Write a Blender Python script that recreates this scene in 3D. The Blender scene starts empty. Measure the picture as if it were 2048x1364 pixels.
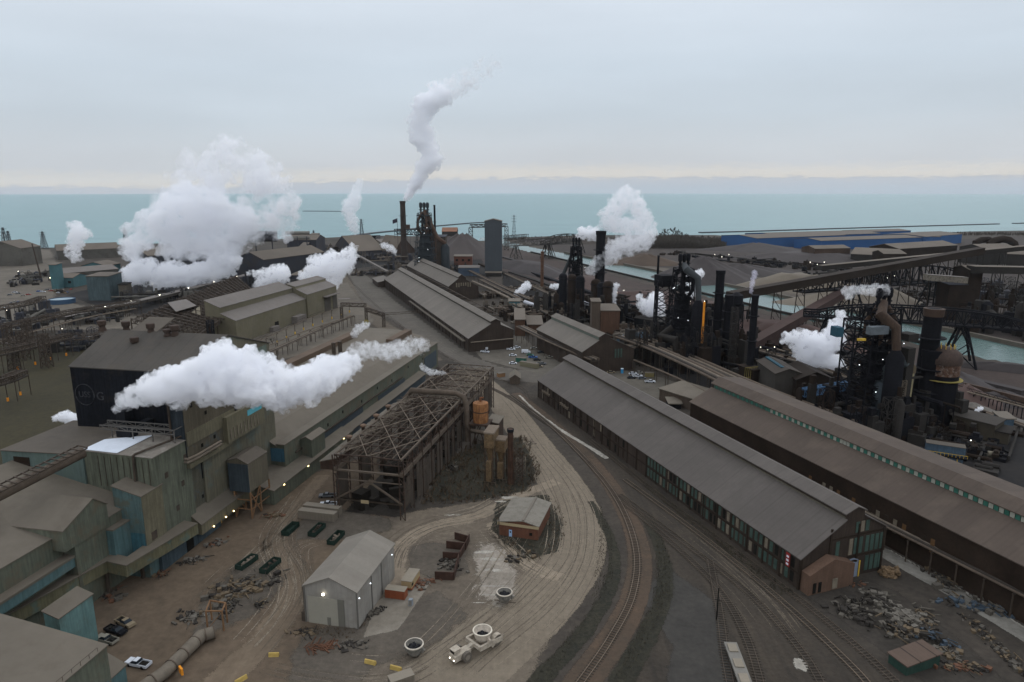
import bpy, math, random
import numpy as np
from mathutils import Vector
R = math.radians
random.seed(7)
SC = bpy.context.scene
COL = SC.collection
# ------------------------------------------------------------------ camera, sky, sun, exposure
TH = R(12.47); CH = 100.0; F = 1365.33
cam = bpy.data.cameras.new('camera'); cam.lens = 24; cam.sensor_width = 36
cam.clip_start = 1; cam.clip_end = 60000
camo = bpy.data.objects.new('camera', cam); COL.objects.link(camo)
camo.location = (0, 0, CH); camo.rotation_euler = (R(90) - TH, 0, 0)
SC.camera = camo
SC.view_settings.view_transform = 'Standard'; SC.view_settings.look = 'None'
SC.view_settings.exposure = 0.0; SC.view_settings.gamma = 1
SC.render.resolution_x = 1024; SC.render.resolution_y = 682
HAZE = True
cy = SC.cycles
cy.max_bounces = 18; cy.diffuse_bounces = 2; cy.glossy_bounces = 2; cy.transparent_max_bounces = 12
cy.volume_bounces = 16; cy.use_denoising = True; cy.use_adaptive_sampling = True
cy.adaptive_threshold = 0.02

W = bpy.data.worlds.new('World'); SC.world = W; W.use_nodes = True
nt = W.node_tree; N = nt.nodes; N.clear(); LK = nt.links.new
out = N.new('ShaderNodeOutputWorld'); bg = N.new('ShaderNodeBackground'); LK(bg.outputs[0], out.inputs[0])
sky = N.new('ShaderNodeTexSky'); sky.sky_type = 'NISHITA'; sky.sun_disc = False
sky.sun_elevation = R(35); sky.sun_rotation = R(200); sky.dust_density = 3
skys = N.new('ShaderNodeMix'); skys.data_type = 'RGBA'
tc = N.new('ShaderNodeTexCoord'); sx = N.new('ShaderNodeSeparateXYZ'); LK(tc.outputs['Generated'], sx.inputs[0])
mp = N.new('ShaderNodeMapping'); mp.inputs['Scale'].default_value = (30, 30, 190); LK(tc.outputs['Generated'], mp.inputs[0])
nz = N.new('ShaderNodeTexNoise'); nz.inputs['Scale'].default_value = 1.6; nz.inputs['Detail'].default_value = 7
nz.inputs['Roughness'].default_value = .62; LK(mp.outputs[0], nz.inputs['Vector'])
mp2 = N.new('ShaderNodeMapping'); mp2.inputs['Scale'].default_value = (1.3, 1.3, 7); LK(tc.outputs['Generated'], mp2.inputs[0])
nz2 = N.new('ShaderNodeTexNoise'); nz2.inputs['Scale'].default_value = 1.5; nz2.inputs['Detail'].default_value = 5; LK(mp2.outputs[0], nz2.inputs['Vector'])
def MATH(op, a, b=None, c=None, clamp=False, NN=N, L=LK):
 n = NN.new('ShaderNodeMath'); n.operation = op; n.use_clamp = clamp
 for i, v in enumerate((a, b, c)):
  if v is None: continue
  if isinstance(v, (int, float)): n.inputs[i].default_value = v
  else: L(v, n.inputs[i])
 return n.outputs[0]
# slow waviness shifts the cloud deck's edge up and down a little
zz = MATH('ADD', sx.outputs['Z'], MATH('MULTIPLY', MATH('SUBTRACT', nz.outputs[0], .5), .022))
zz = MATH('ADD', zz, MATH('MULTIPLY', MATH('SUBTRACT', nz2.outputs[0], .5), .016))
lf = N.new('ShaderNodeMapRange'); LK(sx.outputs['X'], lf.inputs[0])
for i_, q_ in enumerate((-.42, -.12, .013, 0)): lf.inputs[i_ + 1].default_value = q_
zz = MATH('ADD', zz, lf.outputs[0])
ramp = N.new('ShaderNodeValToRGB'); LK(MATH('ADD', MATH('MULTIPLY', zz, 2.0), .1), ramp.inputs[0])
cr = ramp.color_ramp
SKY = [(0.0, (.46, .53, .61)), (.098, (.48, .54, .61)), (.122, (.52, .54, .59)), (.131, (.54, .545, .57)), (.1335, (.73, .68, .62)), (.147, (.72, .69, .65)),
       (.175, (.61, .635, .67)), (.30, (.57, .635, .70)), (.42, (.62, .70, .78)), (.60, (.70, .77, .85)), (.8, (.95, 1.02, 1.12)), (1.0, (1.15, 1.22, 1.33))]
while len(cr.elements) > 1: cr.elements.remove(cr.elements[-1])
for i, (p, c) in enumerate(SKY):
 e = cr.elements[0] if i == 0 else cr.elements.new(p)
 e.position = p; e.color = (*c, 1)
skys.inputs['Factor'].default_value = .93
sm = N.new('ShaderNodeVectorMath'); sm.operation = 'SCALE'; sm.inputs['Scale'].default_value = .1; LK(sky.outputs[0], sm.inputs[0])
LK(sm.outputs[0], skys.inputs['A'])
mod = N.new('ShaderNodeMix'); mod.data_type = 'RGBA'; mod.blend_type = 'MULTIPLY'; mod.inputs['Factor'].default_value = 1
LK(ramp.outputs[0], mod.inputs['A'])
mr = N.new('ShaderNodeMapRange'); mr.inputs['From Min'].default_value = .3; mr.inputs['From Max'].default_value = .7
mr.inputs['To Min'].default_value = .93; mr.inputs['To Max'].default_value = 1.05; LK(nz2.outputs[0], mr.inputs[0])
cmb = N.new('ShaderNodeCombineXYZ')
for i in range(3): LK(mr.outputs[0], cmb.inputs[i])
LK(cmb.outputs[0], mod.inputs['B']); LK(mod.outputs['Result'], skys.inputs['B'])
LK(skys.outputs['Result'], bg.inputs[0]); bg.inputs[1].default_value = 1.04
sl = bpy.data.lights.new('sun', 'SUN'); sl.energy = .5; sl.angle = R(30); sl.color = (1, .95, .9)
so = bpy.data.objects.new('sun', sl); COL.objects.link(so); so.location = (0, 0, 300)
so.rotation_euler = (R(50), 0, R(150))

# ------------------------------------------------------------------ geometry of the view -> world
cT, sT = math.cos(TH), math.sin(TH)
def ray(px, py):
 u, v = px - 1024, py - 682
 return Vector((u, F * cT - v * sT, -v * cT - F * sT))
def G(px, py, z=0.0):
 d = ray(px, py); t = (z - CH) / d.z
 return Vector((d.x * t, d.y * t, z))
def GY(px, py, Y):
 d = ray(px, py); t = Y / d.y
 return Vector((d.x * t, Y, CH + d.z * t))
def D(a): a = R(a); return Vector((math.sin(a), math.cos(a), 0))
def run(A, d, px=None, py=None):
 dep = A.y * cT - (A.z - CH) * sT; dd = d.y * cT - d.z * sT
 if px is not None:
  u = px - 1024; return (u * dep - F * A.x) / (F * d.x - u * dd)
 v = py - 682; up = A.y * sT + (A.z - CH) * cT; du = d.y * sT + d.z * cT
 return (-v * dep - F * up) / (F * du + v * dd)
def HZ(B, ty):                                    # height at which the vertical over B meets row ty
 return run(Vector((B.x, B.y, 0)), Vector((0, 0, 1)), py=ty)
def PL(A, d, px, py):                             # (distance along d, height) where the ray meets the upright plane A + s d
 r = ray(px, py); n = Vector((d.y, -d.x, 0)); t = (A - Vector((0, 0, CH))).dot(n) / r.dot(n)
 P = Vector((0, 0, CH)) + r * t
 return (P - A).dot(d), P.z

# ------------------------------------------------------------------ materials
MATS = {}
def WARM(c):                                      # warms greys and browns in their colour to offset the bluish sky light
 return c if not c or c[2] > c[0] * 1.08 or c[1] > c[0] * 1.15 else (c[0] * 1.07, c[1], c[2] * .86)
def mat(name, col, rough=.85, amt=.35, sc=.12, streak=0.0, dust=None, dustamt=0, metal=0, bump=0.0, emit=None, fine=1.2, stain=None, stainamt=.5, brick=0, seam=None):
 if name in MATS: return MATS[name]
 if not emit: col = WARM(col); stain = WARM(stain)
 m = bpy.data.materials.new(name); m.use_nodes = True; MATS[name] = m
 t = m.node_tree; n = t.nodes; L = t.links.new; b = n['Principled BSDF']
 b.inputs['Roughness'].default_value = rough; b.inputs['Metallic'].default_value = metal
 b.inputs['Specular IOR Level'].default_value = .25 if max(col) > .035 else .08
 if emit:
  b.inputs['Base Color'].default_value = (*col, 1)
  b.inputs['Emission Color'].default_value = (*col, 1); b.inputs['Emission Strength'].default_value = min(emit, 8); return m
 g = n.new('ShaderNodeNewGeometry')
 def noise(scale, detail=5, vec=None, rough=.6):
  x = n.new('ShaderNodeTexNoise'); x.inputs['Scale'].default_value = scale; x.inputs['Detail'].default_value = detail
  x.inputs['Roughness'].default_value = rough; L(vec or g.outputs['Position'], x.inputs['Vector']); return x.outputs[0]
 def mr(v, a, b_, c, d):
  x = n.new('ShaderNodeMapRange'); L(v, x.inputs[0])
  for i, q in enumerate((a, b_, c, d)): x.inputs[i + 1].default_value = q
  return x.outputs[0]
 def M(op, a, b_=None):
  return MATH(op, a, b_, NN=n, L=L)
 def mix(f, a, b_, mode='MIX'):
  x = n.new('ShaderNodeMix'); x.data_type = 'RGBA'; x.blend_type = mode
  for k, q in (('Factor', f), ('A', a), ('B', b_)):
   if isinstance(q, (int, float)): x.inputs[k].default_value = q
   elif isinstance(q, tuple): x.inputs[k].default_value = (*q, 1)
   else: L(q, x.inputs[k])
  return x.outputs['Result']
 n1 = noise(sc, 6); n2 = noise(fine, 4)
 v = M('MULTIPLY', mr(n1, .25, .75, 1 - amt, 1 + amt), mr(n2, .25, .75, 1 - amt * .5, 1 + amt * .5))
 if streak:
  mpn = n.new('ShaderNodeMapping'); mpn.inputs['Scale'].default_value = (1, 1, .06); L(g.outputs['Position'], mpn.inputs[0])
  v = M('MULTIPLY', v, mr(noise(1.9, 5, mpn.outputs[0]), .3, .7, 1 - streak, 1 + streak * .5))
 if seam:                                       # sheet joints: thin darker lines every seam[0] m along direction seam[1]
  sp = n.new('ShaderNodeVectorMath'); sp.operation = 'DOT_PRODUCT'; L(g.outputs['Position'], sp.inputs[0])
  dv = D(seam[1]); sp.inputs[1].default_value = dv
  fr = M('FRACT', M('DIVIDE', sp.outputs['Value'], seam[0]))
  fr = M('ABSOLUTE', M('SUBTRACT', fr, .5))
  v = M('MULTIPLY', v, mr(fr, .44, .5, 1.0, 1 - (seam[2] if len(seam) > 2 else .2)))
  f2 = M('ABSOLUTE', M('SUBTRACT', M('FRACT', M('DIVIDE', sp.outputs['Value'], seam[0] / 4.3)), .5)); v = M('MULTIPLY', v, mr(f2, .2, .5, 1.02, .955))  # finer bands: shading of the corrugation ribs put into the sheet colour
  cell = n.new('ShaderNodeTexWhiteNoise'); cell.noise_dimensions = '1D'; L(M('FLOOR', M('DIVIDE', sp.outputs['Value'], seam[0])), cell.inputs['W']); v = M('MULTIPLY', v, mr(cell.outputs[0], 0, 1, .94, 1.06))
 cc = n.new('ShaderNodeCombineXYZ')
 for i in range(3): L(v, cc.inputs[i])
 c = mix(1.0, (*col,), cc.outputs[0], 'MULTIPLY')
 if stain:
  s = mr(noise(sc * 2.3, 6, rough=.7), .5, .62, 0, stainamt); c = mix(s, c, stain)
 if dust:
  sxx = n.new('ShaderNodeSeparateXYZ'); L(g.outputs['Normal'], sxx.inputs[0])
  f = M('MULTIPLY', mr(sxx.outputs['Z'], .3, .9, 0, 1), mr(noise(.35, 5), .25, .6, dustamt * .5, dustamt))
  c = mix(f, c, dust)
 L(c, b.inputs['Base Color'])
 if bump:
  bn = n.new('ShaderNodeBump'); bn.inputs['Strength'].default_value = bump; bn.inputs['Distance'].default_value = .3
  L(n2, bn.inputs['Height']); L(bn.outputs[0], b.inputs['Normal'])
 return m

# ------------------------------------------------------------------ mesh builder
class MB:
 def __init__(s): s.v = []; s.f = []
 def add(s, vs, fs):
  k = len(s.v); s.v += [tuple(p) for p in vs]; s.f += [tuple(i + k for i in f) for f in fs]; return s
 def hexa(s, b, t):                             # 4 bottom, 4 top points (counter-clockwise from above)
  return s.add(list(b) + list(t), [(3, 2, 1, 0), (4, 5, 6, 7), (0, 1, 5, 4), (1, 2, 6, 5), (2, 3, 7, 6), (3, 0, 4, 7)])
 def ob(s, A, U, V, z0, z1):                    # box on footprint A, A+U, A+U+V, A+V
  A = Vector((A[0], A[1], 0)); U = Vector((U[0], U[1], 0)); V = Vector((V[0], V[1], 0))
  P = [A, A + U, A + U + V, A + V]
  if U.cross(V).z < 0: P = [A, A + V, A + U + V, A + U]
  up = Vector((0, 0, 1)); return s.hexa([p + up * z0 for p in P], [p + up * z1 for p in P])
 def cb(s, c, sx, sy, sz, a=0):                 # box standing at c
  d = D(a); e = Vector((d.y, -d.x, 0)); c = Vector(c)
  return s.ob(c - d * sy / 2 - e * sx / 2, d * sy, e * sx, c.z, c.z + sz)
 def beam(s, p, q, w, h=None):
  h = h or w; p = Vector(p); q = Vector(q); d = q - p
  if d.length < 1e-6: return s
  d.normalize(); up = Vector((0, 0, 1)) if abs(d.z) < .95 else Vector((0, 1, 0))
  x = d.cross(up).normalized() * w / 2; y = x.cross(d).normalized() * h / 2
  b = [p - x - y, p + x - y, p + x + y, p - x + y]; t = [k + q - p for k in b]
  return s.hexa(b, t)
 def tube(s, p, q, r, r2=None, n=10, cap=True):
  return s.path([p, q], r, r2, n, cap)
 def path(s, pts, r, r2=None, n=10, cap=True):
  pts = [Vector(p) for p in pts]; r2 = r if r2 is None else r2; m = len(pts); k = len(s.v); rings = []
  ref = None
  for i, p in enumerate(pts):
   d = (pts[min(i + 1, m - 1)] - pts[max(i - 1, 0)]).normalized()
   if ref is None: ref = Vector((0, 0, 1)) if abs(d.z) < .9 else Vector((0, 1, 0))
   x = d.cross(ref).normalized(); y = x.cross(d).normalized()
   ref = y if abs(d.dot(Vector((0, 0, 1)))) > .3 or m > 2 else ref
   rr = r + (r2 - r) * i / max(1, m - 1)
   if 0 < i < m - 1:
    c = (pts[i + 1] - p).normalized().dot((p - pts[i - 1]).normalized()); rr /= max(.75, math.sqrt(max(.1, (1 + c) / 2)))
   rings.append([p + (x * math.cos(2 * math.pi * j / n) + y * math.sin(2 * math.pi * j / n)) * rr for j in range(n)])
  fs = []
  for i in range(m - 1):
   for j in range(n): a, b = i * n + j, i * n + (j + 1) % n; fs.append((a, b, b + n, a + n))
  if cap: fs.append(tuple(range(n))[::-1]); fs.append(tuple((m - 1) * n + j for j in range(n)))
  return s.add([p for g in rings for p in g], fs)
 def lathe(s, c, prof, n=20, cap=True):         # prof [(r, z)]
  c = Vector(c); vs = [c + Vector((r * math.cos(2 * math.pi * j / n), r * math.sin(2 * math.pi * j / n), z)) for r, z in prof for j in range(n)]
  fs = [(i * n + j, i * n + (j + 1) % n, (i + 1) * n + (j + 1) % n, (i + 1) * n + j) for i in range(len(prof) - 1) for j in range(n)]
  if cap: fs.append(tuple(range(n))[::-1]); fs.append(tuple((len(prof) - 1) * n + j for j in range(n)))
  return s.add(vs, fs)
 def quad(s, *p): return s.add(p, [tuple(range(len(p)))])
 def ico(s, c, r, seed=0, jag=.25):             # a rough lump
  rn = random.Random(seed); c = Vector(c); n, m = 7, 4; vs = [c + Vector((0, 0, -r * .6))]
  for i in range(1, m):
   for j in range(n):
    a = 2 * math.pi * j / n; b = math.pi * i / m - math.pi / 2; q = r * rn.uniform(1 - jag, 1 + jag)
    vs.append(c + Vector((q * math.cos(b) * math.cos(a), q * math.cos(b) * math.sin(a), q * .8 * math.sin(b))))
  vs.append(c + Vector((0, 0, r * .8))); fs = [(0, 1 + (j + 1) % n, 1 + j) for j in range(n)]
  for i in range(m - 2):
   for j in range(n): a = 1 + i * n + j; b = 1 + i * n + (j + 1) % n; fs.append((a, b, b + n, a + n))
  l = len(vs) - 1; fs += [(l, l - n + j, l - n + (j + 1) % n) for j in range(n)]
  return s.add(vs, fs)
 def truss(s, p, q, h, n, w=.3, wide=0, side=None):     # lattice girder p->q, depth h (downwards is 0..h up), n bays
  p = Vector(p); q = Vector(q); up = Vector((0, 0, h)); d = (q - p) / n
  sides = [Vector((0, 0, 0))]
  if wide:
   e = (q - p).cross(Vector((0, 0, 1))).normalized() * wide; sides = [-e / 2, e / 2]
  for o in sides:
   a, b = p + o, q + o
   s.beam(a, b, w * 1.3); s.beam(a + up, b + up, w * 1.3)
   for i in range(n + 1):
    c = a + d * i; s.beam(c, c + up, w * .8)
    if i < n:
     if i % 2: s.beam(c, c + d + up, w * .8)
     else: s.beam(c + up, c + d, w * .8)
  if wide:
   for i in range(n + 1):
    c = p + d * i; s.beam(c + sides[0], c + sides[1], w * .8); s.beam(c + sides[0] + up, c + sides[1] + up, w * .8)
    if i < n: s.beam(c + sides[i % 2] + up, c + d + sides[1 - i % 2] + up, w * .6)
  return s
 def tower(s, c, h, b, t, n, w=.3):             # four-legged lattice tower, base half-width b, top half-width t
  c = Vector(c); sg = [(-1, -1), (1, -1), (1, 1), (-1, 1)]
  def P(i, k): r = b + (t - b) * i / n; return c + Vector((sg[k][0] * r, sg[k][1] * r, h * i / n))
  for k in range(4):
   s.beam(P(0, k), P(n, k), w)
   for i in range(n):
    s.beam(P(i, k), P(i + 1, (k + 1) % 4), w * .6); s.beam(P(i, (k + 1) % 4), P(i + 1, k), w * .6)
    s.beam(P(i + 1, k), P(i + 1, (k + 1) % 4), w * .6)
  return s
 def build(s, name, m, parent=None, smooth=False):
  me = bpy.data.meshes.new(name); o = bpy.data.objects.new(name, me)
  off = Vector((0, 0, 0)); q = parent
  while q is not None: off += q.location; q = q.parent
  me.from_pydata([(x - off.x, y - off.y, z - off.z) for x, y, z in s.v], [], s.f); me.update()
  me.materials.append(m); COL.objects.link(o)
  if parent: o.parent = parent
  if smooth:
   me.polygons.foreach_set('use_smooth', [True] * len(me.polygons))
   try: me.set_sharp_from_angle(angle=R(40))
   except Exception: pass
  return o
def tag(o, label=None, cat=None, group=None, kind=None):
 if label: o['label'] = label
 if cat: o['category'] = cat
 if group: o['group'] = group
 if kind: o['kind'] = kind
 return o
def thing(name, label, cat, loc=(0, 0, 0), group=None):
 o = bpy.data.objects.new(name, None); COL.objects.link(o); o.location = loc; o.empty_display_size = .5
 return tag(o, label, cat, group)
def base(P): return (P[0], P[1], 0)
def copytree(o, loc, rz=0, label=None, parent=None):
 c = o.copy(); COL.objects.link(c)
 if parent: c.parent = parent
 else:
  c.location = loc; c.rotation_euler = (0, 0, rz)
  if label: c['label'] = label
 for ch in o.children: copytree(ch, None, parent=c)
 return c

# ------------------------------------------------------------------ generic buildings
def mill(T, A, d, L, prof, wall, roof, clere=None, z0=0, oh=.5, th=.3, rn='roof', wn='wall'):
 """extrude the roof profile [(s, z)] (s to the right of d from A) along d for L metres"""
 e = Vector((d.y, -d.x, 0)); A = Vector((A.x, A.y, 0))
 if L < 0: A = A + d * L; L = -L
 def P(s_, z, l): return A + e * s_ + d * l + Vector((0, 0, z))
 pts = list(prof)
 if pts[0][0] > pts[-1][0]: pts = pts[::-1]
 w = MB(); n = len(pts); poly = [(pts[0][0], z0)] + pts + [(pts[-1][0], z0)]; k = len(poly)
 vs = [P(s_, z, 0) for s_, z in poly] + [P(s_, z, L) for s_, z in poly]
 fs = [tuple(range(k)), tuple(range(2 * k - 1, k - 1, -1))]
 fs += [(i, i + k, i + 1 + k, i + 1) for i in range(k - 1)] + [(k - 1, 2 * k - 1, k, 0)]
 w.add(vs, fs); wo = w.build(wn, wall, T)
 r = MB(); c = MB(); nc = 0
 for i in range(n - 1):
  (s0, a), (s1, b) = pts[i], pts[i + 1]
  if abs(b - a) > 1.5 * abs(s1 - s0):
   nc += 1; sg = -1 if b > a else 1; zl, zh = min(a, b), max(a, b); s_ = s0
   c.hexa([P(s_ + sg * .04, zl + .05, .2), P(s_ + sg * .04, zl + .05, L - .2), P(s_ + sg * .1, zl + .05, L - .2), P(s_ + sg * .1, zl + .05, .2)],
                   [P(s_ + sg * .04, zh - .05, .2), P(s_ + sg * .04, zh - .05, L - .2), P(s_ + sg * .1, zh - .05, L - .2), P(s_ + sg * .1, zh - .05, .2)])
   continue
  g = (b - a) / (s1 - s0)
  e0 = oh if (i == 0 or abs(pts[i - 1][1] - a) > 1.5 * abs(pts[i - 1][0] - s0) and pts[i - 1][1] < a) else 0
  e1 = oh if (i == n - 2 or abs(pts[i + 2][1] - b) > 1.5 * abs(pts[i + 2][0] - s1) and pts[i + 2][1] < b) else 0
  s0 -= e0; a -= g * e0; s1 += e1; b += g * e1
  r.hexa([P(s0, a + .02, -oh), P(s1, b + .02, -oh), P(s1, b + .02, L + oh), P(s0, a + .02, L + oh)],
               [P(s0, a + th, -oh), P(s1, b + th, -oh), P(s1, b + th, L + oh), P(s0, a + th, L + oh)])
 r.build(rn, roof, T)
 if nc and clere: c.build('clerestory', clere, T)
 return A, e, L
def gable(T, A, d, L, Wd, h, rise, wall, roof, z0=0, oh=.4, th=.3, rn='roof', wn='wall'):
 return mill(T, A, d, L, [(0, h), (Wd / 2, h + rise), (Wd, h)], wall, roof, z0=z0, oh=oh, th=th, rn=rn, wn=wn)
def shed(T, A, d, L, Wd, h0, h1, wall, roof, z0=0, oh=.3, th=.25, rn='roof', wn='wall'):
 return mill(T, A, d, L, [(0, h0), (Wd, h1)] if Wd > 0 else [(0, h0), (Wd, h1)], wall, roof, z0=z0, oh=oh, th=th, rn=rn, wn=wn)
def lamp(P, T, r=.3, col=(1, .95, .85), e=6, n='lamp'):
 b = MB().ico(P, r, 1, 0); return b.build(n, mat('lit_lamp_%d_%d_%d' % tuple(int(c * 9) for c in col), col, emit=e), T)
def repeat(o, offs):
 """copies of a part at offsets from its own place"""
 for q in offs:
  c = o.copy(); COL.objects.link(c); c.parent = o.parent; c.location = Vector(o.location) + Vector(q)

# ------------------------------------------------------------------ soft-edged ground sheets
def inside_dist(px, py, poly):
 n = len(poly); ins = np.zeros(px.shape, bool); dist = np.full(px.shape, 1e9)
 for i in range(n):
  x0, y0 = poly[i]; x1, y1 = poly[(i + 1) % n]
  c = ((y0 > py) != (y1 > py)) & (px < (x1 - x0) * (py - y0) / ((y1 - y0) if y1 != y0 else 1e-9) + x0)
  ins ^= c
  dx, dy = x1 - x0, y1 - y0; t = np.clip(((px - x0) * dx + (py - y0) * dy) / max(dx * dx + dy * dy, 1e-9), 0, 1)
  dist = np.minimum(dist, np.hypot(px - x0 - t * dx, py - y0 - t * dy))
 return np.where(ins, dist, -dist)
def sheet(name, label, pix, z, m, fade=4, cells=90, world=False, kind='structure'):
 poly = [tuple(p[:2]) for p in pix] if world else [tuple(G(*p)[:2]) for p in pix]
 P = np.array(poly); lo, hi = P.min(0) - 1, P.max(0) + 1
 st = max((hi - lo).max() / cells, .5); nx, ny = [int(k) + 2 for k in (hi - lo) / st]
 X, Y = np.meshgrid(lo[0] + np.arange(nx) * st, lo[1] + np.arange(ny) * st)
 dd = inside_dist(X, Y, poly)
 keep = np.maximum.reduce([dd[:-1, :-1], dd[1:, :-1], dd[:-1, 1:], dd[1:, 1:]]) > 0
 idx = np.arange(nx * ny).reshape(ny, nx)
 f = np.stack([idx[:-1, :-1], idx[:-1, 1:], idx[1:, 1:], idx[1:, :-1]], -1)[keep]
 used = np.unique(f); remap = -np.ones(nx * ny, int); remap[used] = np.arange(len(used))
 V = np.stack([X.ravel()[used], Y.ravel()[used], np.full(len(used), z)], 1)
 me = bpy.data.meshes.new(name); me.from_pydata(V.tolist(), [], remap[f].tolist())
 a = me.attributes.new('fade', 'FLOAT', 'POINT'); a.data.foreach_set('value', np.clip(dd.ravel()[used] / fade, 0, 1).astype(np.float32))
 me.materials.append(m); o = bpy.data.objects.new(name, me); COL.objects.link(o)
 if kind: o['kind'] = kind
 if label: o['label'] = label
 return o
def catmull(pts, k=8):
 P = [Vector(p) for p in pts]; P = [P[0] * 2 - P[1]] + P + [P[-1] * 2 - P[-2]]; o = []
 for i in range(1, len(P) - 2):
  for j in range(k):
   t = j / k; a, b, c, d = P[i - 1:i + 3]
   o.append(.5 * (2 * b + (c - a) * t + (2 * a - 5 * b + 4 * c - d) * t * t + (3 * b - a - 3 * c + d) * t ** 3))
 return o + [P[-2]]
def ribbon(pix, w0, w1=None, world=False):        # polygon around a centre line given in picture points
 pts = catmull([p if world else G(*p) for p in pix]); w1 = w0 if w1 is None else w1; n = len(pts); l, r = [], []
 for i, p in enumerate(pts):
  d = (pts[min(i + 1, n - 1)] - pts[max(i - 1, 0)]).normalized(); e = Vector((d.y, -d.x, 0)); w = w0 + (w1 - w0) * i / (n - 1)
  l.append(p - e * w / 2); r.append(p + e * w / 2)
 return l + r[::-1]
def gmat(name, col, col2=None, soft=True, sc=.05, fine=.8, amt=.3, edge=.5, rough=.95, track=None, bump=.3, spots=None):
 """ground: two soils mixed by noise, with a ragged fading edge and optional wheel streaks along a direction"""
 if name in MATS: return MATS[name]
 col, col2, spots = WARM(col), WARM(col2), WARM(spots)
 m = bpy.data.materials.new(name); m.use_nodes = True; MATS[name] = m
 t = m.node_tree; n = t.nodes; L = t.links.new; b = n['Principled BSDF']; b.inputs['Roughness'].default_value = rough
 b.inputs['Specular IOR Level'].default_value = .15
 g = n.new('ShaderNodeNewGeometry')
 def noise(scale, detail=5, vec=None, rough=.6, dist=0):
  x = n.new('ShaderNodeTexNoise'); x.inputs['Scale'].default_value = scale; x.inputs['Detail'].default_value = detail
  x.inputs['Roughness'].default_value = rough; x.inputs['Distortion'].default_value = dist
  L(vec or g.outputs['Position'], x.inputs['Vector']); return x.outputs[0]
 def mr(v, a, b_, c, d):
  x = n.new('ShaderNodeMapRange'); L(v, x.inputs[0])
  for i, q in enumerate((a, b_, c, d)): x.inputs[i + 1].default_value = q
  return x.outputs[0]
 M = lambda op, a, b_=None: MATH(op, a, b_, NN=n, L=L)
 col2 = col2 or tuple(c * .7 for c in col)
 def mix(f, a, b_):
  x = n.new('ShaderNodeMix'); x.data_type = 'RGBA'
  for k, q in (('Factor', f), ('A', a), ('B', b_)):
   if isinstance(q, tuple): x.inputs[k].default_value = (*q, 1)
   elif isinstance(q, float): x.inputs[k].default_value = q
   else: L(q, x.inputs[k])
  return x.outputs['Result']
 n1 = noise(sc, 8, rough=.65, dist=.6); n2 = noise(fine, 5, rough=.7); n3 = noise(sc * 6, 5, rough=.6, dist=.4)
 f = M('ADD', M('MULTIPLY', n1, .6), M('MULTIPLY', n3, .4))
 if track is not None:
  mp_ = n.new('ShaderNodeMapping'); mp_.inputs['Rotation'].default_value = (0, 0, R(track)); mp_.inputs['Scale'].default_value = (1.0, .05, 1)
  L(g.outputs['Position'], mp_.inputs[0]); f = M('ADD', M('MULTIPLY', f, .6), M('MULTIPLY', noise(.55, 5, mp_.outputs[0], .65), .4))
 c = mix(mr(f, .36, .64, 0, 1), col2, col)
 if spots: c = mix(mr(noise(sc * 4, 7, rough=.75), .60, .68, 0, .8), c, spots)
 cc = n.new('ShaderNodeCombineXYZ'); v = mr(n2, .25, .75, 1 - amt, 1 + amt)
 for i in range(3): L(v, cc.inputs[i])
 x = n.new('ShaderNodeMix'); x.data_type = 'RGBA'; x.blend_type = 'MULTIPLY'; x.inputs['Factor'].default_value = 1
 L(c, x.inputs['A']); L(cc.outputs[0], x.inputs['B']); L(x.outputs['Result'], b.inputs['Base Color'])
 if bump:
  bn = n.new('ShaderNodeBump'); bn.inputs['Strength'].default_value = bump; bn.inputs['Distance'].default_value = .25
  L(n2, bn.inputs['Height']); L(bn.outputs[0], b.inputs['Normal'])
 if soft:
  at = n.new('ShaderNodeAttribute'); at.attribute_name = 'fade'
  al = M('ADD', at.outputs['Fac'], M('MULTIPLY', M('SUBTRACT', noise(.13, 7, rough=.8, dist=.5), .5), edge * 2.6))
  al = M('ADD', al, M('MULTIPLY', M('SUBTRACT', noise(2.6, 3, rough=.8), .5), .9))
  L(mr(al, .47, .53, 0, 1), b.inputs['Alpha'])
 return m
# ------------------------------------------------------------------ the setting: ground, water, roads
def flat(name, poly, z, m, label=None):
 b = MB(); b.quad(*[(p[0], p[1], z) for p in poly]); o = b.build(name, m); o['kind'] = 'structure'
 if label: o['label'] = label
 return o
GM = gmat('ground_soil', (.060, .053, .049), (.030, .028, .027), soft=False, sc=.012, fine=.5, amt=.35)
pts = [(20000 * math.sin(R(a)), 20000 * math.cos(R(a)) - 0) for a in range(-65, 66, 5)] + [(3000, -300), (-3000, -300)]
flat('ground', pts[::-1], 0, GM)
wm = bpy.data.materials.new('lake_water'); wm.use_nodes = True; b_ = wm.node_tree.nodes['Principled BSDF']
b_.inputs['Base Color'].default_value = (.055, .165, .17, 1); b_.inputs['Roughness'].default_value = .35; b_.inputs['IOR'].default_value = 1.33
n_ = wm.node_tree.nodes; L_ = wm.node_tree.links.new
g_ = n_.new('ShaderNodeNewGeometry'); mp_ = n_.new('ShaderNodeMapping'); mp_.inputs['Scale'].default_value = (.004, .02, 1); L_(g_.outputs['Position'], mp_.inputs[0])
x_ = n_.new('ShaderNodeTexNoise'); x_.inputs['Scale'].default_value = 1; x_.inputs['Detail'].default_value = 8; x_.inputs['Roughness'].default_value = .65; L_(mp_.outputs[0], x_.inputs['Vector'])
r_ = n_.new('ShaderNodeMix'); r_.data_type = 'RGBA'; mr_ = n_.new('ShaderNodeMapRange'); mr_.inputs[1].default_value = .34; mr_.inputs[2].default_value = .66; L_(x_.outputs[0], mr_.inputs[0]); L_(mr_.outputs[0], r_.inputs['Factor']); r_.inputs['A'].default_value = (.070, .165, .18, 1); r_.inputs['B'].default_value = (.118, .24, .245, 1)
L_(r_.outputs['Result'], b_.inputs['Base Color'])
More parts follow.
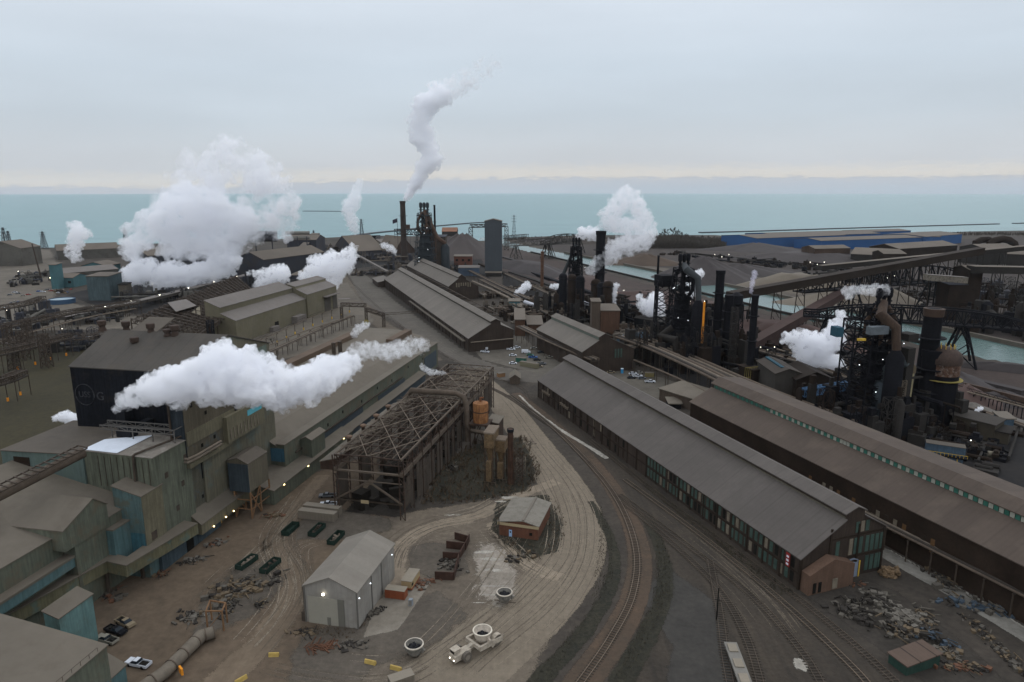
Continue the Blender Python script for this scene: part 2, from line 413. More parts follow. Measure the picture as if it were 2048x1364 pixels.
x2 = n_.new('ShaderNodeTexNoise'); x2.inputs['Scale'].default_value = .35; x2.inputs['Detail'].default_value = 4; L_(g_.outputs['Position'], x2.inputs['Vector'])
bn_ = n_.new('ShaderNodeBump'); bn_.inputs['Strength'].default_value = .35; bn_.inputs['Distance'].default_value = .5; L_(x2.outputs[0], bn_.inputs['Height']); L_(bn_.outputs[0], b_.inputs['Normal'])
shore = [(-700, 500), (0, 496), (120, 495), (240, 489), (420, 484), (560, 478), (640, 476), (740, 471), (880, 473), (945, 482), (978, 481), (1010, 479), (1060, 474), (1160, 470), (1330, 470), (1430, 470), (1500, 476), (1600, 478), (1700, 476), (1850, 468), (1930, 463), (2048, 461), (2500, 455), (2900, 440)]
fan = [(19990 * math.sin(R(a)), 19990 * math.cos(R(a))) for a in range(65, -66, -5)]
sp = [G(*p)[:2] for p in shore]
b = MB()
k = len(sp)
far_ = [tuple(19990 * c / math.hypot(*p) for c in p) for p in sp]
for i in range(k - 1):
 n_s = 1
 b.quad((*sp[i], .03), (*sp[i + 1], .03), (*far_[i + 1], .03), (*far_[i], .03))
o = b.build('lake', wm); tag(o, kind='structure')
canL = [(940, 470), (960, 478), (1010, 490), (1062, 504), (1116, 517), (1220, 542), (1306, 563), (1400, 588), (1560, 625), (1700, 657), (1900, 699), (2048, 731), (2500, 830)]
canR = [(985, 470), (990, 476), (1012, 483), (1060, 495), (1130, 508), (1250, 532), (1316, 545), (1404, 563), (1500, 583), (1600, 604), (1750, 636), (1951, 676), (2048, 697), (2500, 790)]
cw = wm.copy(); cw.name = 'canal_water'
for q in cw.node_tree.nodes:
 if q.type == 'MIX': q.inputs['A'].default_value = (.07, .12, .115, 1); q.inputs['B'].default_value = (.09, .15, .14, 1)
 if q.type == 'BSDF_PRINCIPLED': q.inputs['Roughness'].default_value = .25
sheet('canal_water', None, canL[1:] + canR[::-1], .045, cw, fade=1, cells=220)

# soils
dirt = gmat('haul_dirt', (.170, .150, .130), (.125, .109, .094), sc=.03, fine=.6, amt=.18, edge=.35, track=-20)
yard = gmat('yard_dirt', (.118, .094, .075), (.075, .060, .049), sc=.035, fine=.5, amt=.25, edge=.5)
dkgr = gmat('dark_gravel', (.046, .042, .040), (.028, .026, .025), sc=.05, fine=.8, amt=.35, edge=.5)
rail = gmat('rail_yard_ballast', (.055, .047, .041), (.028, .026, .025), sc=.03, fine=.9, amt=.3, edge=.5, track=30)
rust = gmat('rust_ballast', (.080, .058, .046), (.052, .043, .037), sc=.06, fine=.9, amt=.25, edge=.35)
weed = gmat('weeds', (.034, .033, .026), (.018, .019, .017), sc=.12, fine=1.2, amt=.5, edge=.7)
salt = gmat('salt_crust', (.36, .36, .36), (.17, .165, .16), sc=.15, fine=1.0, amt=.25, edge=.8)
road = gmat('grey_road', (.098, .093, .09), (.068, .064, .062), sc=.04, fine=.4, amt=.12, edge=.25)
grass = gmat('dull_grass', (.042, .038, .023), (.027, .026, .018), sc=.03, fine=.6, amt=.25, edge=.5)
ore = gmat('red_ore', (.055, .043, .042), (.036, .030, .031), sc=.02, fine=.3, amt=.25, edge=.5)
sand = gmat('pale_slag', (.105, .094, .086), (.062, .056, .053), sc=.02, fine=.3, amt=.2, edge=.6)
conc = gmat('pale_concrete', (.19, .18, .17), (.13, .12, .11), sc=.06, fine=.8, amt=.15, edge=.4)
drk = gmat('coal_ground', (.020, .019, .020), (.011, .011, .012), sc=.03, fine=.4, amt=.3, edge=.5)

sheet('field', None, [(-300, 660), (60, 690), (200, 670), (260, 760), (260, 900), (60, 960), (-300, 1010)], .010, grass, 8)
sheet('far_lot', None, [(-200, 560), (0, 545), (150, 600), (240, 625), (420, 640), (300, 660), (100, 665), (-200, 680)], .008, gmat('far_lot_soil', (.13, .12, .11), (.08, .074, .07), sc=.02, fine=.3, amt=.15), 15)
sheet('far_lot', None, [(-60, 500), (110, 498), (150, 560), (120, 600), (-60, 600)], .012, gmat('far_lot_soil', None), 15)
sheet('left_works_yard', None, [(380, 690), (560, 600), (700, 560), (760, 640), (730, 680), (500, 740)], .014, gmat('far_lot_soil', None), 8)
sheet('coal_ground', None, [(120, 590), (240, 560), (560, 520), (640, 500), (700, 520), (600, 600), (420, 650), (200, 620)], .016, drk, 10)
sheet('ore_yard', None, [(860, 480), (960, 486), (1040, 500), (1220, 548), (1306, 570), (1560, 633), (1900, 708), (2100, 750), (2100, 900), (1900, 860), (1500, 700), (1250, 620), (1040, 560), (900, 520)], .018, ore, 8, 140)
sheet('coal_ground', None, [(1230, 640), (1500, 690), (1850, 800), (2200, 880), (2200, 1100), (1900, 980), (1440, 760), (1280, 700)], .024, drk, 6, 120)
sheet('coal_ground', None, [(1180, 640), (1330, 650), (1500, 700), (1600, 790), (1480, 800), (1380, 770), (1240, 700)], .026, drk, 6, 120)
sheet('coal_ground', None, [(1000, 545), (1120, 575), (1240, 620), (1240, 660), (1120, 630), (1000, 590)], .026, drk, 6, 120)
sheet('coal_ground', None, [(640, 490), (960, 500), (990, 560), (960, 560), (840, 520), (700, 540), (560, 540)], .022, drk, 10, 120)
sheet('far_bank', None, [(1020, 478), (1200, 474), (1480, 480), (1520, 495), (2100, 470), (2200, 560), (2200, 735), (1951, 673), (1750, 633), (1500, 580), (1316, 542), (1130, 505)], .012, gmat('far_bank_soil', (.052, .045, .044), (.030, .027, .029), sc=.008, fine=.08, amt=.2), 15, 140)
sheet('slag_bank', None, [(1250, 525), (1440, 548), (1600, 560), (1740, 570), (1800, 620), (1900, 650), (2060, 690), (1951, 672), (1750, 630), (1600, 598), (1404, 558), (1250, 528)], .020, sand, 10, 140)
sheet('grey_road', None, [(690, 540), (730, 545), (790, 600), (860, 650), (945, 710), (1010, 735), (1110, 745), (1180, 770), (1110, 768), (1000, 762), (930, 740), (870, 700), (780, 640), (720, 600)], .020, road, 2.5, 140)
sheet('parking_lot', None, [(940, 695), (1040, 665), (1080, 700), (1160, 730), (1180, 765), (1060, 745), (960, 720)], .024, gmat('lot_asphalt', (.105, .10, .095), (.07, .066, .062), sc=.04, fine=.4, amt=.15), 3)
sheet('parking_lot', None, [(1180, 745), (1230, 735), (1330, 755), (1460, 800), (1380, 815), (1260, 790)], .024, gmat('lot_asphalt', None), 3)
sheet('dirt_verge', None, [(640, 555), (700, 550), (780, 640), (860, 690), (900, 720), (870, 740), (800, 700), (720, 640)], .012, gmat('verge_soil', (.105, .092, .08), (.075, .066, .058), sc=.02, fine=.3, amt=.15), 8)
sheet('rail_yard', None, [(1000, 780), (1100, 790), (1300, 930), (1620, 1190), (1850, 1400), (1300, 1420), (1180, 1400), (1290, 1200), (1270, 1060), (1150, 900)], .010, rail, 4, 160)
sheet('left_yard', None, [(560, 960), (760, 900), (800, 1040), (700, 1150), (640, 1420), (60, 1420), (180, 1180), (330, 1080)], .016, yard, 5, 150)
sheet('centre_yard', None, [(640, 1040), (800, 1020), (1000, 990), (1190, 960), (1200, 1150), (1060, 1400), (540, 1420), (560, 1200)], .014, gmat('centre_yard_soil', (.135, .117, .101), (.085, .075, .067), sc=.05, fine=.7, amt=.25, edge=.5), 5, 150)
sheet('haul_road', None, [tuple(p) for p in ribbon([(940, 745), (1000, 800), (1075, 900), (1118, 960), (1150, 1030), (1145, 1110), (1080, 1200), (980, 1290), (860, 1390), (780, 1460)], 16, 24)], .026, dirt, 2.2, 200, world=True)
sheet('haul_road', None, [tuple(p) for p in ribbon([(1120, 960), (1040, 990), (960, 1030), (860, 1055), (800, 1100), (790, 1180)], 8, 9)], .028, gmat('track_dirt', (.23, .20, .172), (.15, .13, .112), sc=.05, fine=.6, amt=.18, edge=.5), 3.2, 160, world=True)
sheet('haul_road', None, [tuple(p) for p in ribbon([(980, 1040), (1010, 1080), (1060, 1130), (1130, 1160)], 7, 8)], .030, gmat('track_dirt', None), 3, 120, world=True)
sheet('haul_road', None, [tuple(p) for p in ribbon([(650, 945), (600, 1010), (560, 1080), (590, 1160), (560, 1240), (440, 1370), (380, 1450)], 9, 13)], .028, gmat('yard_track', (.15, .122, .099), (.10, .081, .066), sc=.05, fine=.6, amt=.15, edge=.5, track=-35), 4, 160, world=True)
sheet('slag_dust', None, [(930, 1085), (1000, 1070), (1060, 1150), (1040, 1230), (960, 1240), (930, 1170)], .032, gmat('pale_slag_dust', (.26, .245, .235), (.15, .138, .13), sc=.12, fine=.8, amt=.25, edge=1.0), 6)
gy = gmat('grey_yard_soil', (.094, .085, .078), (.062, .056, .052), sc=.06, fine=.8, amt=.25, edge=.6)
for k_, pl_ in enumerate([[(600, 1250), (740, 1225), (880, 1165), (960, 1225), (900, 1290), (760, 1350), (700, 1400), (540, 1400), (560, 1310)], [(800, 1085), (870, 1075), (950, 1090), (960, 1150), (880, 1170), (800, 1150)], [(380, 1215), (450, 1130), (560, 1105), (590, 1160), (540, 1230), (420, 1280), (360, 1290)], [(590, 1030), (680, 1010), (800, 1030), (800, 1060), (700, 1090), (570, 1085)]]):
 sheet('grey_yard', None, pl_, .033 + k_ * .001, gy, 5, 110)
sheet('concrete_pad', None, [(745, 1205), (800, 1170), (870, 1160), (800, 1262), (720, 1280)], .036, conc, 1.2)
sheet('track_bed', None, [tuple(p) for p in ribbon([(1030, 785), (1110, 850), (1190, 930), (1245, 1010), (1278, 1100), (1270, 1190), (1225, 1280), (1160, 1370), (1120, 1440)], 7, 10)], .034, rust, 2, 200, world=True)
sheet('weeds', None, [tuple(p) for p in ribbon([(1180, 1000), (1222, 1080), (1225, 1160), (1180, 1250), (1090, 1350), (1050, 1420)], 4, 7)], .030, weed, 1.8, 150, world=True, kind='stuff')
sheet('weeds', None, [tuple(p) for p in ribbon([(1290, 1030), (1325, 1110), (1330, 1180), (1300, 1260), (1250, 1350), (1220, 1420)], 5, 8)], .030, weed, 2, 150, world=True, kind='stuff')
sheet('weeds', None, [(870, 930), (960, 880), (1050, 870), (1085, 940), (1060, 985), (960, 1005), (840, 1010)], .030, weed, 4, kind='stuff')
sheet('weeds', None, [(985, 1000), (1100, 985), (1135, 1050), (1125, 1105), (1060, 1125), (1000, 1090), (975, 1060)], .034, weed, 2.5, kind='stuff')
sheet('salt_strip', None, [tuple(p) for p in ribbon([(1038, 790), (1075, 825), (1130, 865), (1175, 892), (1216, 918)], 1.8, 3.2)], .040, salt, .9, 150, world=True)
sheet('grey_road', None, [tuple(p) for p in ribbon([(1720, 1075), (1800, 1125), (1900, 1180), (2060, 1275), (2200, 1360)], 5.5, 7)], .030, gmat('works_road', (.20, .2, .2), (.11, .11, .11), sc=.08, fine=.7, amt=.2, edge=.4), .8, 160, world=True)
sheet('salt_strip', None, [tuple(p) for p in ribbon([(1775, 1098), (1850, 1140), (1960, 1200), (2080, 1275)], 1.0, 1.2)], .040, salt, .5, 150, world=True)
sheet('scrap_yard_ground', None, [(1600, 1190), (1720, 1150), (1800, 1180), (1960, 1300), (2060, 1400), (1880, 1400)], .020, dkgr, 3)
sheet('dark_apron', None, [(1260, 1180), (1340, 1130), (1440, 1200), (1500, 1400), (1310, 1420), (1330, 1290)], .022, gmat('dark_apron_asphalt', (.050, .049, .05), (.032, .032, .033), sc=.06, fine=.8, amt=.2), 3)
for q in [(968, 1104, 7, 2.2), (980, 1118, 8, 2.5), (985, 1140, 9, 2), (990, 1172, 9, 1.3), (978, 1190, 7, 1.1), (960, 1206, 6, 1), (1018, 995, 8, 3), (1000, 1003, 6, 2), (905, 1030, 6, 2)]:
 c = G(q[0], q[1]); rn = random.Random(q[0]); P = [(c.x + q[2] * .5 * math.cos(a) * rn.uniform(.6, 1.2), c.y + q[3] * .5 * math.sin(a) * rn.uniform(.6, 1.2)) for a in [i * .63 for i in range(10)]]
 sheet('slag_spill', None, P, .046, salt, .5, 30, world=True, kind='stuff')

# rails: one object for each track (ballast timber and both rails)
def ruts(pix, width, n, seed, m, lo=.5, hi=1.2, z=.05, lab='wheel marks'):
 rn = random.Random(seed); P = catmull([G(*p) for p in pix], 10); vs = []; fs = []; fd = []
 for k in range(n):
  off = rn.uniform(-width / 2, width / 2); a0 = rn.randrange(0, max(1, len(P) // 2)); a1 = min(len(P) - 1, a0 + rn.randrange(len(P) // 3, len(P))); w_ = rn.uniform(lo, hi); dr = rn.uniform(-.06, .06); ph = rn.uniform(0, 6)
  for pr_ in (0, 2.1):
   base_ = len(vs); c_ = 0
   for i in range(a0, a1 + 1):
    d_ = (P[min(i + 1, len(P) - 1)] - P[max(i - 1, 0)]).normalized(); e_ = Vector((d_.y, -d_.x, 0)); c = P[i] + e_ * (off + pr_ + dr * (i - a0) + .5 * math.sin(i * .25 + ph))
    en = min(1, (i - a0) / 6, (a1 - i) / 6)
    for q, f in ((-w_ / 2, 0), (0, .62 * en), (w_ / 2, 0)): p_ = c + e_ * q; vs.append((p_.x, p_.y, z + k * .0008)); fd.append(f)
    if c_: a = base_ + (c_ - 1) * 3; fs += [(a, a + 1, a + 4, a + 3), (a + 1, a + 2, a + 5, a + 4)]
    c_ += 1
 me = bpy.data.meshes.new('wheel_ruts'); me.from_pydata(vs, [], fs); at = me.attributes.new('fade', 'FLOAT', 'POINT'); at.data.foreach_set('value', fd); me.materials.append(m)
 o = bpy.data.objects.new('wheel_ruts', me); COL.objects.link(o); o['kind'] = 'stuff'; o['label'] = lab
rp = gmat('rut_pale', (.205, .182, .158), (.155, .137, .12), sc=.2, fine=1, amt=.15, edge=.35); rd = gmat('rut_dark', (.108, .094, .081), (.082, .072, .063), sc=.2, fine=1, amt=.15, edge=.35)
for sd_, (pix_, w_, n_) in enumerate([([(760, 1120), (860, 1080), (1000, 1060), (1090, 1010)], 8, 4), ([(1110, 940), (1040, 1050), (980, 1160), (860, 1300), (700, 1364)], 12, 5), ([(640, 1364), (600, 1250), (570, 1100), (700, 1050)], 10, 5), ([(940, 745), (1000, 800), (1075, 900), (1118, 960), (1150, 1030), (1145, 1110), (1080, 1200), (980, 1290), (860, 1390)], 14, 13), ([(1120, 960), (1040, 990), (960, 1030), (860, 1055), (800, 1100), (780, 1190)], 8, 10), ([(980, 1040), (1010, 1080), (1060, 1130), (1130, 1160)], 6, 6), ([(650, 945), (600, 1010), (560, 1080), (590, 1160), (560, 1240), (440, 1370)], 11, 12), ([(990, 1240), (900, 1260), (800, 1330), (640, 1330), (480, 1300)], 18, 8), ([(300, 1300), (420, 1180), (520, 1090), (640, 960)], 10, 7)]):
 ruts(pix_, w_, int(n_ * .6) + 1, sd_, rp, .3, 1.5, lab='pale wheel marks on the dirt'); ruts(pix_, w_, int(n_ * .6) + 1, sd_ + 50, rd, .3, 1.3, z=.062, lab='dark wheel marks on the dirt')
ruts([(1180, 900), (1330, 1030), (1500, 1180), (1640, 1364)], 16, 8, 99, rd, z=.045); ruts([(700, 545), (760, 600), (850, 665), (950, 725), (1100, 758)], 10, 6, 98, gmat('rut_grey', (.14, .132, .125), (.11, .10, .098), sc=.1), z=.05, lab='pale wheel marks on the grey road')
steelrail = mat('rail_steel', (.16, .13, .11), rough=.45, amt=.2, metal=.4)
darkrail = mat('rusty_rail', (.075, .06, .052), rough=.7, amt=.3)
tie = mat('rail_sleeper', (.05, .043, .038), amt=.4)
def track(pix, label, m=darkrail, ties=True, z=.05, step=.9):
 T = thing('rail_track', label, 'rail track', base(G(*pix[0])), 'rail tracks in the works')
 P = catmull([G(*p) for p in pix], 10); b = MB(); t = MB(); acc = 0; cnt = 0
 for i in range(len(P) - 1):
  d = (P[i + 1] - P[i]); l = d.length; d.normalize(); e = Vector((d.y, -d.x, 0))
  for sg in (-.72, .72):
   d0 = (P[i] - P[max(i - 1, 0)]).normalized() if i else d
   b.beam(P[i] + e * sg + Vector((0, 0, z + .22)), P[i + 1] + e * sg + d * .05 + Vector((0, 0, z + .22)), .10, .16)
  if ties:
   while acc < l:
    c = P[i] + d * acc; t.ob(c - e * 1.3 - d * .12, d * .24, e * 2.6, z - .03, z + .12); acc += step; cnt += 1
   acc -= l
 b.build('rail', m, T)
 if ties: t.build('sleepers', tie, T)
track([(1020, 790), (1100, 850), (1185, 935), (1240, 1010), (1272, 1100), (1265, 1190), (1220, 1280), (1158, 1370), (1130, 1410)], 'bright curved rail track on the rust-brown bed beside the haul road', steelrail)
track([(1250, 960), (1400, 1070), (1560, 1200), (1700, 1330), (1760, 1400)], 'straight rail track with pale rails crossing the yard left of the brick mill', steelrail)
track([(1180, 880), (1330, 1000), (1520, 1140), (1680, 1265), (1830, 1400)], 'rail track closest to the long brick wall with visible sleepers')
track([(1240, 1000), (1330, 1075), (1430, 1170), (1490, 1270), (1530, 1400)], 'rail track curving down past the lone pole')
track([(1240, 990), (1360, 1080), (1500, 1190), (1600, 1300), (1660, 1400)], 'middle rail track of the yard with switch timbers')
track([(1420, 1120), (1440, 1230), (1450, 1310), (1470, 1420)], 'short rail siding under the flat railcar at the bottom edge')
track([(770, 700), (900, 745), (1000, 785), (1100, 852)], 'rail track beside the steel frame running to the road bend', darkrail)
track([(800, 655), (880, 705), (960, 745), (1040, 775), (1060, 800)], 'rail track between grey road and steel frame', darkrail, False)
track([(700, 560), (740, 600), (800, 650), (870, 700)], 'rail track along the left side of the grey road far down', darkrail, False)
# ------------------------------------------------------------------ materials of the works
DUST = (.125, .112, .102)
roofA = mat('mill_roof_grey', (.084, .078, .080), amt=.14, sc=.05, fine=.5, stain=(.07, .066, .066), stainamt=.5, seam=(6.2, -19.9, .16))
roofB = mat('mill_roof_maroon', (.066, .053, .048), amt=.12, sc=.05, fine=.5, stain=(.1, .082, .072), stainamt=.4, seam=(6.2, -19.9, .14))
roofC = mat('mill_roof_pale', (.120, .113, .111), amt=.12, sc=.05, fine=.3, stain=(.11, .10, .097), stainamt=.5, seam=(3, -19.9, .1))
roofM = mat('monitor_roof', (.125, .115, .108), amt=.12, sc=.05, fine=.4)
brick = mat('sooty_brick', (.036, .027, .023), amt=.35, sc=.15, fine=2.5, streak=.3)
brickl = mat('pink_brick', (.10, .064, .050), amt=.25, sc=.2, fine=2.5, streak=.15)
pier = mat('dark_pier', (.028, .022, .019), amt=.3)
teal = mat('teal_sheet', (.094, .108, .092), amt=.22, sc=.08, fine=.9, streak=.32, stain=(.095, .085, .066), stainamt=.8, seam=(2.0, 101, .12))
tealb = mat('bright_teal_sheet', (.075, .130, .130), amt=.2, sc=.08, fine=.9, streak=.28, stain=(.09, .11, .10), stainamt=.6)
tealg = mat('weathered_sheet', (.105, .102, .082), amt=.2, sc=.06, fine=.8, streak=.3, stain=(.085, .11, .10), stainamt=.6, seam=(3.0, 11, .1))
olive = mat('olive_sheet', (.125, .118, .088), amt=.2, sc=.05, fine=.8, streak=.3, stain=(.08, .078, .06), stainamt=.4)
ltroof = mat('dusty_roof', (.108, .098, .088), amt=.14, sc=.04, fine=.5, stain=(.088, .078, .068), stainamt=.6)
ltroof2 = mat('dusty_dark_roof', (.082, .073, .066), amt=.14, sc=.05, fine=.5, stain=(.063, .056, .052), stainamt=.6)
black = mat('soot_black', (.014, .015, .018), amt=.3)
navy = mat('navy_sheet', (.018, .024, .036), amt=.3, streak=.3)
steel = mat('brown_steel', (.050, .040, .034), amt=.35, sc=.3)
steelp = mat('pale_dusty_steel', (.15, .13, .115), amt=.25, sc=.4)
rustm = mat('rust_red', (.14, .058, .028), amt=.4, sc=.4, streak=.3)
green = mat('green_glazing', (.042, .072, .058), amt=.35, sc=.25, rough=.6)
greenb = mat('bright_green_glazing', (.028, .11, .08), amt=.25, sc=.3, rough=.6)
whitepane = mat('white_glazing', (.25, .27, .26), amt=.2, sc=.4)
tanpane = mat('boarded_window', (.15, .135, .115), amt=.3, sc=.4)
darkm = mat('dark_opening', (.012, .012, .012), amt=.2)
white = mat('white_sheet', (.62, .66, .72), amt=.06, sc=.3, rough=.6)
greyc = mat('grey_sheet', (.16, .16, .162), amt=.1, sc=.1, fine=.7, streak=.12)
pipeb = mat('dusty_pipe', (.082, .066, .056), amt=.3, sc=.2)
piped = mat('dark_pipe', (.035, .03, .028), amt=.3, sc=.2)
yellow = mat('yellow_paint', (.48, .33, .05), amt=.25, sc=.5)
orange = mat('orange_paint', (.62, .24, .02), amt=.25, sc=.5)
blue = mat('blue_paint', (.045, .12, .22), amt=.25, sc=.4)

def corner(px, py, pyt, z=None):
 B = G(px, py); return B, HZ(B, pyt)
def millpx(T, A, z, ang, prof, far, wall, roof, clere=None, **k):
 """gable outline given in picture points in the upright plane through A; length from the far eave corner"""
 d = D(ang); e = Vector((d.y, -d.x, 0)); pr = [PL(A, e, *p) for p in prof]
 E = A + e * pr[0][0]; E.z = pr[0][1]; L = run(E, d, **far)
 r = mill(T, A, d, L, pr, wall, roof, clere, **k); return A, d, e, L, pr
def winrow(T, A, dd, out, s0, s1, n, z, w, h, mats, seed=0, name='window'):
 """n single windows along A + dd*s, pushed 0.06 m out of the wall; each is a part (shared mesh per glazing)"""
 rn = random.Random(seed); protos = {}
 for i in range(n):
  m = mats[rn.randrange(len(mats))]; c = A + dd * (s0 + (s1 - s0) * (i + .5) / n) + Vector((0, 0, z))
  if m.name not in protos:
   b = MB(); q = c - dd * w / 2
   b.hexa([q, q + dd * w, q + dd * w + out * .12, q + out * .12], [v + Vector((0, 0, h)) for v in (q, q + dd * w, q + dd * w + out * .12, q + out * .12)])
   k = MB()
   for f in (.33, .66): k.beam(q + out * .14 + Vector((0, 0, h * f)), q + dd * w + out * .14 + Vector((0, 0, h * f)), .08)
   b.add(k.v, k.f); protos[m.name] = (b.build(name, m, T), c)
  else:
   o, c0 = protos[m.name]; x = o.copy(); COL.objects.link(x); x.parent = T; x.location = Vector(o.location) + (c - c0)
# --- long brick mill in the right foreground
z1 = HZ(G(1602, 1179), 1117); A = G(1602, 1117, z1)
T = thing('brick_mill', 'longest brick mill with plain grey roof and green windows beside the rail yard', 'mill', base(A), 'parallel long mills')
A, d, e, L, pr = millpx(T, A, z1, -19.9, [(1602, 1117), (1692.5, 1040), (1692.5, 1027.5), (1714.7, 1013.3), (1730, 1018.6), (1730, 1031), (1772, 1052)], dict(px=1077), brick, roofA, mat('monitor_side', (.095, .092, .08), amt=.15, sc=.1))
A0 = base(A); A0 = Vector(A0)
# piers along the left wall and the near gable
np_ = 26; b = MB(); b.ob(A0 - e * .25 - d * .3, d * .6, e * .22, 0, z1 - .1); repeat(b.build('pier', pier, T), [d * (L * i / np_) for i in range(1, np_ + 1)])
b = MB(); b.ob(A0 - e * .12 + d * .3, d * (L - .6), e * .1, z1 * .47, z1 * .53); b.build('wall_band', pier, T)
for r_, (zz_, hh) in enumerate([(z1 * .58, z1 * .32), (z1 * .12, z1 * .33)]):
 winrow(T, A0, d, -e, 1.5, L * .42, 36, zz_, 1.15, hh, [green, green, green, tanpane, darkm], 5 + r_)
 winrow(T, A0, d, -e, L * .5, L - 3, 14, zz_, 1.3, hh, [pier, tanpane, pier, darkm], 9 + r_)
gs = [pr[i][0] for i in range(len(pr))]
def gabwin(s, z, w, h, m):
 b = MB(); q = A0 - d * .12 + e * s; b.ob(q, e * w, d * .1, z, z + h); b.build('window', m, T)
Wt = pr[-1][0]; zr = pr[-1][1]; zm = pr[2][1]
for i, f in enumerate([.62, .68, .74]): gabwin(Wt * f, zr * 1.0, 1.2, 3, [green, tanpane, green][i])
for f in (.40, .56, .62, .68, .76, .82, .88, .94): gabwin(Wt * f, zr * .52, 1.15, zr * .36, green if f != .56 else tanpane)
for f in (.78, .84, .90, .95): gabwin(Wt * f, zr * .08, 1.15, zr * .34, green)
for f in (0.005, .33, .66, .98): b = MB(); b.ob(A0 - d * .3 + e * (Wt * f - .3), e * .6, d * .3, 0, (z1 if f < .1 else zr if f > .9 else zr + 2.5)); b.build('gable_pier', pier, T)
b = MB(); b.ob(A0 - d * .2 + e * (Wt * .34), e * (Wt * .62), d * .15, zr * .46, zr * .5); b.ob(A0 - d * .2 + e * (Wt * .34), e * (Wt * .62), d * .15, zr * .93, zr * .97)
b.build('gable_band', pier, T)['kind'] = 'stuff'
for (c_, s_) in [((1640, 1085), 0)]:
 b = MB(); q = A0 - d * 5; b.add([tuple(x) for x in (q, q + e * Wt * .52, q + e * Wt * .52 + d * 5, q + d * 5)], [])
an = mill(thing_ := thing('brick_annexe', 'light brick lean-to with gabled front on the near end of the brick mill', 'annexe', base(A0 - d * 3.2)), A0 - d * 3.2 + e * .3, d, 2.85, [(0, z1 * .62), (Wt * .27, z1 * .98), (Wt * .52, z1 * .70)], brickl, brickl, oh=.02, th=.1)
for s_, w_, m_ in ((1.3, .9, darkm), (3.0, .9, darkm), (Wt * .27, 1.6, tanpane)):
 b = MB(); b.ob(A0 - d * 3.35 + e * (s_ + .3), e * w_, d * .14, .4, 3.2); b.build('door' if m_ is tanpane else 'window', m_, thing_)
b = MB(); q = A0 - d * .34 + e * (Wt * .56); b.ob(q, e * 3.6, d * .3, 0, 4.3)
for i in range(6): b.beam(q + e * (1.8 - 1.8 * math.cos(i * math.pi / 6)) + Vector((0, 0, 4.3 + 1.0 * math.sin(i * math.pi / 6))) + d * .15, q + e * (1.8 - 1.8 * math.cos((i + 1) * math.pi / 6)) + Vector((0, 0, 4.3 + 1.0 * math.sin((i + 1) * math.pi / 6))) + d * .15, .3)
b.build('arched_door', mat('pale_blue_door', (.17, .2, .25), amt=.1), T)
b = MB(); b.ob(q - e * .5 - d * .2, e * .35, d * .2, 0, 4.6); b.ob(q + e * 3.75 - d * .2, e * .35, d * .2, 0, 4.6); b.build('door_frame', yellow, T)
b = MB(); q = A0 - e * .55 + d * 3.2; b.ob(q, d * 1.4, e * .15, z1 * .52, z1 * .95); sg = b.build('red_sign', mat('red_sign_paint', (.22, .02, .02), amt=.15), T)
b = MB()
for i in range(3): b.ob(q - e * .05 + d * .3, d * .8, e * .05, z1 * (.57 + .12 * i), z1 * (.63 + .12 * i))
b.build('sign_stripes', white, sg)
for i in range(5):
 for j0 in (L * .80, L * .92):
  b = MB(); c = A0 - e * .5 + d * (j0 + i * 1.9) + Vector((0, 0, z1 * .62)); b.path([c + e * .5, c, c - Vector((0, 0, .9))], .38, n=8); b.build('vent_hood', steelp, T, True)

# --- second mill with green and white clerestory
z2 = 14.0; A = G(1381.6, 803.7, z2); d = D(-19.9); e = Vector((d.y, -d.x, 0))
pr = [PL(A, e, *p) for p in [(1381.6, 803.7), (1424.7, 775.8), (1425.6, 766), (1440, 755)]]
w3 = pr[3][0]; pr += [(w3 + 10, pr[3][1] - 1.2), (w3 + 10.02, pr[1][1] + .6), (w3 * 2 + 8, z2)]
T = thing('striped_mill', 'maroon-roofed long mill with green and white striped clerestory glazing', 'mill', base(A), 'parallel long mills')
L2 = run(A, d * -1, px=2500); L2 = min(max(L2, 60), 260)
mill(T, Vector((A.x, A.y, 0)), d, -L2, pr, mat('mill_dark_wall', (.026, .019, .016), amt=.4), roofB, None)
zb, zt = pr[1][1] + .35, pr[2][1] - .35; s_ = pr[1][0]
npan = 100
pm = {}
for i in range(npan):
 c = Vector((A.x, A.y, 0)) - d * (1.0 + (L2 * .80 - 2) * i / npan) + e * (s_ - .12); key = (greenb if (i % 2 == 0 or i < 16) else whitepane) if 20 < i % 50 or i < 24 or i > 50 else (green if i % 2 else whitepane)
 if i < 24: key = greenb if i % 2 else green
 if key.name in pm:
  o, c0 = pm[key.name]; x = o.copy(); COL.objects.link(x); x.parent = T; x.location = Vector(o.location) + (c - c0)
 else:
  b = MB(); b.ob(c, -d * (L2 * .8 / npan - .22), e * .1, zb, zt); pm[key.name] = (b.build('clerestory_pane', key, T), c)
winrow(T, Vector((A.x, A.y, 0)) - d * L2, d, -e, L2 * .35, L2 * .62, 16, 5, 1.2, 4.0, [mat('dim_orange_window', (.10, .055, .025), amt=.2), tanpane, pier], 3)
M2A, M2L, M2e, M2d = Vector((A.x, A.y, 0)), L2, e, d

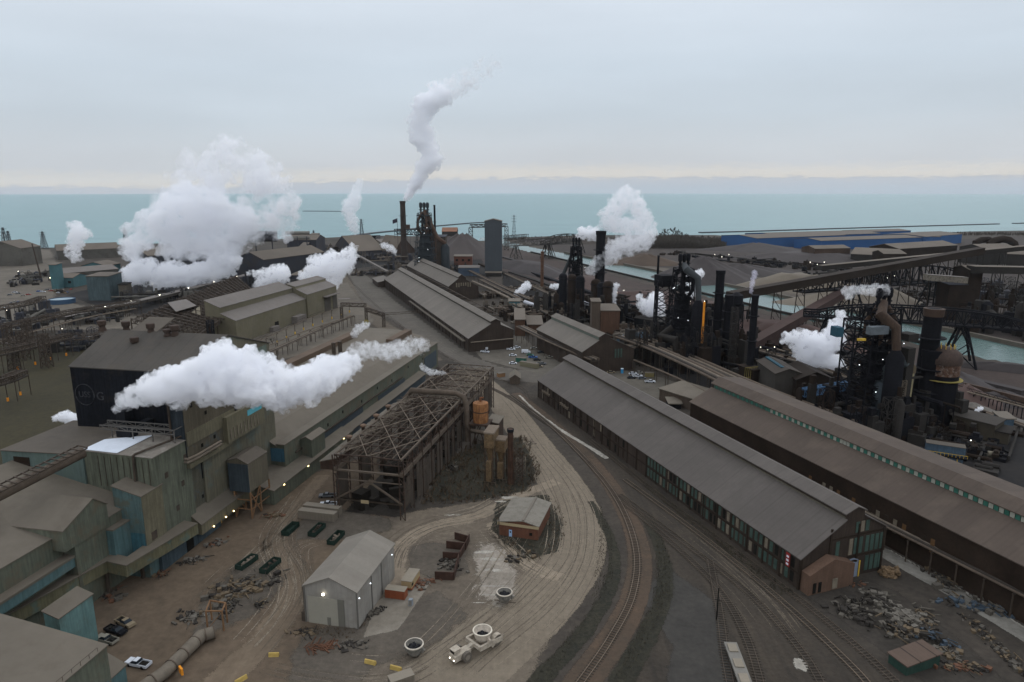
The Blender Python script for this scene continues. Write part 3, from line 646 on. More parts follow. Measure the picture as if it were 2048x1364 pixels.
# --- long pale mill in the middle
zc = HZ(G(937.6, 704), 677); A = G(937.6, 677, zc)
T = thing('pale_mill', 'long mill with pale grey roof and raised ridge monitor beside the grey road', 'mill', base(A), 'parallel long mills')
A, d, e, L, pr = millpx(T, A, zc, -19.9, [(937.6, 677), (982, 648), (982, 643), (991.4, 638), (1000.7, 642), (1001.7, 650), (1027, 659.5)], dict(px=769), brick, roofC, mat('dark_clerestory', (.05, .045, .04), amt=.3))
A0 = Vector(base(A)); M3 = (A0, d, e, L, pr)
b = MB(); b.ob(A0 - e * .4 - d * .3, d * .6, e * .35, 0, zc - .2); repeat(b.build('pier', pier, T), [d * (L * i / 33) for i in range(1, 34)])
b = MB(); b.ob(A0 - e * 2.2 + d * 6, d * (L * .55), e * 1.8, zc * .62, zc * .7); b.build('side_canopy', ltroof, T)
b = MB()
for i in range(12):
 for j in range(4):
  c0 = pr[0][0] + (pr[1][0] - pr[0][0]) * (.55 + j * .1); z_ = pr[0][1] + (pr[1][1] - pr[0][1]) * (.55 + j * .1) + .34
  b.ob(A0 + e * c0 + d * (14 + i * 5.5), d * 3.2, e * .8, z_, z_ + .12)
b.build('roof_battens', roofM, T)
b = MB()
n_ = 16
for i in range(n_ + 1):                                             # walkway frames along the right slope
 c = A0 + e * (pr[5][0] + 1.5) + d * (L * .1 + L * .85 * i / n_); b.beam(c + Vector((0, 0, pr[5][1] + .5)), c + e * 8 + Vector((0, 0, pr[5][1] + .5)), .5);
 if i < n_: c2 = c + d * (L * .85 / n_); b.beam(c + e * 8 + Vector((0, 0, pr[5][1] + .5)), c2 + e * 8 + Vector((0, 0, pr[5][1] + .5)), .5); b.beam(c + e * .5 + Vector((0, 0, pr[5][1] + .5)), c2 + e * .5 + Vector((0, 0, pr[5][1] + .5)), .5)
b.build('roof_frames', steel, T)
c = A0 - d * .4 + e * 18; b = MB(); b.tube(A0 - d * 1 + e * 1 + Vector((0, 0, zc * .72)), A0 - d * 1 + e * 30 + Vector((0, 0, zc * .78)), .35); b.build('gable_pipe', steelp, T)
lo = thing('low_mill_extension', 'small low pale roof at the far end of the long pale mill', 'annexe', base(A0 + d * L))
mill(lo, A0 + d * (L + .6) - e * 1, d, 38, [(-6, zc * .6), (6, zc * .85)], brick, roofC)

# --- mill behind it
A = G(897.4, 573, 13)
T = thing('back_mill', 'shorter mill with raised ridge roof standing behind the long pale mill', 'mill', base(A), 'parallel long mills')
A, d, e, L, pr = millpx(T, A, 13, -19.9, [(897.4, 573), (917, 557), (917, 554), (922.8, 549), (932, 555), (932, 559), (957, 573)], dict(px=813.6), brick, roofC, mat('dark_clerestory', None))
b = MB(); q = Vector(base(A))
for i in range(7): b.ob(q - d * .3 + e * (7 + i * 2.2), e * 1.1, d * .25, 12 + (1 if 1 < i < 5 else 0), 16)
b.build('louvre', tanpane, T)

# --- small mill right of the car park
A = G(1165, 703.8, 13)
T = thing('small_mill', 'short grey-roofed mill with monitor right of the car park', 'mill', base(A), 'parallel long mills')
A, d, e, L, pr = millpx(T, A, 13, -19.9, [(1165, 703.8), (1198, 681), (1199, 674), (1210, 667), (1221, 671.5), (1221.2, 677), (1268, 697)], dict(px=1074), brick, roofC, mat('grey_green_clerestory', (.10, .115, .095), amt=.2))
M5 = (Vector(base(A)), d, e, L, pr)
b = MB(); q = Vector(base(A))
for i in range(3): b.ob(q - d * .3 + e * (20 + i * 1.8), e * .9, d * .25, 8, 13)
b.build('window', green, T)

# --- long teal building on the left and its low strip
aL = 12.4; d = D(aL); e = Vector((d.y, -d.x, 0))
B0 = G(574, 967); zl = HZ(B0, 895); A = B0.copy(); zL = PL(A, e, 518, 868.5)
T = thing('teal_mill', 'very long teal-walled mill with wide dusty sloping roof under the drifting steam', 'mill', base(A))
E = A.copy(); E.z = zl; L = run(E, d, px=875)
sl_ = (zL[1] - zl) / zL[0]; Wl = 46
s0 = zL[0]
pr = [(-Wl, zL[1] + 3.5), (s0 - 14, zL[1] + 3.0), (s0, zL[1]), (-2.6, zl + .1), (-2.5, zl + .9), (0, zl + .9)]
mill(T, A, d, L, pr, teal, ltroof, None)
LTm = (A, d, e, L, zl)
b = MB(); b.ob(A + e * .08 + d * (L * .08), d * (L * .30), e * .12, zl * .30, zl * .62); b.ob(A + e * .08 + d * (L * .48), d * (L * .20), e * .12, zl * .30, zl * .58); b.build('wall_louvre', mat('dark_slate_sheet', (.04, .052, .06), amt=.25, streak=.3), T)
b = MB(); b.ob(A + e * .08 + d * (L * .04), d * (L * .62), e * .5, zl * .66, zl * .69); b.build('wall_ledge', steel, T)
b = MB(); b.ob(A + d * (L * .86) + e * .1, d * (L * .12), e * .15, 2, zl * .8); b.build('large_door', mat('slate_door', (.05, .065, .075), amt=.15), T)
b = MB(); c = A + d * (L * .7) - e * 20; zr = zl + 5.5
b.ob(A + d * (L * .82) - e * 19, d * (L * .17), e * 4.2, zl + 4, zl + 8.3); b.build('roof_monitor', mat('brown_monitor', (.085, .062, .048), amt=.2), T)
b = MB(); b.ob(A + d * (L * .35) - e * 43, d * (L * .5), e * 5, zL[1] + 2.5, zL[1] + 6); b.build('roof_monitor', mat('brown_monitor', None), T)
for q_ in (0, 3.6):
 b = MB(); b.tube(A + d * (L * .52 + q_) - e * (24 - q_ * .4) + Vector((0, 0, zl)), A + d * (L * .52 + q_) - e * (24 - q_ * .4) + Vector((0, 0, zl + 17)), 1.0, n=12); b.build('roof_stack', steel, T, True)
b = MB(); b.ob(B0 + d * 2 - e * 10.2, -d * .2, e * 0.01 + e * 10, .5, 1);
b = MB(); b.ob(A - d * .12 - e * 9, d * .1, e * 8.8, 8, zl * .96); b.build('blue_end_panel', mat('blue_teal_sheet', (.04, .10, .14), amt=.25, streak=.3), T)
T = thing('teal_outbuilding', 'narrow teal tower block standing against the long teal wall', 'outbuilding', base(A + d * 12))
gable(T, A + d * 11 + e * .1, d, 10, 4, zl * .92, 1, teal, ltroof)
T = thing('low_strip_building', 'low teal strip building with lamps along the foot of the long teal mill', 'outbuilding', base(A - d * 14))
mill(T, A - d * 16 + e * .15, d, 58, [(-7, 6.5), (0, 6), (4.8, 5)], teal, ltroof)
mill(T, A + d * 42.6 + e * .15, d, L * .55, [(0, 5.4), (3.5, 4.4)], mat('dark_slate_sheet', None), ltroof)
for q_ in (-10, 6, 34): lamp(A + d * q_ + e * 5.1 + Vector((0, 0, 4.6)), T, .35, (1, .8, .35))
T = thing('stilted_box', 'tan sheet-clad box raised on a braced rusty frame beside the long teal mill', 'hopper building')
q = G(505, 1037); T.location = base(q)
b0 = HZ(q, 985); b1 = HZ(q, 929); Lk = run(Vector((q.x, q.y, b1)), d, px=533); Wk = -run(Vector((q.x, q.y, b1)), e, px=455)
mill(T, q - e * Wk, d, Lk, [(0, b1 + .6), (Wk * .5, b1 + 1.6), (Wk, b1)], mat('tan_box_sheet', (.10, .092, .075), amt=.2, streak=.25), ltroof2, z0=b0, oh=.2)
b = MB(); b.ob(q - e * Wk - d * .1, e * Wk, d * .08, b0, b1 - .1); b.build('dark_front', mat('dark_slate_sheet', None), T)
q = q - e * 5.5
b = MB()
for sx_ in (0, 5.5):
 for u in (0, Lk / 2, Lk): b.beam(q + e * sx_ + d * u, q + e * sx_ + d * u + Vector((0, 0, b0)), .4)
 b.beam(q + e * sx_, q + e * sx_ + d * 5 + Vector((0, 0, b0)), .3); b.beam(q + e * sx_ + d * 5, q + e * sx_ + Vector((0, 0, b0)), .3)
for z_ in (b0 * .35, b0 * .7): b.beam(q + e * 5.5 + Vector((0, 0, z_)), q + e * 5.5 + d * Lk + Vector((0, 0, z_)), .25); b.beam(q + Vector((0, 0, z_)), q + e * 5.5 + Vector((0, 0, z_)), .25)
b.build('support_frame', mat('tan_rusty_steel', (.16, .095, .055), amt=.3), T)
# ------------------------------------------------------------------ melt shop complex, left foreground
aM = 11.0; d = D(aM); e = Vector((d.y, -d.x, 0)); UP = Vector((0, 0, 1))
def blkR(T, A, L, Wd, zr, zl, wall, roof, z0=0, rn='roof', wn='wall', oh=.25, dd=None, th=.25):
 """box whose near right corner is A, running L away and Wd to the left; roof height zr at the right, zl at the left"""
 dd = dd or d; ee = Vector((dd.y, -dd.x, 0)); A = Vector((A.x, A.y, 0))
 return mill(T, A - ee * Wd, dd, L, [(0, zl), (Wd, zr)], wall, roof, z0=z0, oh=oh, rn=rn, wn=wn, th=th)
FL = G(140, 733, 49); FLb = Vector(base(FL)); E_ = FL.copy(); WM = run(E_, e, px=388)
T = thing('melt_shop', 'tallest block with charred black front wall and round emblem under a wide grey roof', 'factory hall', base(FLb))
mill(T, FLb + d * 40, e, WM, [(0, 49), (23, 56.5), (40, 49)], tealg, mat('melt_shop_roof', (.054, .051, .05), amt=.2, sc=.08, stain=(.066, .058, .052), stainamt=.6, seam=(4.5, 101, .18)), oh=.4)
b = MB(); b.ob(FLb - d * .35 + e * .2, e * (WM - .6), d * .3, 17, 48.8); fw = b.build('charred_wall', mat('charred_wall', (.009, .010, .013), amt=.5, sc=.08, streak=.5, stain=(.03, .026, .024), stainamt=.35), T)
b = MB(); b.ob(FLb + d * 18 - e * 3.5, d * 21.5, e * 10, 30, 49.4); b.build('tan_side_wall', olive, T)
b = MB(); q = FLb + d * 17.6 - e * 3.9; zz = lambda s: 49 + s * 7.5 / 17 + .35
b.hexa([q + UP * zz(0), q + e * 10 + UP * zz(0), q + e * 10 + d * 22 + UP * 56.4, q + d * 22 + UP * 56.4], [q + UP * (zz(0) + .3), q + e * 10 + UP * (zz(0) + .3), q + e * 10 + d * 22 + UP * 56.7, q + d * 22 + UP * 56.7])
b.build('side_roof', ltroof2, T)
b = MB(); b.ob(FLb + e * (WM + .1) + d * 2, e * .12, d * 36, 30, 49); b.build('teal_side_panel', mat('green_grey_sheet', (.11, .135, .11), amt=.2, streak=.3, seam=(2.2, 11, .3)), T)
# emblem ring with lettering
s0, z0 = PL(FLb - d * .4, e, 170, 789); b = MB(); c = FLb - d * .5 + e * s0; rr = 3.2
for i in range(40):
 a0, a1 = i * math.pi / 20, (i + 1) * math.pi / 20
 b.beam(c + e * rr * math.cos(a0) + UP * (z0 + rr * math.sin(a0)), c + e * rr * math.cos(a1) + UP * (z0 + rr * math.sin(a1)), .28, .12)
fadew = mat('faded_paint', (.036, .038, .041), amt=.6, sc=.6)
em = b.build('emblem_ring', fadew, T)
def text(s, c, ang, size, m, parent, name='lettering', ext=.05, up=True):
 cu = bpy.data.curves.new(name, 'FONT'); cu.body = s; cu.size = size; cu.extrude = ext; cu.align_x = 'CENTER'; cu.align_y = 'CENTER'
 o = bpy.data.objects.new(name, cu); COL.objects.link(o); cu.materials.append(m)
 off = Vector((0, 0, 0)); q = parent
 while q is not None: off += q.location; q = q.parent
 bpy.context.view_layer.update(); me = bpy.data.meshes.new_from_object(o.evaluated_get(bpy.context.evaluated_depsgraph_get()))
 bpy.data.objects.remove(o); o = bpy.data.objects.new(name, me); COL.objects.link(o); me.materials.clear(); me.materials.append(m)
 o.parent = parent; o.location = Vector(c) - off; o.rotation_euler = (R(90) if up else 0, 0, R(ang)); return o
text('USS', c - d * .05 + UP * z0, -aM, 2.5, fadew, em)
s1, z1_ = PL(FLb - d * .4, e, 201, 793); text('G', FLb - d * .5 + e * s1 + UP * z1_, -aM, 3.6, fadew, T, 'wall_letter')
for (sa, sb, zt_) in ((3, 9, 26), (10, 16, 21)):
 b = MB(); q = FLb - d * 1.2 + e * sa; b.beam(q + UP * (zt_ + 4), FLb - d * 1.2 + e * sb + UP * 19, .5); b.build('stair', steel, T)
# low smoke hood
hoodc = PL(FLb - d * 3, e, 243, 812)
b = MB(); q = FLb - d * 4 + e * (hoodc[0]); b.ob(q - e * 1.5, e * 3, d * 3.5, 17, hoodc[1]); b.ob(q + e * 6, e * 2, d * 3.5, 17, hoodc[1] - 4); b.build('hood_duct', black, T)
# roof ventilators
rm = mat('ventilator_rust', (.045, .032, .028), amt=.3)
for i, (px, py) in enumerate([(205, 658), (253, 660), (302, 664), (335, 668), (350, 668), (270, 692)]):
 V = thing('roof_ventilator', ['rusty round ventilator at the left end of the melt shop ridge', 'rusty ventilator second from the left on the melt shop ridge', 'rusty ventilator in the middle of the melt shop ridge', 'small flat ventilator between two tall ones on the melt shop ridge', 'rusty ventilator at the right end of the melt shop ridge', 'lone ventilator low on the front slope of the melt shop roof'][i], 'ventilator', (0, 0, 0), 'ventilators on the melt shop roof')
 zb = 56.5 if i < 5 else 53.2; P = G(px, py, zb); V.location = P; f = .55 if i == 3 else 1
 b = MB(); b.lathe(P, [(1.3, -.6), (.9, .6 * f), (.9, 1.2 * f)], 10); b.build('curb', rm, V)
 b = MB(); b.lathe(P, [(1.0, 1.1 * f), (1.25, 1.3 * f), (1.3, 2.6 * f), (1.1, 2.8 * f)], 12); b.build('drum', rm, V, True)

# central tower
Tc = G(393, 1085)
T = thing('furnace_tower', 'tall grey-green clad tower block below the steam with a skirt canopy at its foot', 'tower block', base(Tc))
E_ = Vector((Tc.x, Tc.y, 40)); LT_ = run(E_, d, px=512)
blkR(T, Tc + e * .3, LT_, 4.4, 48.5, 48.5, mat('tower_sheet', (.092, .083, .065), amt=.22, sc=.06, streak=.3, stain=(.06, .085, .095), stainamt=.6, seam=(3.2, 11, .12)), ltroof2, z0=24)
LT2 = run(Vector((Tc.x, Tc.y, 15)), d, px=470)
blkR(T, Tc - e * .8, LT2, 9, 24, 24, mat('tower_sheet_low', (.080, .080, .066), amt=.25, sc=.08, streak=.35, stain=(.045, .07, .085), stainamt=.7), ltroof2, rn='ledge', wn='lower_wall')
b = MB(); b.ob(Tc + e * .3 - e * 4.3 - d * .2, e * 4.2, d * .15, 25, 48); b.build('dark_end_panel', mat('blue_dark_sheet', (.025, .032, .038), amt=.3, streak=.4), T)
b = MB(); b.ob(Tc + e * .35, e * .25, d * LT_, 29.5, 33.5); b.ob(Tc + e * .3 + d * LT_ * .45, e * 1.6, d * LT_ * .55, 24.2, 32.5); b.build('louvre_band', olive, T)
b = MB(); b.ob(Tc + e * 1.95 + d * LT_ * .74, e * .1, d * LT_ * .22, 29.5, 31.3); b.build('cyan_panel', mat('cyan_sheet', (.10, .36, .42), amt=.15), T)
b = MB()
for i in range(9): b.ob(Tc + e * 1.95 + d * LT_ * (.48 + .05 * i), e * .12, d * .5, 25, 28.5)
b.build('louvre_slats', tanpane, T)
b = MB(); b.ob(Tc - d * .6 + e * .1, e * 1.2, d * (LT_ * .55), 23.2, 24.6); b.build('ledge_beam', olive, T)
b = MB()
for z_ in (25.4, 26.3): b.path([Tc - d * 1.2 - e * 6 + UP * z_, Tc - d * 1.2 + e * 1.0 + UP * z_, Tc + e * 1.9 + d * 2 + UP * (z_ + .2), Tc + e * 1.9 + d * LT_ * .35 + UP * (z_ + .2)], .35, n=8)
b.build('wall_pipe', steelp, T, True)
b = MB(); b.tube(Tc - d * .9 - e * 3.6 + UP * 5, Tc - d * .9 - e * 3.6 + UP * 45, .35, n=8); b.build('riser_pipe', steel, T, True)
b = MB(); b.ob(Tc + e * .5 + d * LT_ * .62, e * .3, d * 1, 30.5, 48); b.build('dark_slot', darkm, T)
mill(T, Tc - d * 1 - e * 1.2, d, LT2 + 7, [(0, 9.5), (4.2, 6.2)], olive, ltroof, z0=3.2, rn='skirt_roof', wn='skirt_wall', oh=.1)
for s_ in (4, 10, 14): lamp(Tc + d * s_ + e * 3.3 + UP * 3.4, T, .25, (1, .75, .35))
b = MB(); b.ob(Tc + e * .2 + d * 8, e * .15, d * 4, .2, 3.4); b.build('workshop_opening', mat('lit_ochre_wall', (.3, .2, .08), amt=.2), T)
b = MB(); b.ob(Tc - e * 2.5 - d * .4, e * 2.6, d * .15, 0, 3.2); b.build('ground_door', navy, T)

# silver roofed block in front of the black wall
As = G(330, 1134); zs = HZ(As, 917); LS = run(Vector((As.x, As.y, zs)), d, px=358); WS = -run(Vector((As.x, As.y, zs)), e, px=167)
T = thing('silver_roof_block', 'teal block with bright snow-white and bare metal roof below the black wall', 'factory block', base(As))
blkR(T, As, LS + 4, WS, zs, zs + .6, mat('streaked_teal', (.098, .112, .094), amt=.22, sc=.08, fine=.9, streak=.45, stain=(.078, .088, .076), stainamt=.6), mat('bare_metal_roof', (.17, .16, .155), amt=.22, sc=.15, streak=.0, stain=(.3, .3, .31), stainamt=.4, seam=(2.6, 101, .2)))
b = MB(); q = As - e * WS
b.hexa([q + UP * (zs + .95), q + e * WS * .50 + UP * (zs + .68), q + e * WS * .50 + d * (LS + 3) + UP * (zs + .68), q + d * LS * .70 + UP * (zs + .95)], [q + UP * (zs + 1.05), q + e * WS * .50 + UP * (zs + .78), q + e * WS * .50 + d * (LS + 3) + UP * (zs + .78), q + d * LS * .70 + UP * (zs + 1.05)])
b.build('white_roof_sheet', white, T)
b = MB(); q0 = As - e * 2.6 + UP * (zs + .8)
b.path([As - e * 5.5 - d * .5 + UP * (zs - 9), As - e * 5.2 - d * .5 + UP * (zs + .5), As - e * 5 + UP * (zs + .8), As - e * 1 + d * (LS + 3) + UP * (zs + 1.2)], .3, n=8); b.build('roof_pipe', steel, T, True)
b = MB()
for s_ in (.02, .35, .65, .97):
 c = As + d * (LS - 1) - e * (WS * s_); b.beam(c + UP * (zs + .5), c + UP * (zs + 4), .25)
b.truss(As + d * (LS - 1) - e * (WS * .02) + UP * (zs + 3), As + d * (LS - 1) - e * (WS * 1.15) + UP * (zs + 3), 1.2, 8, .2)
b.truss(As + d * (LS + 3) - e * (WS * .02) + UP * (zs + 3), As + d * (LS + 3) - e * (WS * 1.2) + UP * (zs + 3), 1.2, 8, .2)
for k_ in (.02, .5, 1.1): b.beam(As + d * (LS - 1) - e * (WS * k_) + UP * (zs + 4.2), As + d * (LS + 3) - e * (WS * k_) + UP * (zs + 4.2), .2)
b.build('walkway_frame', mat('grey_frame', (.09, .09, .095), amt=.2), T)
b = MB(); b.ob(As + d * (LS - .5) - e * WS * .93, e * 4.5, d * 3, zs + .5, zs + 2.8); b.build('roof_box', black, T)
T = thing('brown_roof_wing', 'wing with dark dusty roof and teal walls left of the white roof sheets', 'factory wing', base(As - e * WS))
q = As - e * (WS + .1) - d * .4
blkR(T, q, LS + 14, 26, zs - .5, zs - 1.2, mat('teal_plain', (.088, .120, .108), amt=.2, streak=.25, stain=(.08, .11, .09), stainamt=.6), ltroof2)
b = MB(); s_, _z = PL(q, -e, 56, 900); b.ob(q - e * s_ - d * .2, -e * 5, d * .15, zs - 16, zs - 2.5); b.build('dark_recess', mat('brown_black_recess', (.02, .014, .011), amt=.3), T)
def holes(T, A, dd, out, lst, m=darkm, w=.9, h=1.1, name='small_opening'):
 for s_, z_ in lst: b = MB(); b.ob(A + dd * s_ + out * .02, dd * w, out * .08, z_, z_ + h); b.build(name, m, T)
holes(SC.objects['furnace_tower'], Tc + e * .33, d, e, [(3, 40), (9, 36), (14, 44), (6, 27), (12, 27.5), (4, 12)])
holes(SC.objects['silver_roof_block'], As + e * .0, d, e, [(4, 24), (10, 19), (12, 26), (7, 13)], steel, 1.2, 1.6)
holes(SC.objects['teal_mill'], LTm[0], LTm[1], LTm[2], [(s_, LTm[4] * (.76 if i % 2 else .84)) for i, s_ in enumerate((14, 31, 44, 62, 79, 96, 118, 140))], darkm, 1.0, 1.2)
b = MB(); q = As - e * (WS * .35) - d * .15
for k in range(9): b.ob(q - e * (k * 1.9 - 6), e * .12, d * .1, zs - 9, zs - .4)
b.build('panel_joints', steel, SC.objects['silver_roof_block'])['kind'] = 'stuff'
# big duct with saddles
T = thing('overhead_duct', 'fat dusty round duct with saddle frames running into the teal wing wall', 'duct', base(As - e * WS))
p1 = GY(166, 905, As.y - 2); p0 = p1 - e * 30 - d * 36 - UP * 1.5
p0 = GY(-40, 1010, As.y - 25)
b = MB(); b.tube(p0, p1, 1.35, n=16); b.build('pipe', pipeb, T, True)
b = MB(); n_ = 14
for i in range(n_ + 1):
 c = p0 + (p1 - p0) * (i / n_); w_ = (p1 - p0).cross(UP).normalized()
 b.beam(c - w_ * 1.9 + UP * 1.7, c + w_ * 1.9 + UP * 1.7, .35, .25)
b.beam(p0 - w_ * 1.9 + UP * 1.5, p1 - w_ * 1.9 + UP * 1.5, .3); b.beam(p0 + w_ * 1.9 + UP * 1.5, p1 + w_ * 1.9 + UP * 1.5, .3)
b.build('saddle_frame', steel, T)

# teal box in front of the silver roof block
Ab = G(302, 1156); zb = HZ(Ab, 994); Lb = run(Vector((Ab.x, Ab.y, zb)), d, px=323)
T = thing('tall_teal_box', 'tall narrow teal block with bright blue-green lower corner beside the curved gallery', 'factory block', base(Ab))
blkR(T, Ab, max(Lb, 5), 8.2, zb, zb + 2.2, mat('teal_box_sheet', (.075, .118, .115), amt=.2, streak=.3, stain=(.09, .088, .068), stainamt=.7), ltroof)
b = MB(); b.ob(Ab - e * 8.0 - d * .1, e * 7.8, d * .08, 6, zb * .55); b.build('blue_lower_panel', mat('cyan_blue_sheet', (.04, .105, .125), amt=.3, streak=.35), T)
b = MB(); b.ob(Ab + e * .05 + d * 2, e * .1, d * 2, zb * .42, zb * .52); b.build('patch', steel, T)
b = MB(); b.ob(Ab + e * .04, e * .05, d * (max(Lb, 5) - .1), 9, zb - .1); b.build('olive_side_panel', olive, T)

# big low hall with dormer
zh = 20.0; Ah = G(120, 1068, zh); Ahb = Vector(base(Ah))
T = thing('casting_hall', 'wide teal hall with big dusty roof and gabled dormer in the left foreground', 'factory hall', base(Ahb))
near = run(Ah, d * -1, px=-160)
blkR(T, Ahb - d * near, near, 34, zh, zh + 7, teal, ltroof)
far_ = 26
blkR(T, Ahb + e * 3.2 + d * .3, far_, 37, zh - 1, zh + 7.4, teal, ltroof, rn='rear_roof', wn='rear_wall')
dm = Ahb - d * 2; zap = zh + 6.2
mill(T, dm - e * 24 + d * 13, e, 27.5, [(0, zh + 2.8), (4, zh + 6), (13.5, zh + 2.2)], teal, ltroof, z0=zh - 3, rn='dormer_roof', wn='dormer_wall', oh=.2)
b = MB(); b.ob(Ahb - d * near + e * .1, e * 2.6, d * (near + 14), zh * .58, zh * .70); b.build('wall_gallery', tealb, T)
b = MB(); b.ob(Ahb - d * near + e * .05, e * 2.9, d * (near + 14.3), zh * .70 + .01, zh * .73); b.build('gallery_roof', ltroof, T)
b = MB(); b.ob(Ahb + d * 10 + e * .2, e * 5, d * 7, 7, zh * .8); b.build('bright_block', tealb, T)
b = MB(); b.ob(Ahb + d * 9.9 + e * .1, e * 5.3, d * 7.3, zh * .8 + .01, zh * .82); b.build('block_roof', ltroof, T)

# curved gallery round the foot
def slab(pix, z, th, wd, name, m, parent, side):   # a band following picture points at height z, wd metres to one side
 P = [Vector((q.x, q.y, 0)) for q in (G(*p, z) for p in pix)]; b = MB()
 for i in range(len(P) - 1):
  a, c = P[i], P[i + 1]
  def off(k):
   n0 = (P[k] - P[k - 1]).normalized() if k > 0 else (P[1] - P[0]).normalized(); n1 = (P[k + 1] - P[k]).normalized() if k < len(P) - 1 else n0
   nn = (n0 + n1).normalized(); ee = Vector((nn.y, -nn.x, 0)) * side; return P[k] + ee * wd
  ao, co = off(i), off(i + 1); q = [a, c, co, ao]
  if (c - a).cross(ao - a).z < 0: q = q[::-1]
  b.hexa([v + UP * (z - th) for v in q], [v + UP * z for v in q])
 return b.build(name, m, parent)
gp = [(-60, 1268), (60, 1205), (213, 1122), (252, 1131), (330, 1085), (395, 1046)]
T = thing('curved_gallery', 'enclosed conveyor gallery bending along the foot of the teal buildings', 'gallery', base(G(252, 1131, 9)))
slab(gp, 9, 3.2, 4.5, 'gallery_wall', mat('ochre_teal_sheet', (.115, .112, .075), amt=.25, streak=.3, stain=(.07, .12, .11), stainamt=.7), T, -1)
slab([(p[0], p[1]) for p in gp], 9.3, .28, 4.7, 'gallery_roof', ltroof, T, -1)
slab(gp, 5.7, 5.7, .01, 'x', ltroof, T, -1) if False else None
b = MB()
for px, py in [(80, 1215), (150, 1177), (232, 1150), (300, 1120), (350, 1092)]:
 c = G(px, py, 5.8); b.ob(Vector((c.x, c.y, 0)) - e * 3.4, e * .7, d * .7, 0, 5.8)
b.build('support', steel, T)
T = thing('ground_block', 'low dark blue ground floor block with a doorway under the curved gallery', 'outbuilding', base(As))
blkR(T, As + e * 1 - d * 2, 26, 10, 5.6, 5.6, mat('dull_blue_sheet', (.05, .07, .08), amt=.3, streak=.4), ltroof)
b = MB(); b.ob(As + e * 1.05 + d * 8, e * .1, d * 3, 0, 3.6); b.build('doorway', darkm, T)
# foreground roof at the bottom left
zf = 15.0; Af = G(213, 1292, zf); Afb = Vector(base(Af));
T = thing('corner_hall', 'plain dusty roof with teal wall filling the bottom left corner', 'factory hall', base(Afb))
blkR(T, Afb - d * 60, 60, 30, zf, zf + 4.5, teal, ltroof)
b = MB(); b.ob(Afb - d * 40 + e * .3, e * .12, d * 39, zf * .15, zf * .55); b.build('bright_lower_panel', tealb, T)
b = MB()
for i in range(16): b.beam(Afb - d * (2 + 2 * i) - e * .1 + UP * (zf + .2), Afb - d * (2 + 2 * i) - e * .1 + UP * (zf + 1.1), .06)
b.beam(Afb - d * 2 - e * .1 + UP * (zf + 1.1), Afb - d * 32 - e * .1 + UP * (zf + 1.1), .06)
b.build('edge_rail', steel, T)
T = thing('low_corner_shed', 'low teal shed with sloping dusty roof at the foot of the corner hall', 'shed', base(Afb + e * 4))
q = Vector(base(G(250, 1327, 5))); blkR(T, q - d * 14, 14, 4, 4.6, 6.5, tealb, ltroof)
T = thing('corner_tower', 'short teal tower with sloping roof between the corner hall and the parked pickups', 'outbuilding', base(Afb))
q = G(184, 1189, 12); zt_ = 12; blkR(T, Vector(base(q)) - d * 9, 9, 3.6, 12, 13.2, mat('pale_teal_sheet', (.11, .19, .18), amt=.2, streak=.25, stain=(.09, .12, .1), stainamt=.5), ltroof)

# ------------------------------------------------------------------ pale shed, portable cabins and the small brick building
d = D(12.0); e = Vector((d.y, -d.x, 0))
A = G(693, 1258); B = G(615, 1243)                     # near gable: right and left ground corners
A = G(717, 1258); zc_ = HZ(A, 1185); Bl = G(613, 1243)
dg = (A - Bl); ang = math.degrees(math.atan2(-dg.y, dg.x)); dS = D(ang); eS = Vector((dS.y, -dS.x, 0))
LS_ = run(Vector((A.x, A.y, zc_)), dS, px=787)
T = thing('grey_shed', 'pale grey gabled shed with a lit lamp over its big door', 'shed', base(A))
pr = [PL(A, eS, *p) for p in [(610, 1168), (662, 1156), (717, 1185)]]; pr = [(-dg.length, zc_), (-dg.length * .5, pr[1][1]), (0, zc_)]
mill(T, A, dS, LS_, pr, mat('pale_shed_sheet', (.215, .215, .22), amt=.1, sc=.15, fine=.8, streak=.15, stain=(.16, .15, .14), stainamt=.4, seam=(2.4, 12, .08)), mat('pale_shed_roof', (.17, .163, .158), amt=.1, sc=.08, stain=(.14, .13, .125), stainamt=.4, seam=(2.4, 12, .06)), oh=.35)
b = MB(); w_ = dg.length
b.ob(A - eS * (w_ - .8) - dS * .15, eS * (w_ * .58), dS * .1, 0, zc_ * .74); b.build('sliding_door', mat('door_sheet', (.24, .24, .225), amt=.08), T)
b = MB(); b.ob(A - eS * (w_ * .37) - dS * .15, eS * (w_ * .12), dS * .1, 0, zc_ * .74); b.build('grey_panel', mat('grey_panel', (.12, .12, .115), amt=.1), T)
b = MB(); b.ob(A - eS * (w_ * .58) - dS * .2, eS * .9, dS * .15, 0, 2.1); b.build('side_door', mat('grey_panel', None), T)
b = MB()
for c in (A, A - eS * w_): b.ob(c - dS * .2 - eS * .15, eS * .3, dS * .3, 0, zc_)
for f in (.35, .62): b.ob(A + dS * LS_ * f + eS * .02, eS * .12, dS * .3, 0, zc_ - .2)
b.build('corner_post', mat('grey_post', (.10, .10, .10), amt=.1), T)
lamp(A - eS * (w_ * .62) - dS * .5 + UP * (zc_ * .86), T, .35, (1, .95, .8), 25)
for f in (.02, .3, .9): lamp(A + dS * LS_ * f + eS * .4 + UP * (zc_ * .82), T, .16, (.9, .95, 1), 3)
b = MB(); b.ob(A - eS * (w_ + 1.2), eS * 1.1, dS * 2, 0, 2.4); b.tube(A - eS * (w_ + .7) + dS * 1 + UP * 2.4, A - eS * (w_ + .7) + dS * 1 + UP * (zc_ - 1), .35, n=8); b.build('side_duct', steel, T)
T = thing('shipping_container', 'orange-red container with dusty roof beside the pale grey shed', 'container', base(G(790, 1195)))
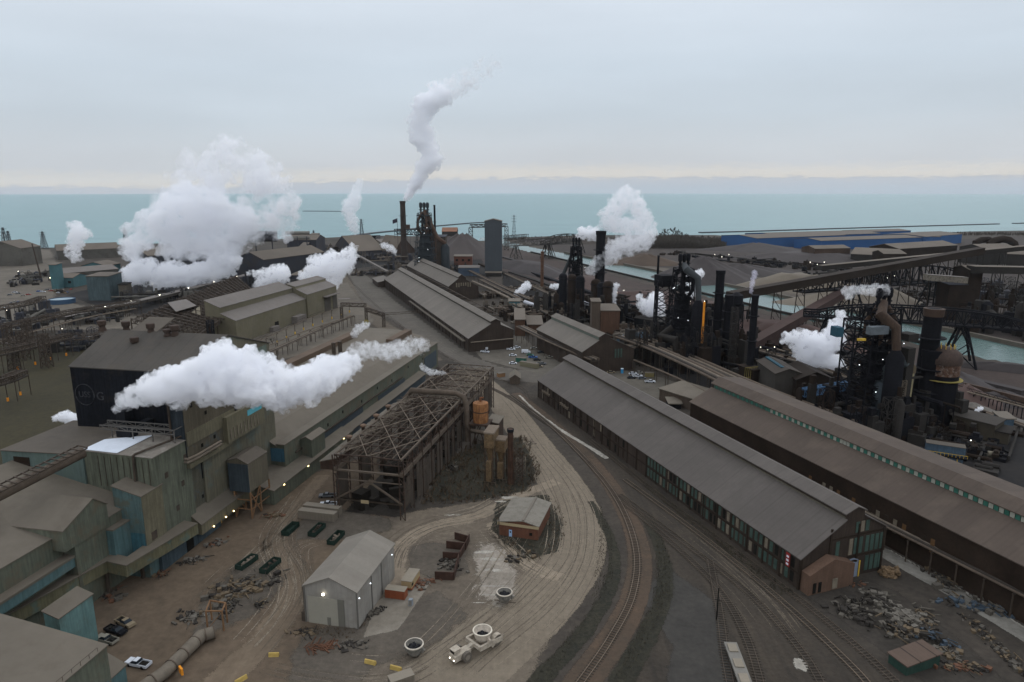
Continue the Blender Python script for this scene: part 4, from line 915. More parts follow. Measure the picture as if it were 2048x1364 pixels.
def container(T, A, dd, L, wd, h, m, roofm, z=0):
 ee = Vector((dd.y, -dd.x, 0)); b = MB(); b.ob(A, dd * L, ee * wd, z + .12, z + h); b.build('body', m, T)
 b = MB(); n = max(4, int(L / .5))
 for i in range(n):
  for s in (-.05, wd): b.ob(A + dd * (.3 + (L - .6) * i / n) + ee * s, dd * .2, ee * .05, z + .35, z + h - .25)
 b.build('ribs', m, T); b = MB(); b.ob(A - dd * .03 - ee * .03, dd * (L + .06), ee * (wd + .06), z + h + .004, z + h + .05); b.build('roof', roofm, T)
 b = MB()
 for s in (0, wd / 2 + .02): b.ob(A - dd * .06 + ee * (s + .06), dd * .05, ee * (wd / 2 - .1), z + .25, z + h - .15)
 for s in (.5, .8, 1.5, 1.8): b.tube(A - dd * .1 + ee * s + UP * (z + .3), A - dd * .1 + ee * s + UP * (z + h - .2), .03, n=5)
 b.build('door', m, T)
orc = mat('orange_red_sheet', (.20, .068, .036), amt=.2, streak=.2)
crate = container
q = G(770, 1196); container(T, q, eS, 5.0, -2.0 * -1, 2.3, orc, roofM) if False else None
b = MB(); b.ob(q, eS * 5.2, dS * 2.3, .1, 2.4); b.build('body', orc, T)
b = MB()
for i in range(14): b.ob(q + eS * (.2 + i * .35) - dS * .06, eS * .15, dS * .05, .3, 2.2)
b.build('ribs', mat('orange_red_dark', (.2, .055, .025), amt=.2), T)
b = MB(); b.ob(q - eS * .05 - dS * .05, eS * 5.3, dS * 2.4, 2.404, 2.46); b.build('roof', mat('pale_lid', (.2, .185, .165), amt=.1), T)
T = thing('portable_cabin', 'small cream portable cabin with red base stripe behind the orange container', 'cabin', base(G(806, 1183)))
q = G(803, 1180); b = MB(); b.ob(q, eS * 2.8, dS * 6, .3, 2.6); b.build('wall', mat('cream_cabin', (.30, .24, .15), amt=.12), T)
b = MB(); b.ob(q - eS * .1 - dS * .1, eS * 3, dS * 6.2, 2.604, 2.75); b.build('roof', mat('pale_lid', None), T)
b = MB(); b.ob(q - eS * .04 - dS * .04, eS * 2.88, dS * 6.08, .3, .8); b.build('base_stripe', orc, T)
b = MB(); b.ob(q + eS * 2.8, eS * .05, dS * 1.2, 1.3, 2.1); b.build('window', darkm, T)
T = thing('utility_cabinet', 'small grey cabinet standing in front of the cream cabin', 'cabinet', base(G(820, 1212)))
q = G(817, 1212); b = MB(); b.ob(q, eS * .9, dS * .9, 0, 1.7); b.build('body', mat('cabinet_grey', (.2, .22, .24), amt=.08), T)
b = MB(); b.ob(q + eS * .08 - dS * .03, eS * .74, dS * .03, .2, 1.5); b.build('door', greyc, T)
# small brick building
A = G(1076, 1081); zb_ = HZ(A, 1052); Bl = G(998, 1070); dg = A - Bl; ang = math.degrees(math.atan2(-dg.y, dg.x)); dB = D(ang); eB = Vector((dB.y, -dB.x, 0))
LB = run(Vector((A.x, A.y, zb_)), dB, px=1100); w_ = dg.length; LB = min(max(LB, 12), 26)
T = thing('small_brick_building', 'low red brick building with ribbed metal roof on the traffic island', 'building', base(A))
mill(T, A, dB, LB, [(-w_, zb_ - .2), (-w_ * .38, zb_ + .9), (0, zb_ - .2)], mat('red_brick', (.105, .048, .032), amt=.2, sc=.4, streak=.15), mat('ribbed_roof', (.16, .155, .148), amt=.12, sc=.2, stain=(.1, .095, .085), stainamt=.5, seam=(.9, ang, .35)), oh=.4)
b = MB(); b.ob(A - eB * (w_ + .3) - dB * .45, eB * (w_ + .6), dB * .06, zb_ - 1.0, zb_ - .1); b.build('fascia', mat('cream_fascia', (.30, .25, .17), amt=.12), T)
b = MB(); b.ob(A - eB * (w_ * .74) - dB * .08, eB * .9, dB * .08, .1, 2.2); dd_ = b.build('door', mat('pale_blue_door2', (.28, .42, .62), amt=.08), T)
b = MB(); b.ob(A - eB * (w_ * .74 - .25) - dB * .12, eB * .4, dB * .04, 1.3, 1.8); b.build('door_window', darkm, dd_)
b = MB(); b.ob(A - eB * (w_ * .38 + .35) - dB * .3, eB * .7, dB * (LB + .6), zb_ + 1.1, zb_ + 1.4); b.build('ridge_vent', roofM, T)
b = MB(); b.ob(A - eB * (w_ * .22) - dB * .08, eB * .9, dB * .08, 1.2, 2.1); b.build('window', darkm, T)
# ------------------------------------------------------------------ bare steel frame hall
Bf = G(806, 1041); zt = HZ(Bf, 921); zc = HZ(Bf, 951); d = D(12.4); e = Vector((d.y, -d.x, 0))
E_ = Bf.copy(); E_.z = zt; Lf = run(E_, d, px=985); Wf = -run(E_, e, px=668.7); Bf = Vector(base(Bf))
T = thing('steel_frame_hall', 'roofless rusty steel frame hall with cross-braced top beside the haul road', 'steel frame', base(Bf))
rf = mat('frame_rust', (.040, .028, .023), amt=.4, sc=.5, stain=(.08, .036, .024), stainamt=.3)
rfp = mat('frame_dusty', (.082, .067, .057), amt=.25, sc=.5)
nb = 13; bay = Lf / nb
for side in (0, Wf):
 for i in range(nb + 1):
  c = Bf + d * (bay * i) - e * side; b = MB()
  w_ = 1.5 if i == 0 else .9
  b.beam(c - e * w_ / 2, c - e * w_ / 2 + UP * zt, .35); b.beam(c + e * w_ / 2, c + e * w_ / 2 + UP * zt, .35)
  for k in range(int(zc / 2)): b.beam(c + (-e if k % 2 else e) * w_ / 2 + UP * k * 2, c + (e if k % 2 else -e) * w_ / 2 + UP * (k * 2 + 2), .15)
  b.build('column', rf, T)
for side, nm in ((0, 'right'), (Wf, 'left')):
 c = Bf - e * side; b = MB(); b.beam(c + UP * zt, c + d * Lf + UP * zt, .5, .6); b.build('eave_beam', rfp, T)
 b = MB(); b.beam(c + UP * zc, c + d * Lf + UP * zc, 1.0, 1.4); b.build('crane_girder', rfp, T)
 b = MB(); b.truss(c + UP * (zc + 1), c + d * Lf + UP * (zc + 1), zt - zc - 1, nb * 2, .22); b.build('side_truss', rf, T)
rise = .35
for i in range(nb + 1):
 b = MB(); c = Bf + d * (bay * i); m_ = c - e * Wf / 2 + UP * (zt + rise)
 b.beam(c + UP * zt, m_, .3); b.beam(m_, c - e * Wf + UP * zt, .3); b.beam(c + UP * (zt - 2), c - e * Wf + UP * (zt - 2), .25)
 for k in range(8):
  f0, f1 = k / 8, (k + 1) / 8; z0_ = zt + rise * (1 - abs(2 * f0 - 1)); z1_ = zt + rise * (1 - abs(2 * f1 - 1))
  b.beam(c - e * Wf * f0 + UP * (zt - 2 if k % 2 else z0_), c - e * Wf * f1 + UP * (z1_ if k % 2 else zt - 2), .16)
 b.build('roof_truss', rf, T)
for i in range(0, nb - 1, 2):
 b = MB(); c = Bf + d * (bay * i); far = c + d * bay * 2; M_ = lambda q: q - e * Wf / 2 + UP * (zt + rise + .1)
 for a_, b_ in ((c + UP * (zt + .2), M_(far)), (far + UP * (zt + .2), M_(c)), (c - e * Wf + UP * (zt + .2), M_(far)), (far - e * Wf + UP * (zt + .2), M_(c))): b.beam(a_, b_, .17)
 b.build('roof_brace', mat('pale_brace', (.16, .135, .118), amt=.2), T)
b = MB()
for i in range(5): b.beam(Bf + UP * (zc * (.35 + .0 * i)), Bf - e * Wf + UP * (zc * .35), .5)
b.beam(Bf + UP * zc, Bf - e * Wf + UP * zc, .8, .5); b.beam(Bf + UP * (zc * .35), Bf - e * Wf * .5 + UP * (zc * .8), .5); b.beam(Bf - e * Wf + UP * (zc * .35), Bf - e * Wf * .5 + UP * (zc * .8), .5); b.beam(Bf - e * Wf * .0 + UP * (zc * .8), Bf - e * Wf + UP * (zc * .8), .3)
b.build('end_brace', rfp, T)
b = MB(); b.ob(Bf - e * Wf * .62 - d * .5, e * 2.6, d * .1, zc * .35 - .6, zc * .35 + .5); b.build('sign_board', mat('cream_fascia', None), T)
for i in range(nb):                                                   # ragged side cladding on the right
 rn = random.Random(i * 3); b = MB()
 for k in range(3):
  if rn.random() < .25: continue
  a0 = bay * (i + .05 + k * .31); h0 = rn.choice([0, 0, 2, 5]); b.ob(Bf + d * a0 + e * .3, d * bay * .3, e * .12, h0 * .6 + .5, zc * rn.uniform(.78, .95))
 if b.v: b.build('side_panel', mat('brown_cladding', (.055, .046, .040), amt=.35, streak=.35), T)
 if i % 2 == 0:
  b = MB(); b.ob(Bf + d * bay * (i + .05) - e * (Wf + .3), d * bay * .9, e * .12, 1, zc * .9); b.build('side_panel', mat('brown_cladding', None), T)
def net(A, U, V, n, seed, th=.09):
 rn = random.Random(seed); b = MB(); u0, v0 = U.length, V.length; un, vn = U.normalized(), V.normalized()
 for _ in range(n):
  p = A + U * rn.random() + V * rn.random() + UP * rn.uniform(-.5, .5); a = rn.uniform(0, 6.28); l = rn.uniform(1.2, 3.4)
  b.beam(p, p + un * l * math.cos(a) + vn * l * math.sin(a) + UP * rn.uniform(-.4, .4), th)
 return b
net(Bf + d * bay * 7 - e * Wf * .7 + UP * (zt - 1), d * bay * 5.9, e * Wf * .68, 1300, 1, .13).build('torn_roof_mesh', steelp, T)['kind'] = 'stuff'
net(Bf + d * bay * .8 - e * (Wf + .5) + UP * (zt - .4), d * bay * 7, e * 3.4, 520, 2, .1).build('torn_roof_mesh', steelp, T)['kind'] = 'stuff'
sheet('frame_floor', None, [tuple((Bf + d * k + (-e * j))[:2]) for k, j in ((0, 0), (Lf, 0), (Lf, Wf), (0, Wf))], .05, gmat('frame_floor_shade', (.035, .032, .03), (.018, .017, .017), sc=.1, fine=.8), 3, 60, world=True)  # dark sheet: the hall's dim interior is painted into the floor colour
b = MB(); rn = random.Random(4)
for _ in range(60):
 c = Bf + d * rn.uniform(3, Lf - 4) - e * rn.uniform(3, Wf - 3); b.cb(c, rn.uniform(1, 4), rn.uniform(1, 5), rn.uniform(.8, 5), rn.uniform(0, 90))
b.build('machinery', mat('machinery_dark', (.022, .02, .019), amt=.4), T)['kind'] = 'stuff'
for k in range(1, 8):
 b = MB(); b.beam(Bf - e * (Wf * k / 8) + UP * (zt + .25), Bf - e * (Wf * k / 8) + d * Lf + UP * (zt + .25), .16); b.build('purlin', rfp, T)
net(Bf + d * 1 - e * Wf * .98 + UP * (zt - .8), d * Lf * .55, e * Wf * .96, 420, 9, .08).build('torn_roof_mesh', rfp, T)['kind'] = 'stuff'
net(Bf + d * 1 + e * .4 + UP * (zc * .5), d * Lf * .95, UP * zc * .45, 300, 10, .12).build('loose_girts', rf, T)['kind'] = 'stuff'
pl = PL(Bf - e * Wf, -e, 662, 887)
T = thing('lean_to_roof', 'pale lean-to roof with four square vents along the left of the steel frame', 'lean-to', base(Bf - e * (Wf + 6)))
q = Bf - e * (Wf + 7.2) + d * 4; zz_ = zt - 3
mill(T, q, d, bay * 7, [(0, zz_ - 1.6), (5.8, zz_)], rf, ltroof, z0=zz_ - 4, oh=.3)
for i in range(4):
 V = thing('square_vent', 'square dusty vent box %s along the steel frame edge' % ['nearest the camera', 'second from the camera', 'third from the camera', 'farthest of the four'][i], 'vent', Bf - e * (Wf + 1) + d * (bay * (1.4 + i * 1.25)) + UP * (zt), 'vents along the lean-to roof')
 b = MB(); b.cb(V.location - UP * .4, .9, .9, 1.4, 12); b.build('neck', rf, V); b = MB(); b.lathe(V.location + UP * 1, [(1.1, 0), (1.15, .5), (.7, .8)], 8); b.build('cap', mat('vent_cap', (.13, .09, .07), amt=.2), V)
# crossing pipe
T = thing('crossing_pipe', 'fat dusty pipe crossing over the steel frame and bending down beside the rusty tank', 'pipe', base(Bf + e * 2))
q = Bf + d * bay * 7.3; ps = [q - e * (Wf + 2) + UP * (zt - 2), q - e * (Wf - 1) + UP * (zt + 2), q - e * 2 + UP * (zt + 2), q + e * 1.2 - d * 1 + UP * (zt + 1), q + e * 2.6 - d * 2 + UP * (zt - 2.4), q + e * 2.8 - d * 2.2 + UP * 3]
b = MB(); b.path(ps, 1.05, n=14); b.build('pipe', pipeb, T, True)
b = MB(); b.path([q + e * 3 - d * 2 + UP * 11, q + e * 3.4 - d * 2.6 + UP * 8.8, q + e * 5 - d * 3 + UP * 8, q + e * 14 - d * 6 + UP * 8], .8, n=12); b.build('branch_pipe', pipeb, T, True)
# rusty tank on its stand
Gt = G(962, 895); T = thing('rusty_tank', 'orange rusty cylindrical tank on a dark platform beside the steel frame', 'tank', base(Gt))
ztk0, ztk1 = HZ(Gt, 843), HZ(Gt, 806); rt = 3.0
b = MB(); b.lathe(Gt, [(rt, ztk0), (rt, ztk1), (rt * .97, ztk1 + .15), (.3, ztk1 + .7)], 24); b.build('shell', mat('tank_orange', (.24, .115, .05), amt=.4, sc=.4, streak=.55, stain=(.14, .06, .03), stainamt=.8), T, True)
b = MB(); b.lathe(Gt, [(rt + .1, ztk0 + (ztk1 - ztk0) * .55), (rt + .1, ztk0 + (ztk1 - ztk0) * .6)], 24, False); b.build('band', rf, T)
b = MB(); b.lathe(Gt, [(.5, ztk1 + .6), (.5, ztk1 + 2.2)], 8); b.tube(Gt + UP * (ztk1 + 2.2), Gt + UP * (ztk1 + 2.2) + e * 1.2, .35, n=8); b.build('nozzle', rustm, T)
b = MB(); b.cb(Gt + UP * (ztk0 - .6), rt * 2.6, rt * 2.6, .6, 12)
b.build('platform', rf, T)
for sx_, sy_ in ((-1, -1), (1, -1), (1, 1), (-1, 1)):
 b = MB(); c = Gt + e * 3.4 * sx_ + d * 3.4 * sy_; b.beam(c, c + UP * (ztk0 - .6), .5); b.beam(c, Gt + UP * (ztk0 - .6) + d * 3.4 * sy_, .3); b.build('leg', rf, T)
T = thing('grey_roof_hut', 'plain hut with flat grey roof right behind the rusty tank', 'hut', base(G(985, 880)))
q = G(975, 888); zz_ = HZ(G(985, 890), 845); mill(T, q, d, 9, [(0, zz_), (4.5, zz_ - .6)], rf, ltroof, oh=.3)
# baghouse towers
for i, (px, py, pt, lab) in enumerate([(978, 968, 868, 'rusty filter tower with ribbed slatted top nearest the branch pipe'), (1000, 962, 882, 'smaller rusty filter tower with ribbed top beside the dark stack')]):
 c = G(px, py); h = HZ(c, pt); T = thing('filter_tower', lab, 'filter tower', base(c), 'filter towers in the weeds')
 b = MB(); b.ob(c - e * 1.6, e * 3.2, d * (8 if i == 0 else 5), h * .72, h - .2); b.build('casing', mat('filter_rust', (.11, .075, .045), amt=.5, sc=.7, stain=(.16, .13, .08), stainamt=.5), T)
 b = MB()
 for k in range(9 if i == 0 else 5): b.ob(c - e * 1.9 + d * (.2 + k * .9), e * 3.8, d * .5, h - .1, h + .5)
 b.build('slats', mat('slat_dust', (.19, .16, .14), amt=.2), T)
 for k, (sx_, sy_) in enumerate(((-1.4, .2), (1.4, .2), (-1.4, 4.5), (1.4, 4.5))): b = MB(); b.beam(c + e * sx_ + d * sy_, c + e * sx_ + d * sy_ + UP * h * .72, .35); b.build('leg', rf, T)
 b = MB(); b.lathe(c + d * 2, [(.3, h * .3), (1.6, h * .71)], 8); b.ob(c - e * .9 + d * -.5, e * 1.8, d * 2, 1.0, h * .45); b.build('hopper', mat('filter_rust', None), T)
 b = MB()
 for k in range(3): b.beam(c - e * 2.6 - d * 1 + UP * (1.2 + 0 * k), c + e * 2.6 - d * 1 + UP * 1.2, .15)
 for k in range(5): b.beam(c - e * (2.6 - 1.3 * k) - d * 1, c - e * (2.6 - 1.3 * k) - d * 1 + UP * 1.3, .12)
 b.build('railing', steelp, T)
c = G(1021, 968); h = HZ(c, 858); T = thing('filter_stack', 'dark rusty steel stack standing beside the filter towers', 'stack', base(c))
b = MB(); b.lathe(c, [(1.1, 0), (1.0, h * .8), (1.0, h)], 16, False); b.lathe(c + UP * .0, [(.9, h - .01), (.9, h - 1)], 16); b.build('shaft', mat('stack_rust', (.05, .028, .02), amt=.5, sc=.5, streak=.4), T, True)
b = MB(); b.lathe(c, [(1.15, h - 1), (1.2, h + .1), (1.0, h + .1)], 16, False); b.build('rim', black, T)
b = MB(); b.tower(c + e * 2.6 + d * 1, h * .62, 1.5, 1.5, 4, .22)
b.build('ladder_frame', rf, T)
c = G(1042, 948); T = thing('vessel_stand', 'small open pipe frame with vessel behind the dark stack', 'frame', base(c)); b = MB(); b.tower(c, 6, 1.6, 1.6, 2, .2); b.build('frame', steelp, T); b = MB(); b.lathe(c + UP * 2, [(.2, 0), (1.1, .6), (1.1, 3), (.2, 3.6)], 12); b.build('vessel', steel, T, True)

# ------------------------------------------------------------------ containers and skips in the yard
gcont = mat('grey_container', (.155, .14, .125), amt=.12, streak=.15)
for i, (A_, lab) in enumerate([(G(597, 1037), 'front one of two long dusty grey containers beside the steel frame'), (G(607, 1026), 'rear one of two long dusty grey containers beside the steel frame')]):
 T = thing('storage_container', lab, 'container', base(A_), 'long grey containers'); dd = D(103); container(T, A_ + D(13) * 2.4, dd, 12.2, 2.4, 2.7, gcont, mat('container_lid', (.19, .175, .158), amt=.1))
grn = mat('skip_green', (.018, .032, .024), amt=.3)
def skip(px, py, ang, lab, m=grn, L=6.5, fill=steelp, fs=0):
 c = G(px, py); T = thing('scrap_skip', lab, 'skip', base(c), 'open scrap skips'); dd = D(ang); ee = Vector((dd.y, -dd.x, 0)); w = 2.4; h = 1.5
 q = c - dd * L / 2 - ee * w / 2; b = MB()
 for A_, U_, V_ in ((q, dd * L, ee * .12), (q + ee * (w - .12), dd * L, ee * .12), (q + ee * .12, dd * .12, ee * (w - .24)), (q + ee * .12 + dd * (L - .12), dd * .12, ee * (w - .24))): b.ob(A_, U_, V_, .15, h)
 b.ob(q + ee * .12 + dd * .12, dd * (L - .24), ee * (w - .24), .15, .3); b.build('tub', m, T)
 b = MB()
 for s in (-.08, w):
  for k in range(7): b.ob(q + dd * (.2 + k * (L - .5) / 6) + ee * s, dd * .12, ee * .08, .2, h - .1)
 b.build('ribs', m, T); b = MB(); rn = random.Random(fs + int(px))
 if fill:
  for k in range(24): b.ico(q + dd * rn.uniform(.6, L - .6) + ee * rn.uniform(.5, w - .5) + UP * rn.uniform(.5, 1.2), rn.uniform(.15, .45), k, .5)
  b.build('scrap_load', fill, T)
skip(581, 1062, 12, 'empty dark green skip left of the other skips below the grey containers', fill=None)
skip(634, 1064, 14, 'dark green skip in the middle below the grey containers', fill=steel)
skip(672, 1080, 14, 'green skip with a white lump in its load beside the pale grey shed', fill=steelp)
skip(494, 1129, 20, 'green skip heaped with pale scrap in the left yard')
skip(541, 1136, 16, 'green skip right of the heaped one in the left yard', fill=steel)
# steel barrier bins
T = thing('steel_bins', 'zigzag wall of dark rusty steel plates holding slag heaps', 'barrier', base(G(905, 1150)))
pd = mat('bin_plate', (.04, .022, .017), amt=.4, sc=.5)
zg = [(870, 1158, 907, 1160), (907, 1160, 918, 1118), (886, 1118, 918, 1120), (918, 1120, 930, 1098), (893, 1096, 930, 1100), (930, 1100, 938, 1082), (910, 1078, 938, 1086)]
for x0, y0, x1, y1 in zg:
 p, q = G(x0, y0), G(x1, y1); b = MB(); dd = (q - p).normalized(); nn = Vector((dd.y, -dd.x, 0)); b.ob(p, q - p, nn * .25, 0, 2.3)
 for k in range(int((q - p).length / 1.5)): b.ob(p + dd * (k * 1.5) - nn * .15, dd * .15, nn * .15, 0, 2.2)
 b.build('plate', pd, T)
# slag pots
def pot(c, T, s=1.0, z=0.0, name='pot', fill=True, mt=None, rim=None):
 mt = mt or mat('pot_steel', (.15, .15, .15), amt=.35, sc=1.2); c = Vector(c) + UP * z
 b = MB(); b.lathe(c, [(.9 * s, .15), (1.35 * s, .55 * s), (1.75 * s, 1.5 * s), (1.95 * s, 2.6 * s), (2.05 * s, 2.65 * s), (2.05 * s, 2.85 * s), (1.8 * s, 2.85 * s), (1.72 * s, 2.2 * s), (1.2 * s, 1.7 * s)], 28, False); o = b.build(name, mt, T, True)
 b = MB(); b.lathe(c, [(2.07 * s, 2.62 * s), (2.12 * s, 2.72 * s), (2.1 * s, 2.88 * s), (1.84 * s, 2.9 * s)], 28, False); b.build('rim', rim or mat('pot_rim', (.42, .4, .38), amt=.25, sc=1.5), T, True)
 b = MB()
 for sg in (-1, 1): b.tube(c + e * 1.75 * s * sg + UP * 1.7 * s, c + e * 2.5 * s * sg + UP * 1.7 * s, .22 * s, n=8); b.ob(c + e * (1.7 if sg > 0 else -2.1) * s - d * .3, e * .4 * s, d * .6, c.z + 1.1 * s, c.z + 2.2 * s)
 b.build('trunnion', mt, T)
 b = MB(); rn = random.Random(3)
 for k in range(26): a = rn.uniform(0, 6.28); r_ = rn.uniform(0, 1.25) * s; b.ico(c + Vector((r_ * math.cos(a), r_ * math.sin(a), (2.0 if fill else 1.5) * s + rn.uniform(-.1, .45))), rn.uniform(.25, .5) * s, k, .5)
 b.build('slag', mat('black_slag', (.022, .022, .024), amt=.6, sc=2), T)
for px, py, s, lab in ((1009, 1203, .95, 'dark slag pot heaped with black slag on the white-dusted ground'), (829, 1310, 1.0, 'slag pot with white rim standing left of the pot carrier truck')):
 c = G(px, py); T = thing('slag_pot', lab, 'slag pot', base(c), 'slag pots on the ground'); pot(c, T, s)
 if px > 900: b = MB(); b.tube(c - e * 2.6 + UP * .1, c + e * 2.9 + UP * .1, .15, n=6); b.build('skid_bar', steelp, T)
# pot carrier
c0 = G(921, 1318); c1 = G(972, 1288)
ax = (c1 - c0).normalized(); ay = Vector((ax.y, -ax.x, 0)); T = thing('pot_carrier', 'pale grey two-part slag pot carrier truck carrying a big pot', 'truck', base((c0 + c1) / 2))
pg = mat('carrier_paint', (.34, .315, .29), amt=.25, sc=1.2); tyre = mat('dusty_tyre', (.10, .092, .085), amt=.3, sc=2)
def wheel(c, ax_, r, w, T, nm='wheel'):
 b = MB(); b.path([c - ax_ * w / 2, c - ax_ * w * .35, c + ax_ * w * .35, c + ax_ * w / 2], r, n=20); o = b.build(nm, tyre, T, True)
 b = MB(); b.tube(c - ax_ * (w / 2 + .04), c + ax_ * (w / 2 + .04), r * .52, n=14); b.build('rim', mat('dusty_rim', (.2, .185, .17), amt=.2), o)
ayL = ay
for s in (-1, 1):
 wheel(c0 + ax * .5 + ayL * 1.55 * s + UP * 1.15, ay, 1.15, .85, T); wheel(c1 + ax * 1.6 + ayL * 1.75 * s + UP * 1.25, ay, 1.25, 1.0, T)
b = MB(); b.ob(c0 - ax * 2.3 - ay * 1.1, ax * 2.2, ay * 2.2, .7, 2.1); b.ob(c0 - ax * .1 - ay * .9, ax * 2.4, ay * 1.8, .9, 1.9)
b.build('tractor_body', pg, T)
b = MB(); b.ob(c0 - ax * 2.0 - ay * 1.0, ax * 1.7, ay * 1.5, 2.1, 3.0); b.ob(c0 - ax * 2.1 - ay * 1.1, ax * 1.9, ay * 1.7, 3.0, 3.12); b.build('cab', pg, T)
b = MB(); b.ob(c0 - ax * 2.05 - ay * .9, ax * .04, ay * 1.3, 2.3, 2.85); b.ob(c0 - ax * 1.9 - ay * 1.04, ax * 1.5, ay * .04, 2.3, 2.85); b.build('cab_window', darkm, T)
b = MB(); b.beam(c0 + ax * 1.5 + UP * 1.5, c0 + ax * 4 + UP * 2.0, .9, .8); b.build('gooseneck', pg, T)
b = MB()
for s in (-1, 1):
 b.beam(c0 + ax * 3.6 + ay * 2.3 * s + UP * 1.9, c1 + ax * 2.8 + ay * 2.3 * s + UP * 1.5, .5, 1.1); b.beam(c1 + ax * .2 + ay * 2.3 * s + UP * .7, c1 - ax * 1 + ay * 2.3 * s + UP * 2.6, .5, .9)
b.beam(c0 + ax * 3.7 - ay * 2.3 + UP * 2, c0 + ax * 3.7 + ay * 2.3 + UP * 2, .6, .8); b.build('lifting_frame', pg, T)
b = MB()
for s in (-1, 1):
 for k in range(7): a0, a1 = k * .45, (k + 1) * .45; cc = c1 + ax * 1.6 + ay * 1.75 * s + UP * 1.25; b.beam(cc + (ax * math.cos(a0) + UP * math.sin(a0)) * 1.5, cc + (ax * math.cos(a1) + UP * math.sin(a1)) * 1.5, 1.1, .1)
b.build('mudguard', pg, T)
ec, dc = e, d; e, d = ay, ax
pot(c1 - ax * 1.0, T, 1.05, 1.1, 'carried_pot', False, mat('white_pot', (.42, .39, .37), amt=.3, sc=1.5), mat('white_pot_rim', (.55, .53, .5), amt=.2)); e, d = ec, dc
for s in (-.7, .7): lamp(c0 - ax * 2.4 + ay * s + UP * 1.2, T, .13, (1, .95, .8), 12, 'headlight')
def barrier(px, py, ang, lab, L=2.6):
 c = G(px, py); dd = D(ang); ee = Vector((dd.y, -dd.x, 0)); b = MB(); q = c - dd * L / 2
 b.hexa([q - ee * .4, q + dd * L - ee * .4, q + dd * L + ee * .4, q + ee * .4][::-1], [k + UP * .85 for k in (q - ee * .16, q + dd * L - ee * .16, q + dd * L + ee * .16, q + ee * .16)][::-1])
 tag(b.build('road_barrier', mat('barrier_yellow', (.36, .27, .09), amt=.2, sc=1), None), lab, 'barrier', 'yellow concrete barriers')
barrier(548, 1312, 88, 'yellow barrier left of the others on the track below the grey shed', 2.2)
barrier(741, 1327, 107, 'yellow barrier between the pot and the bottom edge')
barrier(792, 1339, 110, 'yellow barrier just left of the pot carrier track at the bottom edge')
barrier(482, 1362, 40, 'yellow barrier cut by the bottom edge beside the big pipe')
c = G(785, 1368); T = thing('bottom_container', 'pale container roof corner showing at the bottom edge', 'container', base(c)); container(T, c - D(60) * 1, D(62), 5, 2.4, 2.4, gcont, mat('container_lid', None))
# big ground pipe
T = thing('big_ground_pipe', 'big dusty flanged pipe lying beside the yard in the bottom left', 'pipe', base(G(360, 1330)))
pp = [(250, 1400), (330, 1344), (366, 1308), (402, 1272), (428, 1264)]
pw = [G(*p, 1.6) for p in pp]; b = MB(); b.path(pw, 1.35, n=18); b.build('pipe', mat('grey_pipe', (.125, .112, .10), amt=.2, sc=.5), T, True)
for i in range(7):
 f = i / 6 * (len(pw) - 1.01); k = int(f); c = pw[k].lerp(pw[k + 1], f - k); dd = (pw[k + 1] - pw[k]).normalized(); b = MB(); b.tube(c - dd * .12, c + dd * .12, 1.52, n=18); b.build('flange', pipeb, T, True)
b = MB(); c = G(355, 1335, 1.6); b.cb(c - D(45) * 0 + Vector((1.0, -.6, -1.0)), 1.6, .4, 1.5, 45); b.build('yellow_marker', orange, T)
T = thing('pipe_portal', 'thin rusty portal frame over the end of the big ground pipe', 'frame', base(G(430, 1255)))
b = MB(); q = [G(416, 1262), G(448, 1262), G(455, 1245), G(424, 1240)]
for k in range(4): b.beam(q[k], q[k] + UP * 5.2, .3); b.beam(q[k] + UP * 5.2, q[(k + 1) % 4] + UP * 5.2, .28)
b.beam(q[0] + UP * .5, q[1] + UP * 5, .15); b.build('frame', mat('tan_rusty_steel', None), T)
# scattered junk: each heap is one pile
junkm = [mat('junk_grey', (.08, .075, .07), amt=.4, sc=1), mat('junk_dark', (.032, .03, .03), amt=.4, sc=1), mat('junk_rust', (.10, .05, .033), amt=.4, sc=1), mat('junk_pale', (.115, .11, .106), amt=.3, sc=1), mat('junk_tan', (.105, .082, .058), amt=.3, sc=1), mat('junk_blue', (.045, .062, .08), amt=.3, sc=1)]
def heap(px, py, rx, ry, n, ms, lab, seed, hmax=1.0, name='scrap_pile', bars=.4, size=1.0, cat='scrap pile', group='piles of scrap and parts'):
 rn = random.Random(seed); c = G(px, py); T = thing(name, lab, cat, base(c), group); P = [MB() for _ in ms]; n = int(n * 1.8); size *= .72
 ax_ = D(rn.uniform(0, 180)); ay_ = Vector((ax_.y, -ax_.x, 0))
 for _ in range(n):
  k = rn.randrange(len(ms)); p = c + ax_ * rn.gauss(0, rx * .45) + ay_ * rn.gauss(0, ry * .45); r_ = rn.random(); a = rn.uniform(0, 180)
  if r_ < bars: dd = D(a); l = rn.uniform(1, 3.5) * size; z_ = rn.uniform(.1, hmax); P[k].beam(p + UP * z_, p + dd * l + UP * (z_ * rn.uniform(.2, 1.2)), rn.uniform(.12, .3) * size)
  elif r_ < bars + .35: P[k].cb(p, rn.uniform(.4, 1.8) * size, rn.uniform(.4, 2.4) * size, rn.uniform(.2, hmax), a)
  else: P[k].ico(p + UP * .2, rn.uniform(.25, .8) * size, _, .5)
 for k, q in enumerate(P):
  if q.v: o = q.build(['beams', 'plates', 'lumps', 'offcuts', 'pipes'][k], junkm[ms[k]], T); o['kind'] = 'stuff'
 return T
heap(470, 1185, 9, 5, 90, [0, 1, 4], 'long jumble of steel frames and beams in the middle of the left yard', 1, 1.2, size=1.2)
heap(455, 1215, 4, 3, 30, [1, 0], 'dark parts heap beside the portal frame', 2)
heap(545, 1163, 3, 2, 22, [1, 0], 'dark machine parts right of the green skips', 3)
heap(517, 1210, 1.6, 1.2, 10, [1, 4], 'small lone crate stack right of the frame jumble', 4)
